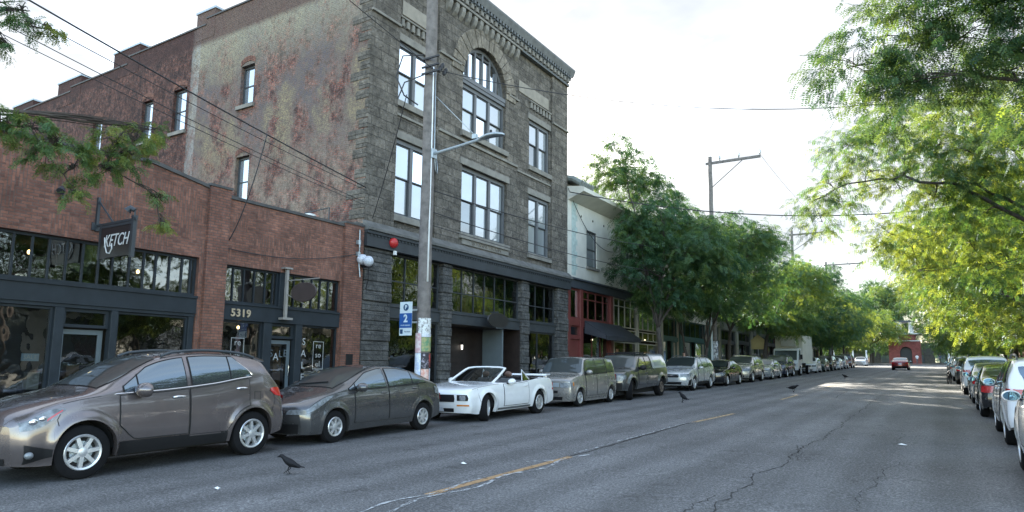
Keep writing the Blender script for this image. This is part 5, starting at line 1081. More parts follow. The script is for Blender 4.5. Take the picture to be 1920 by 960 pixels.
windows(c, t, [(belt_off(c, .02), lambda x: min(tk(x), 1.06 + (x - 1.0) * 1.5), 1.12, 1.95), (belt_off(c, .02), tk, 2.03, 2.80), (belt_off(c, .02), lambda x: min(tk(x), 1.56 - max(0, x - 3.45) * 1.2), 2.88, 3.62)])
door_panel(c, t, p_silver, lambda x: .34, belt_off(c, -.01), 1.15, 2.0, handle=(1.86, .93)); door_panel(c, t, p_silver, lambda x: max(.34, c.r + math.sqrt(max(0, (c.ra + .04) ** 2 - (x - c.xr) ** 2))) if abs(x - c.xr) < c.ra + .04 else .34, belt_off(c, -.01), 2.02, 2.92, handle=(2.80, .95))
for sd in (-1, 1): add(c.side(lambda x: .17, lambda x: .25, 1.08, 2.84, sd, .03, 20, 3), 'side_skirt', p_silver, t)
face_pair(c, t, 0, [.64, .72, .80], [.44, .44, .44], [.76, .78, .76], 'headlight', m_lamp); lamps(c, t, [(.02, .66), (.22, .70)], [(.02, .80), (.22, .82)], .02, .22, 'headlight', m_lamp); lamps(c, t, [(.1, .68), (.22, .70)], [(.1, .80), (.22, .82)], .12, .22, 'turn_signal', m_amber, .012)
add(c.face(0, [.66, .79], [-.40, -.40], [.40, .40], .012), 'grille', m_steel, t); add(c.face(0, [.46, .54], [-.36, -.36], [.36, .36], .012), 'upper_intake', m_black, t); add(c.face(0, [.24, .34], [-.50, -.52], [.50, .52], .012), 'lower_grille', m_black, t)
mirror(c, t, 1.22, 1.07, p_silver); face_pair(c, t, c.L, [.8, 1.0], [.6, .6], [.78, .78], 'taillight', m_tail)
# ---- grey pickup with white canopy
p_gun = paint('gunmetal', (.085, .090, .092), .55, .32)
c = Car(5.22, .915, [(0, .98), (.05, 1.04), (.3, 1.09), (.9, 1.15), (1.18, 1.19), (1.4, 1.36), (1.75, 1.62), (1.95, 1.70), (2.3, 1.735), (2.9, 1.735), (3.3, 1.75), (5.0, 1.755), (5.1, 1.72), (5.16, 1.3), (5.22, 1.15)],
        [(0, .94), (.3, 1.04), (1.1, 1.10), (2.0, 1.13), (3.4, 1.15), (4.6, 1.17), (5.22, 1.12)], .42, .90, 3.235, .385, lean=.30, low=[(0, .38), (.45, .36), (2.5, .42), (4.8, .48), (5.22, .55)], cf=.20, nose=((.3, .06), (.6, 0), (.9, .02), (1.1, .06)), arch=1.20, gh=(.1, .3), flare=.06)
t = car_base('parked_pickup', 'gunmetal grey pickup with a pale canopy over its bed and turned front wheels', c, p_gun, 6, False, .58, steer=22, group='cars parked along the left kerb', wmat=M('brown_dusty_alloy', (.16, .13, .11), .5, .6), tw=.26); t['category'] = 'pickup'
place(t, -10.05 - c.W, 24.74 - .9, 90)
tk = top_in(c, .88); add(c.topp(1.24, 1.93, 1.06, .98), 'windscreen', m_windscreen, t)
windows(c, t, [(belt_off(c, .03), lambda x: min(tk(x), 1.20 + (x - 1.55) * .75), 1.68, 2.45), (belt_off(c, .03), tk, 2.53, 3.02)], glass=mirror_mat('pale_reflecting_car_glass', (.02, .02, .02), .18))
p_canopy = paint('canopy_pale_grey', (.38, .40, .41), .1, .35)
for sd in (-1, 1): cp = add(c.side(belt_off(c, .01), top_in(c, 1.0), 3.16, 5.12, sd, .02, 30, 12), 'canopy', p_canopy, t); add(c.side(belt_off(c, .10), top_in(c, .86), 3.40, 4.85, sd, .027, 24, 8), 'window', mirror_mat('canopy_glass', (.35, .38, .40), .3) , cp)
add(c.topp(3.16, 5.05, 1.04, 1.02, .02), 'canopy', p_canopy, t)
door_panel(c, t, p_gun, lambda x: .56, belt_off(c, -.01), 1.56, 2.48, handle=(2.34, .98)); door_panel(c, t, p_gun, lambda x: .56, belt_off(c, -.01), 2.50, 3.06)
face_pair(c, t, 0, [.74, .84, .93], [.52, .52, .54], [.84, .86, .84], 'headlight', m_lamp, .014); lamps(c, t, [(.02, .76), (.30, .84)], [(.02, .93), (.30, .96)], .02, .30, 'headlight', m_lamp); add(c.face(0, [.70, .82, .95], [-.46, -.48, -.46], [.46, .48, .46], .014), 'grille', m_chrome, t); add(c.face(0, [.73, .80, .92], [-.42, -.43, -.41], [.42, .43, .41], .022), 'grille_mesh', m_black, t)
add(c.face(0, [.40, .66], [-.80, -.82], [.80, .82], .03), 'bumper', m_black, t); mirror(c, t, 1.78, 1.15, m_black, sz=1.2)
for sd in (-1, 1):
    for y in (-.45, .45): pass
mb = MB()
for x in (1.95, 2.8): mb.tube([(x, -.62, float(c.top(x)) + .06), (x, .62, float(c.top(x)) + .06)], .02, 6); mb.box(x - .03, x + .03, -.63, -.58, float(c.top(x)) - .05, float(c.top(x)) + .06); mb.box(x - .03, x + .03, .58, .63, float(c.top(x)) - .05, float(c.top(x)) + .06)
add(mb, 'roof_rack', m_black, t, False)
# ---- templates for the cars farther down the row
TP = {
 'wagon': dict(L=4.78, W=.91, top=[(0, .80), (.05, .88), (.3, .97), (1.0, 1.09), (1.25, 1.16), (1.7, 1.42), (2.05, 1.58), (2.4, 1.63), (3.4, 1.63), (4.2, 1.57), (4.42, 1.48), (4.66, 1.16), (4.78, .95)], belt=[(0, .76), (.3, .89), (1.1, 1.03), (2.4, 1.06), (3.8, 1.12), (4.4, 1.12), (4.78, .92)], sill=.27, xf=.95, wb=2.74, r=.34, hz=(.66, .80), low=.27, cowl=1.27, wst=2.03, win=[(1.66, 2.42), (2.50, 3.35), (3.42, 4.10)], rw=(4.44, 4.64)),
 'suv': dict(L=4.55, W=.91, top=[(0, .88), (.05, .96), (.3, 1.04), (1.0, 1.14), (1.2, 1.20), (1.6, 1.46), (1.95, 1.63), (2.3, 1.68), (3.4, 1.68), (4.05, 1.62), (4.2, 1.54), (4.40, 1.2), (4.55, 1.0)], belt=[(0, .84), (.3, .97), (1.1, 1.07), (2.4, 1.11), (3.6, 1.17), (4.2, 1.18), (4.55, .98)], sill=.28, xf=.90, wb=2.68, r=.35, hz=(.70, .86), low=.28, cowl=1.22, wst=1.93, win=[(1.58, 2.28), (2.36, 3.15), (3.22, 3.90)], rw=(4.22, 4.38)),
 'sedan': dict(L=4.65, W=.885, top=[(0, .72), (.05, .78), (.3, .86), (1.0, .965), (1.3, 1.03), (1.75, 1.25), (2.1, 1.39), (2.45, 1.44), (2.9, 1.43), (3.4, 1.32), (3.9, 1.12), (4.1, 1.07), (4.5, 1.03), (4.60, .98), (4.65, .86)], belt=[(0, .68), (.3, .80), (1.2, .93), (2.4, .965), (3.5, 1.0), (4.2, .99), (4.65, .84)], sill=.21, xf=.93, wb=2.70, r=.32, hz=(.58, .70), low=.21, cowl=1.34, wst=2.06, win=[(1.72, 2.42), (2.49, 3.22)], rw=(3.15, 3.85)),
 'hatch': dict(L=4.05, W=.85, top=[(0, .74), (.05, .82), (.3, .91), (.85, 1.03), (1.1, 1.12), (1.5, 1.36), (1.85, 1.48), (2.3, 1.51), (3.0, 1.48), (3.5, 1.40), (3.68, 1.30), (3.92, 1.0), (4.05, .86)], belt=[(0, .70), (.3, .84), (1.0, .97), (2.2, 1.01), (3.3, 1.08), (3.8, 1.02), (4.05, .84)], sill=.2, xf=.82, wb=2.5, r=.31, hz=(.60, .76), low=.2, cowl=1.12, wst=1.82, win=[(1.45, 2.15), (2.22, 2.95), (3.0, 3.4)], rw=(3.66, 3.9)),
}
def tcar(kind, label, pm, x_face, y_axle, heading=1, rails=False, clad=False, spokes=5, group=None, name='parked_car', steer=0, tail_red=None, fogs=False, zscale=1., mirrors_pm=None, wmat=None, detail=True):
    """heading 1: front towards the camera, left row; -1: tail towards the camera, right row. y_axle = world Y of the axle nearer the camera"""
    q = TP[kind]; c = Car(q['L'], q['W'], [(a, b * (zscale if b > 1.2 else 1)) for a, b in q['top']], q['belt'], q['sill'], q['xf'], q['wb'], q['r'], lean=.36, low=[(0, q['low']), (.5, q['low'] - .01), (q['L'] - .6, q['low'] + .02), (q['L'], q['low'] + .12)])
    t = car_base(name, label, c, pm, spokes, False, .66, steer=steer, group=group, wmat=wmat)
    if heading > 0: place(t, x_face - c.W, y_axle - c.xf, 90)
    else: place(t, x_face + c.W, y_axle + c.xr, -90)
    tk = top_in(c, .88); add(c.topp(q['cowl'], q['wst'], 1.06, .97), 'windscreen', m_windscreen, t); add(c.topp(q['rw'][0], q['rw'][1], .98, .96, .008), 'rear_window', m_carglass, t)
    w0 = q['win'][0][0]; n = len(q['win']); defs = []
    slope = (float(c.top(q['wst'])) - float(c.belt(w0 - .25))) / (q['wst'] - (w0 - .28))
    for i, (a, b) in enumerate(q['win']):
        hi = tk if 0 < i < n - 1 else ((lambda x, a=a: min(tk(x), float(c.belt(w0)) + .05 + (x - w0 + .05) * slope * 1.15)) if i == 0 else (lambda x, b=b: min(tk(x), float(c.belt(b)) + .05 + (b + .02 - x) * .95)))
        defs.append((belt_off(c, .025), hi, a, b))
    windows(c, t, defs)
    if detail:
        d0 = q['win'][0]; d1 = q['win'][1]; zl = c.sill + .16
        def ar(x): return max(zl, c.r + math.sqrt(max(0, (c.ra + .05) ** 2 - (x - c.xr) ** 2))) if abs(x - c.xr) < c.ra + .05 else zl
        door_panel(c, t, pm, const(zl), belt_off(c, -.01), d0[0] - .12, d0[1] + .02, handle=(d0[1] - .14, float(c.belt(d0[1])) - .10)); door_panel(c, t, pm, ar, belt_off(c, -.01), d0[1] + .045, d1[1] + .08, handle=(d1[1] - .05, float(c.belt(d1[1])) - .10))
    z0, z1 = q['hz']; face_pair(c, t, 0, [z0, (z0 + z1) / 2, z1], [.46, .46, .50], [.80, .81, .78], 'headlight', m_lamp); lamps(c, t, [(.02, z0), (.28, z0 + .06), (.52, z1)], [(.02, z1), (.28, z1 + .05), (.52, z1 + .07)], .02, .52, 'headlight', m_lamp)
    add(c.face(0, [z0 - .02, (z0 + z1) / 2, z1 - .01], [-.40, -.42, -.40], [.40, .42, .40]), 'grille', m_black, t); add(c.face(0, [(z0 + z1) / 2 - .012, (z0 + z1) / 2 + .012], [-.41, -.41], [.41, .41], .014), 'grille_bar', m_chrome, t); add(c.face(0, [c.sill + .04, c.sill + .16], [-.5, -.54], [.5, .54]), 'lower_grille', m_black, t)
    if clad: lamps(c, t, [(.03, c.sill + .01), (.40, c.sill + .02)], [(.03, c.sill + .24), (.40, c.sill + .30)], .03, .42, 'fog_light_surround', m_black); 
    if clad:
        for sd in (-1, 1): add(c.side(lambda x: c.zlow(x) + .002, const(c.sill + .14), c.xf + c.ra + .02, c.xr - c.ra - .02, sd, .012, 24, 4), 'sill_cladding', m_black, t)
    zt = float(c.belt(c.L - .2)); a_, b_ = zt - .22, zt - .04
    face_pair(c, t, c.L, [a_, b_], [.52, .52], [.79, .77], 'taillight', m_tail, .012); lamps(c, t, [(c.L - .34, a_ + .06), (c.L - .01, a_)], [(c.L - .34, b_ + .01), (c.L - .01, b_)], c.L - .34, c.L - .02, 'taillight', m_tail, .012)
    plate(c, t, c.L, zt - .28 if kind != 'sedan' else zt - .18); add(c.face(c.L, [c.sill + .12, c.sill + .26], [-.66, -.7], [.66, .7], .008), 'lower_bumper', m_black, t)
    mirror(c, t, q['win'][0][0] + .06, float(c.belt(q['win'][0][0])) - .01, mirrors_pm or pm)
    if rails:
        for sd in (-1, 1):
            xs = np.linspace(q['wst'] + .15, q['win'][-1][1] - .05, 16); mb = MB(); mb.tube([(x, sd * c.upper(x)[int(.6 * c.NU), 0], float(c.top(x)) - .02 + .05 * min(1, i / 2., (15 - i) / 2.)) for i, x in enumerate(xs)], .02, 6); add(mb, 'roof_rail', m_dark, t)
    return t, c
p_pale = paint('pale_silver', (.45, .455, .445), .25, .28); p_blk = paint('black_gloss', (.012, .012, .014), .2, .25); p_champ = paint('champagne', (.33, .315, .285), .4, .28); p_slv = paint('silver_blue', (.35, .37, .39), .4, .28); p_navy = paint('navy', (.018, .026, .055), .4, .28); p_dkgreen = paint('dark_teal', (.02, .05, .055), .4, .3); p_red = paint('dark_red', (.18, .012, .016), .3, .28); p_brown = paint('brown_red', (.11, .045, .035), .4, .35)
GL, GRW = 'cars parked along the left kerb', 'cars parked along the right kerb'
tcar('wagon', 'pale silver wagon with dark lower bumper corners behind the grey pickup', p_pale, -10.12, 32.75, 1, True, True, 5, GL)
tcar('sedan', 'black sedan parked beyond the pale silver wagon', p_blk, -10.10, 38.7, 1, spokes=10, group=GL)
tcar('suv', 'champagne coloured crossover with roof rails beyond the black sedan', p_champ, -10.1, 44.7, 1, True, True, 5, GL)
tcar('sedan', 'pale blue silver sedan between champagne crossover and navy crossover', p_slv, -10.1, 50.6, 1, group=GL)
tcar('suv', 'navy blue crossover parked right in front of the white box truck', p_navy, -10.1, 56.0, 1, True, group=GL)
tcar('hatch', 'white hatchback parked just behind the box truck', p_white, -10.1, 70.8, 1, group=GL, detail=False)
tcar('sedan', 'dark teal sedan second behind the box truck', p_dkgreen, -10.1, 76.3, 1, group=GL, detail=False)
tcar('suv', 'black crossover third behind the box truck', p_blk, -10.1, 82.0, 1, group=GL, detail=False)
tcar('sedan', 'white sedan far down the left row in front of the silver crossover', p_white, -10.1, 88.0, 1, group=GL, detail=False)
tcar('suv', 'light silver crossover far down the left row before the brown pickup', p_slv, -10.1, 93.9, 1, True, group=GL, detail=False)
t, c = tcar('suv', 'tall brown vehicle at the far end of the left row', p_brown, -10.05, 100.6, 1, True, group=GL, detail=False, zscale=1.12)
tcar('sedan', 'white sedan standing across the far junction near white tree guards', p_white, -10.2, 121.8, 1, detail=False)
t, c = tcar('sedan', 'dark red sedan driving away in the middle of the street', p_red, -5.0, 90.6, -1, name='moving_car', detail=False)
# right row, tails to the camera
m_lampdull = m_lamp
tcar('suv', 'white crossover cut off by the right edge, its blue mirror sticking out', p_white, .88, 12.85 - 2.68, -1, spokes=5, group=GRW, clad=False)
tcar('suv', 'pearl white crossover with dark lower sills second from the camera on the right', p_white, .92, 16.4, -1, True, False, 5, GRW)
tcar('sedan', 'black sedan with red tail lamps on the right behind two white crossovers', p_blk, .80, 23.4, -1, spokes=5, group=GRW, mirrors_pm=p_blk)
tcar('sedan', 'silver sedan hidden between black sedan and white crossover on the right', p_slv, .80, 29.6, -1, group=GRW)
tcar('suv', 'white crossover with wide red tail lamps in the middle of the right row', p_white, .68, 36.0, -1, True, group=GRW)
tcar('sedan', 'pale grey sedan showing pink tail lamps on the right beside the parked bicycle', p_pale, .85, 43.0, -1, group=GRW, detail=False)
tcar('suv', 'white crossover far down the right row with a dark rear window', p_white, .50, 54.0, -1, True, group=GRW, detail=False)
tcar('hatch', 'dark grey hatchback behind the parked bicycle on the right', p_char, .62, 48.4, -1, group=GRW, detail=False)
tcar('sedan', 'white sedan beyond the far white crossover of the right row', p_white, .42, 60.0, -1, group=GRW, detail=False)
tcar('suv', 'silver crossover second from the far end of the right row', p_slv, .38, 65.6, -1, group=GRW, detail=False)
tcar('hatch', 'dark teal small car last in view of the right row', p_dkgreen, .32, 71.5, -1, group=GRW, detail=False)
# ---- box truck
tr = thing('box_truck', 'white box truck with a tall cargo body parked on the left', 'truck', (0, 0, 0), GL)
place(tr, -11.15, 61.0, 90)
p_tw = paint('truck_white', (.55, .56, .55), 0, .4); m_boxw = M('truck_box_cream', (.60, .58, .50), .55, var=.08, vs=1.5)
mb = MB(); prof = [(0, .55), (0, 1.05), (.12, 1.25), (.42, 2.12), (.60, 2.25), (1.75, 2.30), (1.75, .55)]
mb.prism([(x, -1.0, z) for x, z in prof], (0, 2.0, 0)); o = mb.build('cab', p_tw, tr, world=False, bevel=.04)
mb = MB(); mb.grid([[(x - .008, y, z) for y in np.linspace(-.88, .88, 5)] for x, z in ((.135, 1.29), (.27, 1.70), (.40, 2.08))]); mb.build('windscreen', m_windscreen, tr, world=False)
for sd in (-1, 1):
    mb = MB(); mb.prism([(.42, sd * 1.003, 1.32), (1.25, sd * 1.003, 1.28), (1.25, sd * 1.003, 2.05), (.62, sd * 1.003, 2.08)], (0, sd * .006, 0)); mb.build('side_window', m_carglass, tr, world=False)
    mb = MB(); mb.box(-.01, .03, sd * .62 - .2, sd * .62 + .2, .80, .98); mb.build('headlight', m_lamp, tr, world=False)
    mb = MB(); mb.box(.25, .33, sd * 1.22 - .09, sd * 1.22 + .09, 1.35, 1.75); mb.box(.27, .31, min(sd * 1.0, sd * 1.2), max(sd * 1.0, sd * 1.2), 1.70, 1.74); mb.build('mirror', m_black, tr, world=False)
mb = MB(); mb.box(-.008, .03, -.40, .40, .84, 1.0); mb.build('grille', m_black, tr, world=False); mb = MB(); mb.box(-.06, .10, -1.0, 1.0, .45, .66); mb.build('bumper', p_tw, tr, world=False, bevel=.02)
mb = MB(); mb.box(1.85, 6.75, -1.12, 1.12, 1.02, 3.35); bx = mb.build('cargo_box', m_boxw, tr, world=False, bevel=.02)
mb = MB()
for k in range(11): mb.box(2.1 + k * .44, 2.13 + k * .44, 1.121, 1.135, 1.1, 3.25); mb.box(2.1 + k * .44, 2.13 + k * .44, -1.135, -1.121, 1.1, 3.25)
for z in (1.03, 3.26): mb.box(1.85, 6.75, 1.121, 1.15, z, z + .1); mb.box(1.85, 6.75, -1.15, -1.121, z, z + .1)
mb.build('box_rib', m_boxw, bx, world=False)
mb = MB(); mb.box(1.55, 1.84, -.62, .62, 2.45, 3.15); mb.build('refrigeration_unit', p_tw, tr, world=False, bevel=.03)
mb = MB(); mb.box(.2, 6.6, -.55, .55, .55, .98); mb.build('chassis', m_under, tr, world=False)
tm, rm = wheel_meshes(.41, .26, .24, 8, False)
for x in (.95, 5.0):
    for sd in (-1, 1):
        w = bpy.data.objects.new('wheel', tm); COL.objects.link(w); w.parent = tr; w.location = (x, sd * .92, .41); w.rotation_euler = (0, 0, 0 if sd > 0 else math.pi); q = bpy.data.objects.new('rim', rm); COL.objects.link(q); q.parent = w
# ------------------------------------------------------------------ trees
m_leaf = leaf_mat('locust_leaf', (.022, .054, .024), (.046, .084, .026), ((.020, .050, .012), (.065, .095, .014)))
m_leaf2 = leaf_mat('locust_leaf_sunlit', (.028, .060, .024), (.062, .096, .026), ((.040, .085, .014), (.165, .180, .018)))  # yellower copy: glow of sun through the leaves put into the colour
m_leaf_dark = leaf_mat('locust_leaf_shaded', (.018, .045, .021), (.040, .074, .024), ((.016, .040, .010), (.070, .092, .013)))  # darker copy: shade inside the near crown put into the leaf colour
m_leaf3 = leaf_mat('locust_leaf_light', (.040, .088, .032), (.085, .125, .034), ((.03, .06, .012), (.10, .11, .014)))
def nrm(a): return a / np.maximum(np.linalg.norm(a, axis=-1, keepdims=True), 1e-9)
def sprays(rg, p, d, Ls, K=8, ll=.22, m=5, lw=.022, tint=None, droop=.3):
    """feathery compound leaves along drooping twigs; p, d: (N,3). returns verts (M*4,3), tint per face"""
    n = len(p); Ls = np.broadcast_to(np.asarray(Ls, float), (n,))
    s = (np.arange(K) + .6) / K; pos = p[:, None] + d[:, None] * (Ls[:, None] * s)[..., None]; pos[..., 2] -= droop * Ls[:, None] * s ** 2 * rg.uniform(.4, 1.8, (n, 1))
    perp = nrm(np.cross(d, [0, 0, 1.])); sg = np.where(np.arange(K) % 2, 1., -1.)
    l = .55 * d[:, None] + .8 * perp[:, None] * sg[None, :, None] + rg.normal(0, .25, (n, K, 3)); l[..., 2] -= rg.uniform(.3, 1.5, (n, K)); l = nrm(l)
    lat = nrm(np.cross(l, np.array([0, 0, 1.]) + rg.normal(0, .35, (n, K, 3)))); LL = ll * rg.uniform(.7, 1.25, (n, K))
    j = (np.arange(m) + .8) / m; q = pos[:, :, None] + l[:, :, None] * (LL[..., None] * j)[..., None]; q[..., 2] -= .12 * ll * j ** 2
    V = []
    for sd in (-1, 1):
        a = nrm(lat[:, :, None] * sd + .35 * l[:, :, None] + rg.normal(0, .12, (n, K, m, 3))); le = (ll * .30 * (1.15 - .5 * np.abs(j - .45)))[None, None, :, None] * rg.uniform(.8, 1.2, (n, K, m, 1)); w = l[:, :, None] * lw / 2
        V.append(np.stack([q, q + a * le * .5 + w, q + a * le, q + a * le * .5 - w], axis=3))
    V = np.stack(V, axis=3)
    t = rg.uniform(0, 1, n) if tint is None else tint
    T = np.clip(t[:, None] + rg.normal(0, .16, (n, K)), 0, 1); T = np.broadcast_to(T[:, :, None, None], (n, K, m, 2)).reshape(-1)
    return V.reshape(-1, 3), T
def leaf_object(name, V, T, mat, parent):
    V = V - np.array(parent.location) if parent is not None else V
    nf = len(V) // 4; me = bpy.data.meshes.new(name); me.vertices.add(len(V)); me.vertices.foreach_set('co', V.astype(np.float32).ravel()); me.loops.add(nf * 4); me.loops.foreach_set('vertex_index', np.arange(nf * 4, dtype=np.int32))
    me.polygons.add(nf); me.polygons.foreach_set('loop_start', np.arange(0, nf * 4, 4, dtype=np.int32))
    me.update(calc_edges=True); a = me.attributes.new('tint', 'FLOAT', 'FACE'); a.data.foreach_set('value', T.astype(np.float32)); me.materials.append(mat)
    o = bpy.data.objects.new(name, me); COL.objects.link(o); o.parent = parent; return o
def bez(a, b, c, n): 
    t = np.linspace(0, 1, n)[:, None]; return (1 - t) ** 2 * a + 2 * t * (1 - t) * b + t * t * c
def tree(name, label, base, fork, clumps, seed, r0=.16, stems=1, mat=None, near=False, dens=1., group=None, cat='tree', extra_limbs=(), lean=(0, 0), guard=False, tb=(0., .75), sl=1., lf=1., fl=.6):
    """clumps: list of (x, y, z, rx, rz) in world metres; limbs run from the fork to each clump, twigs and feathery leaves fill it"""
    rg = np.random.default_rng(seed); t = thing(name, label, cat, (base[0], base[1], gz(base[1])), group)
    b = np.array([base[0], base[1], gz(base[1])]); mb = MB(); heads = []
    for k in range(stems):
        ang = 2 * math.pi * (k / stems) + .6; off = np.array([math.cos(ang), math.sin(ang), 0]) * (.10 if stems > 1 else 0)
        fk = b + np.array([lean[0], lean[1], fork]) + off * (7 if stems > 1 else 0) + np.array([0, 0, rg.uniform(-.2, .3)]); mid = (b + fk) / 2 + rg.normal(0, .10, 3) * [1, 1, 0]
        pts = bez(b + off - [0, 0, .1], mid, fk, 10); rr = np.linspace(r0 * (1 if stems == 1 else .72), r0 * .62, 10); rr[0] *= 1.35; mb.tube(pts, rr, 9); heads.append(fk)
    P, D, TI = [], [], []
    C = np.array([q[:3] for q in clumps]); npri = min(len(C), max(4, len(C) // 5)); pri = [int(np.argmax(np.linalg.norm(C - heads[0], axis=1)))]
    while len(pri) < npri: pri.append(int(np.argmax(np.min(np.linalg.norm(C[:, None] - C[pri][None], axis=2), axis=1))))
    order = pri + sorted([i for i in range(len(C)) if i not in pri], key=lambda i: np.linalg.norm(C[i] - heads[0])); nodes_ = []
    for oi, ci in enumerate(order):
        cx, cy, cz, rx, rz = clumps[ci]; c = C[ci]; prim = oi < npri
        if prim: fk = heads[int(np.argmin([np.linalg.norm(h - c) for h in heads]))]; ra = min(r0 * .42, .015 * np.linalg.norm(c - fk) + .022)
        else:
            cand = np.array([q[0] for q in nodes_]); kk = int(np.argmin(np.linalg.norm(cand - c, axis=1) + .5 * np.maximum(0, cand[:, 2] - c[2]))); fk = cand[kk]; ra = nodes_[kk][1] * .75
        dist = np.linalg.norm(c - fk); n = max(6, int(dist * 2.2)); ctrl = fk + (c - fk) * .45 + np.array([0, 0, (.22 if prim else .12) * dist]) + rg.normal(0, .10 * dist, 3); lp = bez(fk, ctrl, c, n); lp[1:-1] += rg.normal(0, .045 * min(1, dist / 3), (n - 2, 3))
        rr = np.linspace(ra, .013, n); mb.tube(lp, rr, 7 if prim else 5)
        for q in range(int(n * .3), n): nodes_.append((lp[q], rr[q]))
        nb = int(7 * dens)
        for _ in range(nb):
            d = nrm(rg.normal(0, 1, 3) * [1, 1, .55]); e = c + d * [rx, rx, rz] * rg.uniform(.5, .95); st = lp[min(n - 1, int(n * rg.uniform(.6, .99)))]; tp = bez(st, (st + e) / 2 + [0, 0, .12], e, 5); mb.tube(tp, np.linspace(.012, .004, 5), 4, False)
        ns = int((52 if near else 42) * dens * max(rx, fl) ** 2)
        u = nrm(rg.normal(0, 1, (ns, 3))); rad = rg.uniform(.30, 1., (ns, 1)) ** .55; p = c + u * rad * [rx, rx, rz]; d = nrm(u * [1, 1, .35] + rg.normal(0, .5, (ns, 3)) * [1, 1, .5]); base_t = rg.uniform(*tb); P.append(p); D.append(d); TI.append(np.clip(base_t + rg.normal(0, .16, ns), 0, 1))
    P, D, TI = np.concatenate(P), np.concatenate(D), np.concatenate(TI)
    mb.build('trunk', m_bark, t, smooth=True, fix=False)
    V, T = sprays(rg, P, D, sl * rg.uniform(.4, .8, len(P)), K=9 if near else 7, ll=(.25 if near else .30) * lf, m=7 if near else 4, lw=(.030 if near else .060) * lf, tint=TI)
    leaf_object('crown', V, T, mat or m_leaf, t)
    if guard: g_ = MB(); g_.lathe([(r0 * 1.25, gz(base[1])), (r0 * 1.2, gz(base[1]) + 1.5)], c=(base[0], base[1], 0), seg=10); g_.build('trunk_guard', m_white, t)
    return t
def crown(rg, c, R_, H, n, rr=(1.0, 1.7)):
    """clump centres spread through a layered crown"""
    out = []
    for i in range(n):
        z = rg.uniform(-1, 1); w = math.sqrt(max(.05, 1 - (z * .92) ** 2)); a = i * 2.399 + rg.uniform(-.3, .3); q = R_ * w * math.sqrt(rg.uniform(.12, 1.)); r = rg.uniform(*rr)
        out.append((c[0] + q * math.cos(a), c[1] + q * math.sin(a), c[2] + z * H / 2, r, r * .62))
    return out
GT, GTR = 'street trees along the left pavement', 'street trees along the right pavement'
rg = np.random.default_rng(5)
cl = crown(rg, (-12.5, 36.6, 8.0), 3.5, 4.8, 26, (.9, 1.4)) + [(-15.5, 35.6, 13.6, 1.2, 1.0), (-15.7, 34.9, 12.6, 1.1, .8), (-14.8, 37.0, 13.4, 1.3, 1.0), (-14.2, 38.8, 12.4, 1.3, 1.0), (-15.4, 36.2, 14.7, .9, .8), (-15.2, 36.4, 12.2, 1.2, .9), (-14.4, 38.4, 13.4, .9, .7), (-13.6, 38.2, 11.4, 1.2, .9), (-14.6, 36.9, 11.4, .9, .7), (-13.2, 40.4, 11.0, 1.2, .9), (-13.0, 33.6, 7.0, .9, .6), (-12.9, 33.5, 8.4, .8, .6)]
tree('street_tree', 'dense green tree with a single trunk in front of the white building', (-12.7, 34.9), 3.3, cl, 11, .17, group=GT, dens=1.45)
cl = crown(rg, (-12.4, 42.2, 8.8), 4.2, 5.6, 28, (1.0, 1.7))
tree('street_tree', 'street tree with two forking stems left of the tall crossarm pole', (-12.7, 41.4), 2.2, cl, 12, .15, stems=2, group=GT)
cl = crown(rg, (-12.2, 49.6, 8.4), 3.9, 5.6, 22, (1.1, 1.7)); tree('street_tree', 'leafy street tree directly beyond the first crossarm pole', (-12.7, 49.6), 3.2, cl, 13, .17, group=GT)
cl = crown(rg, (-11.9, 61.4, 8.2), 4.2, 5.6, 24, (1.1, 1.8)); tree('street_tree', 'street tree with a leaning dark trunk left of the box truck', (-12.7, 60.0), 3.4, cl, 14, .19, group=GT, lean=(.3, .5), mat=m_leaf2, tb=(0, .55))
vs_ = []
for i in range(3):
    g2 = np.random.default_rng(70 + i); vs_.append(tree('street_tree', ['broad street tree above the box truck and the cars behind it', 'sunlit street tree over the white sedans of the left row', 'street tree beside the brown vehicle at the end of the left row'][i], (-12.6, 70.5 + 10.5 * i), 3.4, crown(g2, (-11.8, 70.5 + 10.5 * i, 8.2), 5.0, 5.8, 26, (1.3, 2.0)), 80 + i, .19, group=GT, mat=m_leaf2 if i == 1 else m_leaf, dens=.8))
for (x, y, i, lb) in ((-12.8, 103.5, 0, 'far street tree at the left corner of the junction'), (-12.4, 113, 1, 'far street tree left of the brick tower, second from the corner')):
    q = copy_tree(vs_[i]); q.location = (x, y, gz(y)); q.rotation_euler = (0, 0, 1.3 + i); q['label'] = lb
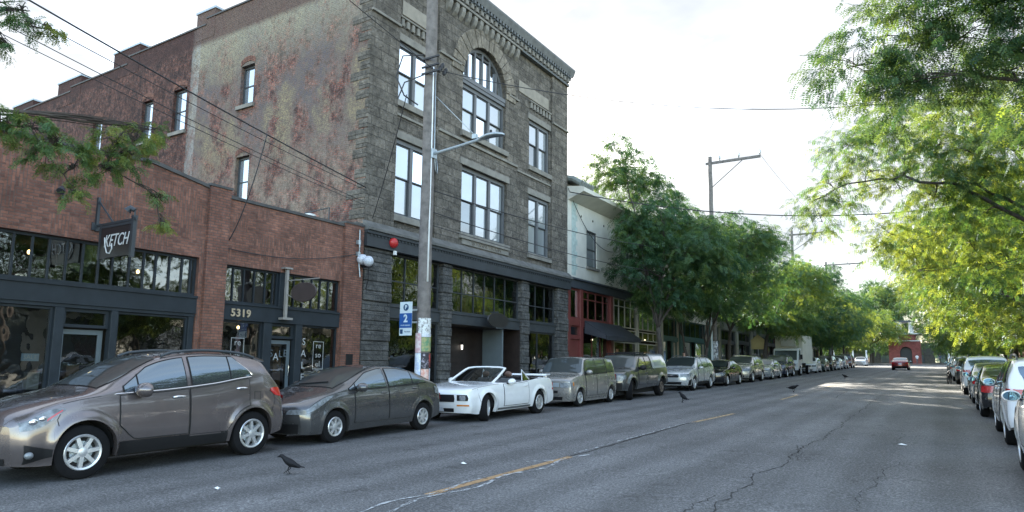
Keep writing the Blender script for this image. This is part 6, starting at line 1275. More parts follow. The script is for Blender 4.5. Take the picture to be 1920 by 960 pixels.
# the left tree near the camera: its trunk stands outside the picture, its branches hang in from the left
cl = [(-12.2, 4.40, 5.30, .34, .26), (-12.1, 4.80, 5.36, .34, .26), (-12.0, 5.15, 5.26, .34, .26), (-12.0, 5.45, 5.18, .26, .20), (-12.1, 5.05, 5.0, .24, .16), (-11.9, 6.05, 5.52, .34, .28), (-11.9, 6.35, 5.62, .34, .28), (-11.9, 6.66, 5.90, .22, .16), (-12.0, 5.98, 5.25, .30, .22), (-12.0, 6.30, 5.32, .28, .20), (-12.0, 5.42, 4.86, .14, .12), (-12.0, 5.95, 4.98, .14, .12), (-12.0, 6.88, 4.70, .12, .06), (-12.0, 7.0, 4.22, .08, .07), (-12.2, 4.1, 5.6, .3, .2), (-12.3, 4.25, 4.8, .08, .08), (-12.1, 5.5, 4.46, .08, .06),
      (-12.0, 4.46, 7.2, .16, .22), (-12.0, 4.56, 6.98, .14, .12), (-12.0, 4.85, 7.06, .10, .10), (-12.1, 4.34, 6.55, .12, .10), (-12.6, 1.5, 7.2, 1.3, 1.), (-12.8, .8, 6.4, 1.3, 1.), (-13.2, .4, 7.6, 1.5, 1.1), (-12.2, -.6, 6.6, 1.4, 1.), (-11.4, 1.0, 7.8, 1.4, 1.)]
tree('street_tree', 'leafy branches reaching in from the left edge above the dark red brick shop', (-12.8, .6), 3.4, cl, 21, .16, near=True, dens=2.9, group=GT, tb=(.15, 1.), sl=.30, lf=.60, mat=m_leaf3, fl=.22)
# right side
R1 = [(-2.2, 15.0, 7.9, .75, .5), (-1.6, 15.2, 8.5, 1.0, .6), (-1.4, 15.8, 7.5, .85, .5), (-.7, 15.0, 9.2, 1.1, .7), (-.5, 15.5, 8.1, 1.1, .65), (-.9, 14.6, 7.2, .7, .4), (.2, 14.6, 9.6, 1.2, .8), (.4, 15.2, 8.4, 1.2, .7), (.3, 15.2, 7.3, .95, .5), (1.2, 14.5, 9.3, 1.3, .8), (1.3, 15.0, 7.9, 1.2, .7), (1.0, 15.8, 7.0, .9, .5), (2.2, 14.6, 8.6, 1.3, .8), (2.1, 15.4, 7.2, 1.0, .5), (3.2, 14.0, 9.6, 1.5, 1.), (4.2, 15.6, 9.0, 1.5, 1.), (5.4, 14, 9.0, 1.6, 1.1), (4.4, 12.4, 9.4, 1.6, 1.1), (-1.3, 15.6, 9.9, .8, .6), (3.4, 16.4, 7.6, 1.3, .8), (2.2, 16.4, 9.8, 1.5, 1.), (.5, 16.2, 10.4, 1.4, 1.), (6.0, 16.0, 8, 1.6, 1.1), (4.9, 14.0, 6.4, 1.3, .9), (5.4, 15.4, 5.8, 1.3, .9), (4.9, 16.8, 6.4, 1.2, .8), (5.2, 12.6, 6.2, 1.3, .9)]
R1 = [(q[0] + 1.0, *q[1:]) if q[0] < 2.5 else q for q in R1]
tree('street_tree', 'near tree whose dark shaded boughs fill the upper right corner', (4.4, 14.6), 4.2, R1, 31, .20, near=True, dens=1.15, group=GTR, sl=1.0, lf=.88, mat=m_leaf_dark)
R2 = [(-.6, 27.4, 8.6, .9, .5), (.6, 27.2, 9.2, 1.0, .6), (1.6, 27.6, 8.3, 1.0, .6), (-1.6, 27.2, 8.1, .8, .5), (-4.5, 27.2, 8.0, .6, .4), (-4.2, 27.4, 7.2, .5, .35), (-3.9, 27.2, 8.6, .75, .5), (-3.4, 27.0, 9.8, .85, .5), (-3.5, 27.5, 7.9, .7, .45), (-2.6, 27.2, 10.2, 1.0, .6), (-2.5, 27.6, 9.0, .9, .5), (-1.6, 27.4, 10.7, 1.1, .7), (-1.4, 27.6, 9.4, .9, .55), (-2.3, 28, 6.9, .75, .5), (-2.6, 27.6, 6.0, .6, .4), (-1.5, 28.2, 6.3, .85, .5), (-1.2, 28.4, 5.3, .75, .45), (-.6, 27.8, 7.6, 1.0, .6), (-.4, 28.4, 9.8, 1.2, .7), (.2, 28, 6.3, 1.0, .6), (.5, 28.2, 8.4, 1.2, .7), (.8, 28.6, 5.2, .9, .5), (1.2, 28, 10.4, 1.4, .9), (1.6, 28.4, 7.2, 1.2, .7), (2.0, 28.8, 5.8, 1.1, .6), (2.4, 28, 9.2, 1.4, .9), (2.8, 28.6, 6.9, 1.3, .8), (3.2, 29.2, 11.2, 1.6, 1.1), (3.4, 28.8, 5.2, 1.1, .6), (4.6, 28.2, 8, 1.6, 1.1), (5.4, 29.5, 9.6, 1.6, 1.1), (.2, 29.4, 11.4, 1.3, .9), (5.6, 27.4, 6.4, 1.5, .9)]
R2 = [(q[0] + .7, *q[1:]) if q[0] < 1 else q for q in R2]
tree('street_tree', 'yellow green tree with a long bare bough over the right row of cars', (4.3, 28.4), 4.6, R2, 32, .21, near=True, dens=1.25, group=GTR, mat=m_leaf2, tb=(.0, .75), sl=1.0, lf=.85)
tree('street_tree', 'tree at the right edge between the two overhanging near trees', (5.6, 21.4), 3.6, crown(np.random.default_rng(77), (5.8, 21.4, 7.0), 3.3, 5.8, 32, (1.1, 1.6)), 34, .18, group=GTR, mat=m_leaf2)
rg = np.random.default_rng(9)
cl = crown(rg, (3.2, 40.0, 7.8), 4.6, 7.6, 34, (1.1, 1.7)); tree('street_tree', 'yellow green tree behind the overhanging bough on the right', (4.3, 40.2), 3.4, cl, 33, .19, group=GTR, mat=m_leaf2, tb=(.1, .85), dens=1.1)
vr = []
for i in range(3):
    y = 50.5 + 10 * i; g2 = np.random.default_rng(90 + i); vr.append(tree('street_tree', ['yellow green tree above the white crossover of the right row', 'street tree above the last cars of the right row', 'darker street tree on the right, third before the junction'][i], (4.4, y), 3.2, crown(g2, (3.0, y, 7.6), 5.2, 7.6, 32, (1.3, 1.9)), 95 + i, .19, group=GTR, mat=m_leaf2 if i != 2 else m_leaf, tb=(.05, .8), dens=.85))
for (x, y, i, lb) in ((4.6, 81, 1, 'far street tree on the right, second before the junction'), (4.2, 92, 0, 'far street tree on the right, last before the junction'), (4.9, 104, 2, 'far tree at the right corner of the junction')):
    q = copy_tree(vr[i]); q.location = (x, y, gz(y)); q.rotation_euler = (0, 0, 2.1 * i + .7); q['label'] = lb
# trees across the junction
bgd = [(-15.5, 146, 0, 'round tree with a white trunk guard left of the brick tower'), (-11.6, 147, 1, 'small tree hard against the left side of the brick tower'), (2.2, 150, 2, 'tree just right of the brick tower across the junction'), (8.5, 147, 0, 'second tree right of the brick tower across the junction'), (-22, 158, 2, 'dark tree closing the far end of the left row'), (-5.6, 165, 1, 'tall tree rising behind the brick tower'), (-30, 150, 0, 'far left tree across the junction'), (15, 160, 1, 'far right tree across the junction'), (-13, 172, 2, 'tree behind and left of the brick tower'), (9, 176, 0, 'backmost tree right of the brick tower'), (-40, 165, 1, 'outermost tree across the junction on the left'), (25, 165, 2, 'outermost tree across the junction on the right')]
for k, (x, y, i, lb) in enumerate(bgd):
    q = copy_tree(vr[i]); q.location = (x, y, gz(y)); q.rotation_euler = (0, 0, 1.1 * k); q.scale = (1.15, 1.15, 1.05 if k not in (5, 8, 9) else 1.75); q['label'] = lb; q['group'] = 'trees across the junction'
for k, (x, y) in enumerate(((-14.2, 143.5), (-11.9, 143.2), (1.0, 144.0), (-17.5, 143.6))):
    mb = MB(); z = gz(y); mb.lathe([(.16, z), (.15, z + 2.6), (.02, z + 2.62)], c=(x, y, 0), seg=10); tag(mb.build('white_bollard_post', m_white), ['white post left of the brick tower beside the far white sedan', 'white post nearest the left side of the brick tower', 'white post on the right of the brick tower', 'outermost white post on the left across the junction'][k], 'post')
# ------------------------------------------------------------------ poles, street lamp, wires
def pole(label, x, y, top, r0, r1, seed, lean=0):
    t = thing('utility_pole', label, 'pole', (x, y, gz(y)), 'utility poles along the left pavement'); rg = random.Random(seed); mb = MB(); n = 14
    mb.tube([(x + lean * i / n + rg.uniform(-.012, .012), y + rg.uniform(-.012, .012), gz(y) + (top - gz(y)) * i / n) for i in range(n + 1)], [r0 + (r1 - r0) * i / n for i in range(n + 1)], 14); mb.build('shaft', m_wood, t, smooth=True, angle=60); return t
up = pole('weathered grey wooden pole with posters and a blue parking sign in front of stone building', -12.6, 15.3, 18, .205, .155, 3)
mb = MB(); mb.tube([(-12.43, 15.22, 4.1), (-12.44, 15.24, 6.5), (-12.45, 15.25, 10.6)], .028, 8); mb.build('conduit', m_white, up, smooth=True)
mb = MB(); mb.tube([(-12.40, 15.30, 10.5), (-12.40, 15.34, 8.0), (-12.38, 15.38, 7.45), (-12.38, 15.46, 7.35), (-12.40, 15.50, 7.5), (-12.42, 15.45, 7.9)], .016, 6); mb.build('cable_loop', m_steel, up, smooth=True)
mb = MB()
for z in (10.35, 10.55, 10.8): mb.box(-12.75, -12.1, 15.05, 15.1, z, z + .05); 
for k in range(5): mb.ell((-12.15 + .0, 15.15 + .08 * k, 10.4 + .1 * (k % 3)), (.07, .05, .09), 8, 6)
mb.tube([(-12.6, 14.95, 10.9), (-13.1, 14.6, 10.85), (-13.25, 14.5, 10.2), (-13.0, 14.6, 9.6), (-12.8, 15, 9.4)], .022, 6); mb.tube([(-12.6, 15.0, 10.3), (-13.0, 14.6, 10.0), (-13.15, 14.5, 9.5)], .02, 6)
mb.build('cable_splice', m_cable, up)
sp = thing('street_lamp', 'pale grey cobra head street lamp on an arm from the weathered pole', 'street lamp', (-12.42, 15.3, 7.9))
mb = MB(); mb.tube([(-12.44, 15.32, 7.92), (-11.6, 15.42, 8.04), (-10.75, 15.5, 8.17)], .045, 8); mb.box(-12.46, -12.36, 15.22, 15.42, 7.78, 8.06); mb.build('arm', m_steel, sp, smooth=True, angle=40)
mb = MB(); pts = [(-10.95, .04, .04), (-10.80, .10, .07), (-10.55, .15, .085), (-10.30, .155, .08), (-10.1, .11, .06), (-10.02, .02, .02)]; G = []
for x, ry, rz in pts: zc = 8.14 + .06 * math.sin((x + 10.95) * 3.3); G.append([(x, 15.5 + ry * math.cos(a), zc + rz * (math.sin(a) if math.sin(a) > 0 else .55 * math.sin(a))) for a in np.linspace(0, 2 * math.pi, 17)])
mb.grid(G); mb.build('lamp_head', m_steel, sp, smooth=True)
mb = MB(); mb.tube([(-12.45, 15.4, 9.74), (-11.0, 15.48, 8.26)], .012, 5); mb.box(-11.12, -10.98, 15.44, 15.54, 8.2, 8.33); mb.build('brace', m_steel, sp); mb = MB(); mb.lathe([(.035, 8.26), (.035, 8.36), (.01, 8.38)], c=(-10.5, 15.5, 0), seg=8); mb.build('photocell', m_black, sp)
# posters wrapped round the pole
def wrap(label, x, y, r, z0, z1, a0, a1, mat, name='poster'):
    mb = MB(); mb.grid([[(x + r * math.cos(a), y + r * math.sin(a), z) for a in np.linspace(R(a0), R(a1), 10)] for z in np.linspace(z0, z1, 3)]); return tag(mb.build(name, mat, fix=False), label, 'poster')
def poster_mat(name, a, b, sc, e=.5):
    m, t, bs = nodes(name); r = ramp(t, [(e - .06, a), (e + .06, b)]); t.links.new(noise(t, sc, 6, .7), r.inputs[0]); t.links.new(r.outputs[0], bs.inputs['Base Color']); bs.inputs['Roughness'].default_value = .7; return m
PX_, PY_ = -12.6, 15.3
wrap('shredded white paper layers highest on the weathered pole', PX_, PY_, .214, 2.60, 3.05, -95, 40, poster_mat('torn_paper', (.62, .64, .64), (.16, .15, .14), 14, .55))
wrap('green landscape poster under torn papers on the weathered pole', PX_, PY_, .222, 2.10, 2.50, -62, 35, poster_mat('green_poster', (.10, .22, .12), (.30, .30, .14), 5))
wrap('pale white notice above the green poster on the weathered pole', PX_, PY_, .224, 2.51, 2.60, -62, 30, m_plate)
wrap('faded pink poster on the left face of the weathered pole', PX_, PY_, .221, 2.06, 2.62, -130, -64, poster_mat('pink_poster', (.50, .30, .32), (.60, .52, .52), 9))
wrap('pale blue poster on the left face low on the weathered pole', PX_, PY_, .222, 1.25, 2.05, -130, -64, poster_mat('blue_poster', (.42, .50, .66), (.66, .70, .74), 7))
wrap('black poster with a pale round figure on the weathered pole', PX_, PY_, .224, 1.62, 2.06, -60, -2, poster_mat('dark_poster', (.03, .028, .035), (.40, .36, .42), 9, .56))
wrap('red and black narrow flyer on the right face of the weathered pole', PX_, PY_, .222, 1.65, 2.05, 2, 40, poster_mat('red_flyer', (.40, .06, .05), (.05, .03, .03), 12))
wrap('orange pink poster lowest on the weathered pole', PX_, PY_, .224, 1.15, 1.60, -60, 5, poster_mat('orange_poster', (.58, .26, .20), (.66, .50, .44), 8))
wrap('white flyer at the lower right of the weathered pole', PX_, PY_, .223, 1.10, 1.62, 8, 42, m_plate)
# parking sign
m_blue = M('sign_blue', (.012, .075, .26), .4, var=.08); m_signw = M('sign_pale', (.50, .58, .62), .4, var=.06); m_navyink = M('sign_navy_ink', (.012, .05, .12), .4, var=0)
pg = thing('parking_sign', 'blue and white parking sign with a large 2 on the weathered pole', 'sign', (-12.85, 14.55, 2.6))
ys = 15.02; SC = -13.02
def sbox(z0, z1, mat, name, d=0.): mb = MB(); mb.box(SC - .23, SC + .23, ys - .012 - d, ys - .004 - d, z0, z1); return mb.build(name, mat, pg)
sbox(2.55, 3.52, m_signw, 'panel'); sbox(2.77, 3.19, m_blue, 'blue_panel', .009)
mb = MB(); mb.lathe([(.10, -.004), (.10, .0)], 'y', (SC, ys - .014, 3.36), 20); mb.build('emblem_disc', m_navyink, pg)
text('lettering', 'P', .16, m_signw, (SC, ys - .020, 3.36), FACE_NY, pg, .002, bold=.006); text('lettering', '2', .30, m_signw, (SC, ys - .024, 3.03), FACE_NY, pg, .002, bold=.01); text('lettering', 'HOUR PARKING', .050, m_signw, (SC, ys - .024, 2.84), FACE_NY, pg, .002)
mb = MB(); mb.box(SC - .20, SC - .10, ys - .018, ys - .013, 2.60, 2.73); mb.build('payment_square', m_navyink, pg); text('lettering', 'Pay here', .062, m_navyink, (SC + .07, ys - .016, 2.66), FACE_NY, pg, .002)
mb = MB(); mb.box(SC - .2, -12.62, ys - .003, ys + .02, 2.9, 2.95); mb.box(SC - .2, -12.62, ys - .003, ys + .02, 3.25, 3.3); mb.build('bracket', m_steel, pg)
# farther poles with crossarms reaching over the street
def arm_pole(label, x, y, top, arm, trans=False):
    t = pole(label, x, y, top + .25, .18, .13, int(y)); mb = MB(); mb.box(x - .3, x + arm, y - .06, y + .06, top - .28, top - .12); mb.tube([(x, y - .08, top - 2.0), (x + arm * .68, y - .08, top - .24)], .03, 5); mb.build('crossarm', m_wood, t)
    mb = MB()
    for f in (.2, .58, .99): mb.lathe([(.03, top - .12), (.05, top + .03), (.075, top + .06), (.05, top + .12), (.065, top + .15), (.03, top + .22)], c=(x + arm * f, y, 0), seg=8)
    mb.build('insulator', m_steel, t, smooth=True)
    if trans:
        mb = MB()
        for sx in (-.85, .95): mb.lathe([(.02, top - 4.3), (.27, top - 4.28), (.27, top - 3.2), (.2, top - 3.1), (.03, top - 3.05), (.03, top - 2.8)], c=(x + sx, y, 0), seg=14); mb.box(min(x, x + sx), max(x, x + sx), y - .03, y + .03, top - 3.8, top - 3.72)
        mb.build('transformer', m_steel, t, smooth=True, angle=40)
    return t
arm_pole('tall wooden pole with a one sided crossarm over the two stem tree', -12.6, 45.2, 15.75, 3.3)
pt = arm_pole('wooden pole carrying transformers and a crossarm, second beyond the stone building', -12.6, 75, 15.9, 4.0, True)
arm_pole('small distant crossarm pole above the far left trees', -12.6, 100, 16.0, 4.5)
wrap('pale posters and tape on the shaft of the tall crossarm pole', -12.6, 45.2, .20, gz(45) + .9, gz(45) + 2.6, -140, 60, poster_mat('pale_posters', (.55, .58, .62), (.12, .12, .13), 5, .52))
mb = MB(); mb.tube([(-12.72, 44.9, gz(45)), (-12.72, 44.9, 5.9)], .07, 8); tag(mb.build('sign_post', m_signw), 'pale slim post standing before the tall crossarm pole', 'post')
def wire(label, a, b, sag, r=.014, n=26, group=None, mid=None):
    a, b = np.array(a, float), np.array(b, float); P = [a + (b - a) * s - np.array([0, 0, sag * 4 * s * (1 - s)]) for s in np.linspace(0, 1, n)]
    mb = MB(); mb.tube(P, r, 5); return tag(mb.build('overhead_wire', m_cable, smooth=True, fix=False), label, 'wire', group or 'overhead wires')
HUB = (-12.4, 15.2, 10.5)
wire('thick twisted cable sweeping down across the brick party wall to the stone corner', (-13.4, -8.5, 11.15), (-16.36, 16.6, 7.72), .35, .020)
wire('thin wire just below the thick cable on the brick party wall', (-13.4, -8.5, 10.65), (-16.36, 16.58, 7.62), .42, .010); wire('second thin wire below the thick cable on the brick party wall', (-13.4, -8.5, 10.35), (-16.36, 16.56, 7.2), .45, .010); wire('lowest wire crossing the brick party wall behind the hanging leaves', (-13.4, -8.5, 9.9), (-16.36, 16.56, 7.1), .40, .009)
wire('wire rising leftwards from the cable splice on the weathered pole out of the picture', HUB, (-11.2, -6, 13.2), .2, .012)
wire('single wire crossing the white sky from the weathered pole to the right trees', (-12.4, 15.2, 10.5), (6, 30, 12.6), 1.6, .014)
wire('thick black cable crossing the street from the stone building to the right', (-16.2, 31.4, 10.9), (4.6, 47, 11.6), 1.25, .030)
wire('wire from the weathered pole to the crossarm pole in front of the white building', (-12.5, 15.45, 6.85), (-12.6, 45.1, 9.6), .55, .016); wire('lower wire from the weathered pole past the white building', (-12.5, 15.45, 6.2), (-12.6, 45.1, 7.9), .55, .016); wire('lowest thin wire from the weathered pole along the facade', (-12.5, 15.45, 5.8), (-12.6, 45.1, 7.0), .4, .012)
wire('slanting drop wire from the cable splice to the ledge corner of the stone building', (-12.9, 14.6, 9.6), (-16.15, 16.75, 6.65), .15, .016)
wire('slack wire between the two distant crossarm poles', (-9.4, 45.2, 15.8), (-8.7, 75, 16.0), .6, .012); wire('faint wire from the farthest poles to the right trees', (-8.7, 75, 16.0), (4.5, 60, 13.2), .8, .014)
wire('drooping black cable hanging over the red brick shop front to a wall hook', (-15.2, 11.6, 7.9), (-16.42, 11.5, 5.05), .35, .016, mid=None); wire('thin sagging cable along the red brick shop front', (-16.44, 11.3, 4.85), (-16.36, 16.4, 5.4), .25, .012)
wire('vertical cable hanging down the right end of the stone building', (-16.42, 31.7, 11.2), (-16.4, 37.5, 8.6), .9, .018)
# ------------------------------------------------------------------ signs and fittings on the fronts
ks2 = thing('hanging_sign', 'black hanging sign reading KETCH on an iron bracket', 'sign', (-16.4, 8.05, 4.6))
mb = MB(); mb.box(-16.17, -14.93, 8.02, 8.08, 4.03, 4.72); mb.build('board', m_signblack, ks2)
mb = MB(); mb.box(-16.24, -16.172, 8.01, 8.09, 4.0, 4.80); mb.box(-14.928, -14.84, 8.01, 8.09, 3.98, 4.86); mb.box(-16.171, -14.929, 8.01, 8.09, 4.722, 4.78); mb.build('frame', m_dark, ks2)
mb = MB(); mb.box(-16.48, -14.80, 8.03, 8.07, 4.80, 4.85); mb.box(-16.49, -16.42, 8.02, 8.08, 4.70, 5.5); mb.tube([(-16.45, 8.05, 5.42), (-15.75, 8.05, 4.84)], .02, 6); mb.box(-16.495, -16.46, 7.95, 8.15, 4.72, 4.9); mb.build('bracket', m_dark, ks2)
text('lettering', 'KETCH', .40, m_letter, (-15.50, 8.012, 4.40), FACE_NY, ks2, .004, shear=.32, sx=.78); mb = MB(); mb.tube([(-15.98, 8.01, 4.50), (-15.93, 8.01, 4.30), (-15.84, 8.01, 4.14), (-15.72, 8.01, 4.12), (-15.64, 8.01, 4.22), (-15.66, 8.01, 4.34)], .014, 6); mb.build('flourish', m_letter, ks2)
def spot(label, x, y, z, d):
    t = thing('spotlight', label, 'lamp', (x, y, z)); mb = MB(); mb.tube([(x, y, z), (x + d[0] * .6, y + d[1] * .6, z + .05), (x + d[0], y + d[1], z - .02)], [.05, .06, .085], 12); mb.build('lamp_head', m_dark, t, smooth=True, angle=40); mb = MB(); mb.tube([(x, y, z - .12), (x, y, z + .04)], .02, 6); mb.box(x - .05, x + .05, y - .05, y + .05, z - .16, z - .12); mb.build('stem', m_dark, t); return t
spot('small spotlight on top of the hanging black sign', -14.88, 8.05, 5.02, (-.12, -.10)); spot('small spotlight on the brick wall left of the hanging black sign', -16.40, 7.25, 5.45, (.10, -.10))
os_ = thing('hanging_sign', 'dark oval sign hanging from a pale bar bracket on the red brick shop', 'sign', (-16.3, 13.5, 4))
mb = MB(); mb.box(-16.42, -16.34, 13.46, 13.54, 3.06, 4.5); mb.box(-16.49, -16.30, 13.36, 13.64, 4.5, 4.55); mb.box(-16.45, -16.25, 13.32, 13.68, 2.99, 3.055); mb.tube([(-16.36, 13.5, 3.75), (-15.55, 13.5, 3.42)], .014, 6); mb.box(-16.36, -15.0, 13.49, 13.51, 4.14, 4.17); mb.build('bracket', M('bracket_pale', (.27, .255, .235), .6, .2), os_)
mb = MB(); mb.lathe([(.001, -.03), (.33, -.03), (.34, 0), (.33, .03), (.001, .03)], 'y', (0, 0, 0), 28); mb.v = [(-15.62 + v[0] * 1.6, 13.5 + v[1], 3.78 + v[2] * .85) for v in mb.v]; o = mb.build('board', M('oval_brown', (.05, .036, .034), .5), os_)
eo = thing('hanging_sign', 'dark oval sign over the entrance of the stone building', 'sign', (-16.3, 24.5, 3.8))
mb = MB(); mb.lathe([(.001, -.04), (.44, -.04), (.46, 0), (.44, .04), (.001, .04)], 'x', (0, 0, 0), 28); mb.v = [(-16.1 + v[0], 24.55 + v[1] * 1.8, 3.66 + v[2] * .72) for v in mb.v]; mb.build('board', m_signblack, eo); mb = MB(); mb.box(-16.5, -16.1, 24.52, 24.58, 4.0, 4.05); mb.tube([(-16.1, 24.55, 4.02), (-16.1, 24.55, 3.9)], .015, 6); mb.box(-16.06, -16.04, 24.3, 24.8, 3.3, 3.36); mb.build('bracket', m_dark, eo)
ab = thing('alarm_bell', 'round red alarm bell on the dark frieze of the stone building', 'bell', (-16.25, 17.95, 6.0))
mb = MB(); mb.lathe([(.001, .16), (.09, .15), (.16, .10), (.19, .03), (.19, 0), (.001, 0)], 'x', (-16.27, 17.95, 6.0), 20); mb.build('gong', M('bell_red', (.42, .02, .02), .35), ab, smooth=True, angle=50); mb = MB(); mb.box(-16.28, -16.2, 17.98, 18.08, 5.58, 5.72); mb.build('strobe', m_white, ab)
fl = thing('floodlight', 'pair of round grey floodlights at the corner of the stone building', 'lamp', (-16.3, 16.6, 5.2))
for dx, dz in ((-.02, .02), (.26, -.06)): mb = MB(); mb.lathe([(.001, -.18), (.10, -.15), (.17, -.05), (.185, .05), (.16, .09), (.001, .10)], 'y', (-16.25 + dx, 16.45, 5.18 + dz), 16); mb.build('lamp_head', m_plate, fl, smooth=True, angle=50)
mb = MB(); mb.box(-16.35, -16.0, 16.5, 16.68, 4.95, 5.05); mb.tube([(-16.05, 16.55, 5.0), (-16.0, 16.5, 4.5), (-16.1, 16.5, 4.2)], .015, 5); mb.build('bracket', m_black, fl)
mb = MB(); mb.tube([(-16.32, 16.35, 6.2), (-16.30, 16.35, 5.6), (-16.36, 16.40, 5.1), (-16.30, 16.42, 4.6)], .02, 6)
for z in (5.3, 5.7): mb.box(-16.40, -16.30, 16.28, 16.40, z, z + .14)
tag(mb.build('junction_cable', m_steel), 'grey cable with small boxes running down the right brick pier', 'cable')
rv = thing('roof_vent', 'white capped vent pipe on the roof of the red brick shop', 'vent', (-18.6, 15.6, 6)); mb = MB(); mb.lathe([(.10, 5.7), (.10, 6.55)], c=(-18.3, 15.9, 0), seg=12); mb.build('pipe', m_steel, rv); mb = MB(); mb.lathe([(.24, 6.56), (.24, 6.66), (.2, 6.72), (.22, 6.74), (.22, 6.84), (.02, 6.90)], c=(-18.3, 15.9, 0), seg=16); mb.build('cap', m_white, rv)
mb = MB(); mb.tube([(-17.4, 15.95, 5.7), (-17.4, 15.95, 7.0), (-18.6, 15.95, 6.95)], .025, 6); tag(mb.build('roof_pipe', m_dark), 'thin bent pipe on the roof beside the white vent', 'pipe')
# ------------------------------------------------------------------ crows
m_crow = M('crow_black', (.008, .008, .010), .65, var=.3, vs=30, spec=.25)
def crow(label, x, y, yaw, pose='walk', s=1.0):
    t = thing('crow', label, 'bird', (0, 0, 0), 'crows on the road')
    if pose == 'walk': sp = [(.235, .292, .003), (.205, .297, .010), (.185, .302, .019), (.165, .310, .031), (.14, .308, .034), (.115, .285, .034), (.085, .255, .047), (.04, .220, .062), (-.01, .190, .066), (-.06, .165, .056), (-.11, .142, .042), (-.16, .127, .030), (-.20, .120, .026), (-.25, .112, .022), (-.262, .110, .008)]
    else: sp = [(.235, .225, .003), (.205, .228, .010), (.185, .232, .019), (.16, .236, .030), (.135, .230, .033), (.11, .215, .036), (.08, .195, .048), (.03, .180, .060), (-.03, .168, .060), (-.09, .158, .048), (-.14, .152, .034), (-.19, .150, .026), (-.25, .150, .022), (-.265, .150, .008)]
    G = []; seg = 14
    for i, (px, pz, r) in enumerate(sp):
        a = sp[min(i + 1, len(sp) - 1)]; b = sp[max(i - 1, 0)]; dx, dz = a[0] - b[0], a[1] - b[1]; l = math.hypot(dx, dz); nx, nz_ = -dz / l, dx / l; fl = .38 if px < -.17 else 1.0; wd = 1.25 if px < -.17 else .92
        G.append([(px + nx * r * fl * math.sin(q), r * wd * math.cos(q), pz + nz_ * r * fl * math.sin(q)) for q in np.linspace(0, 2 * math.pi, seg + 1)])
    mb = MB(); mb.grid(G)
    for sd in (-1, 1): mb.prism([(.075, sd * .052, .245 if pose == 'walk' else .2), (.03, sd * .066, .18 if pose == 'walk' else .15), (-.16, sd * .034, .118 if pose == 'walk' else .145), (-.10, sd * .050, .165)], (0, sd * .010, 0))
    mb.build('body', m_crow, t, smooth=True, world=False)
    feet = (((.0, .02, .14), (.03, .02, .075), (-.005, .02, .006)), ((.0, -.02, .14), (-.01, -.02, .09), (.075, -.02, .035) if pose == 'walk' else (.01, -.02, .006)))
    for f in feet:
        mb = MB(); mb.tube(f, [.016, .007, .006], 6); e = f[-1]
        for q in (-.5, 0, .5, math.pi): mb.tube([e, (e[0] + .035 * math.cos(q), e[1] + .035 * math.sin(q), max(e[2] - .004, .003) - (.02 if e[2] > .02 else 0))], .004, 5)
        mb.build('leg', m_crow, t, world=False)
    place(t, x, y, yaw); t.scale = (s, s, s)
crow('crow striding left on the road beside the taupe crossover', -8.03, 6.85, 215, 'walk', .82)
crow('upright crow standing in the road left of the middle line', -7.95, 24.3, 150, 'walk', 1.15)
crow('low crow facing right next to the short yellow dash', -5.9, 33.9, -15, 'low', 1.3)
crow('farthest crow on the road, a small dark shape', -5.9, 53.8, 140, 'low', 1.35)
# ------------------------------------------------------------------ people far away
def person(label, x, y, yaw, shirt, trousers, stride=.14, z=.13):
    t = thing('person', label, 'person', (x, y, gz(y) + z)); V = [(0, 0, .95), (0, 0, 1.15), (0, 0, 1.38), (0, 0, 1.50), (0, .01, 1.60), (0, .015, 1.70), (0, .01, 1.76)]; Rr = [.15, .135, .16, .06, .085, .10, .06]; E = [(0, 1), (1, 2), (2, 3), (3, 4), (4, 5), (5, 6)]
    for sd in (-1, 1):
        n = len(V); V += [(sd * .09, 0, .90), (sd * .095, sd * stride * .6, .50), (sd * .10, sd * stride - (.04 if sd < 0 else 0), .09), (sd * .10, sd * stride + .14, .035)]; Rr += [.095, .06, .042, .035]; E += [(0, n), (n, n + 1), (n + 1, n + 2), (n + 2, n + 3)]
        n = len(V); V += [(sd * .20, 0, 1.40), (sd * .25, -sd * .06, 1.14), (sd * .25, -sd * .02 + .08, .90), (sd * .25, -sd * .02 + .11, .82)]; Rr += [.06, .045, .034, .03]; E += [(2, n), (n, n + 1), (n + 1, n + 2), (n + 2, n + 3)]
    me = bpy.data.meshes.new('body'); me.from_pydata(V, E, []); o = bpy.data.objects.new('body', me); COL.objects.link(o); md = o.modifiers.new('skin', 'SKIN'); o.modifiers.new('sub', 'SUBSURF').levels = 1
    for i, r in enumerate(Rr): me.skin_vertices[0].data[i].radius = (r, r * .8 if i < 3 else r)
    me.skin_vertices[0].data[0].use_root = True
    me2 = bpy.data.meshes.new_from_object(o.evaluated_get(bpy.context.evaluated_depsgraph_get())); bpy.data.objects.remove(o); skin = M('skin', (.42, .25, .19), .6)
    for m in (skin, shirt, trousers, m_black): me2.materials.append(m)
    for p in me2.polygons:
        c_ = p.center; p.material_index = 3 if (c_.z > 1.70 or c_.z < .08 or (c_.z > 1.62 and c_.y < .0)) else 2 if c_.z < .95 and abs(c_.x) < .2 else 1 if .95 <= c_.z < 1.50 and abs(c_.x) < .28 and not (c_.z < 1.12 and abs(c_.x) > .2) else 0
        p.use_smooth = True
    b = bpy.data.objects.new('body', me2); COL.objects.link(b); b.parent = t; t.rotation_euler = (0, 0, R(yaw)); return t
person('person in a dusty pink top walking on the pavement behind the black sedan', -13.3, 41.0, 170, M('pink_top', (.42, .20, .20), .8), M('dark_trousers', (.03, .03, .04), .8))
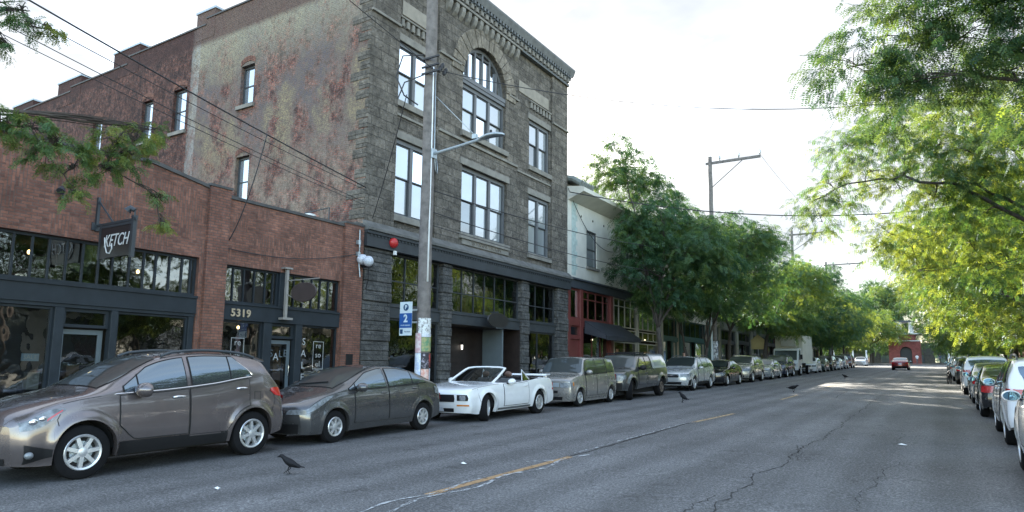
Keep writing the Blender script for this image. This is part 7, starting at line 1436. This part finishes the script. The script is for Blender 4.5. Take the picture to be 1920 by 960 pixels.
person('person in a white shirt standing by the far brick tower', -3.9, 146, 10, M('white_shirt', (.6, .6, .6), .8), M('grey_trousers', (.10, .10, .11), .8)); person('person in dark clothes with a blue bag right of the far brick tower', -.3, 145, 60, M('navy_top', (.04, .06, .13), .8), M('black_trousers', (.02, .02, .02), .8))
# ------------------------------------------------------------------ bicycle, stools, litter, signs far away
bk = thing('bicycle', 'dark bicycle leaning between the cars of the right row', 'bicycle', (0, 0, 0)); 
for x in (-.52, .52):
    mb = MB(); mb.tube([(x + .33 * math.cos(a), 0, .34 + .33 * math.sin(a)) for a in np.linspace(0, 2 * math.pi, 33)], .02, 6, False)
    for k in range(10): mb.tube([(x, 0, .34), (x + .32 * math.cos(k * .628), 0, .34 + .32 * math.sin(k * .628))], .003, 3)
    mb.build('wheel', m_rubber, bk, world=False)
mb = MB()
for a, b_ in (((-.52, .34), (-.15, .82)), ((-.52, .34), (-.05, .30)), ((-.05, .30), (-.2, .88)), ((-.05, .30), (.40, .80)), ((-.17, .80), (.38, .86)), ((.52, .34), (.37, .95))): mb.tube([(a[0], 0, a[1]), (b_[0], 0, b_[1])], .018, 6)
mb.build('frame', M('bike_frame', (.03, .03, .035), .4), bk, world=False); mb = MB(); mb.ell((-.22, 0, .92), (.13, .06, .03), 10, 6); mb.build('saddle', m_black, bk, world=False); mb = MB(); mb.tube([(.40, -.25, 1.0), (.36, 0, .98), (.40, .25, 1.0)], .014, 6); mb.build('handlebar', m_black, bk, world=False)
place(bk, .30, 49.2, 82)
st_ = thing('bar_stool', 'black wire back stool standing before the right window of the stone building', 'stool', (-15.2, 29.2, .7)); z = gz(29.2) + .13; mb = MB(); mb.lathe([(.001, z + .72), (.19, z + .72), (.19, z + .76), (.001, z + .77)], c=(-15.2, 29.2, 0), seg=16); mb.build('seat', m_black, st_)
for sx in (-1, 1):
    for sy in (-1, 1): mb = MB(); mb.tube([(-15.2 + sx * .12, 29.2 + sy * .12, z + .72), (-15.2 + sx * .2, 29.2 + sy * .2, z)], .014, 6); mb.build('leg', m_black, st_)
mb = MB(); mb.tube([(-15.36, 29.2 + .17 * math.cos(a), z + .95 + .22 * math.sin(a)) for a in np.linspace(-.6, math.pi + .6, 17)], .016, 6); mb.build('backrest', m_black, st_)
for k, (x, y, s, lb) in enumerate(((-6.45, 8.9, .05, 'white paper scrap on the road left of the yellow line'), (-7.9, 5.6, .05, 'white paper scrap on the road below the taupe crossover'), (-.75, 15.2, .07, 'crumpled white paper on the open right half of the road'))):
    mb = MB(); r2 = random.Random(k); z = gz(y); pts = [(x + s * math.cos(a) * r2.uniform(.6, 1.5), y + s * math.sin(a) * r2.uniform(.5, 1.2), z + r2.uniform(.006, .02)) for a in np.linspace(0, 6.28, 8)[:-1]]; mb.add(pts + [(x, y, z + .035)], [(i, (i + 1) % 7, 7) for i in range(7)]); tag(mb.build('paper_scrap', m_white), lb, 'litter')
ylw = thing('street_sign', 'small dull yellow sign on a post before the box truck', 'sign', (-13.2, 58.5, 1.2)); mb = MB(); mb.tube([(-13.2, 60.5, 1.1), (-13.2, 60.5, 4.3)], .04, 6); mb.build('post', m_steel, ylw); mb = MB(); mb.prism([(-13.75, 60.4, 3.4), (-12.65, 60.4, 3.4), (-12.65, 60.4, 4.2), (-13.2, 60.4, 4.65), (-13.75, 60.4, 4.2)], (0, .04, 0)); mb.build('panel', M('dull_yellow', (.36, .28, .12), .6), ylw)
for k, (x, y, lb) in enumerate(((3.2, 118, 'pale street sign post at the right corner of the junction'), (3.0, 78, 'white rectangular sign on a post behind the right row of cars'))):
    q = thing('street_sign', lb, 'sign', (x, y, gz(y))); mb = MB(); mb.tube([(x, y, gz(y)), (x, y, gz(y) + 3.4)], .05, 6); mb.build('post', m_white, q); mb = MB(); mb.box(x - .45, x + .45, y - .03, y - .01, gz(y) + 2.8, gz(y) + 3.4); mb.build('panel', m_white, q)
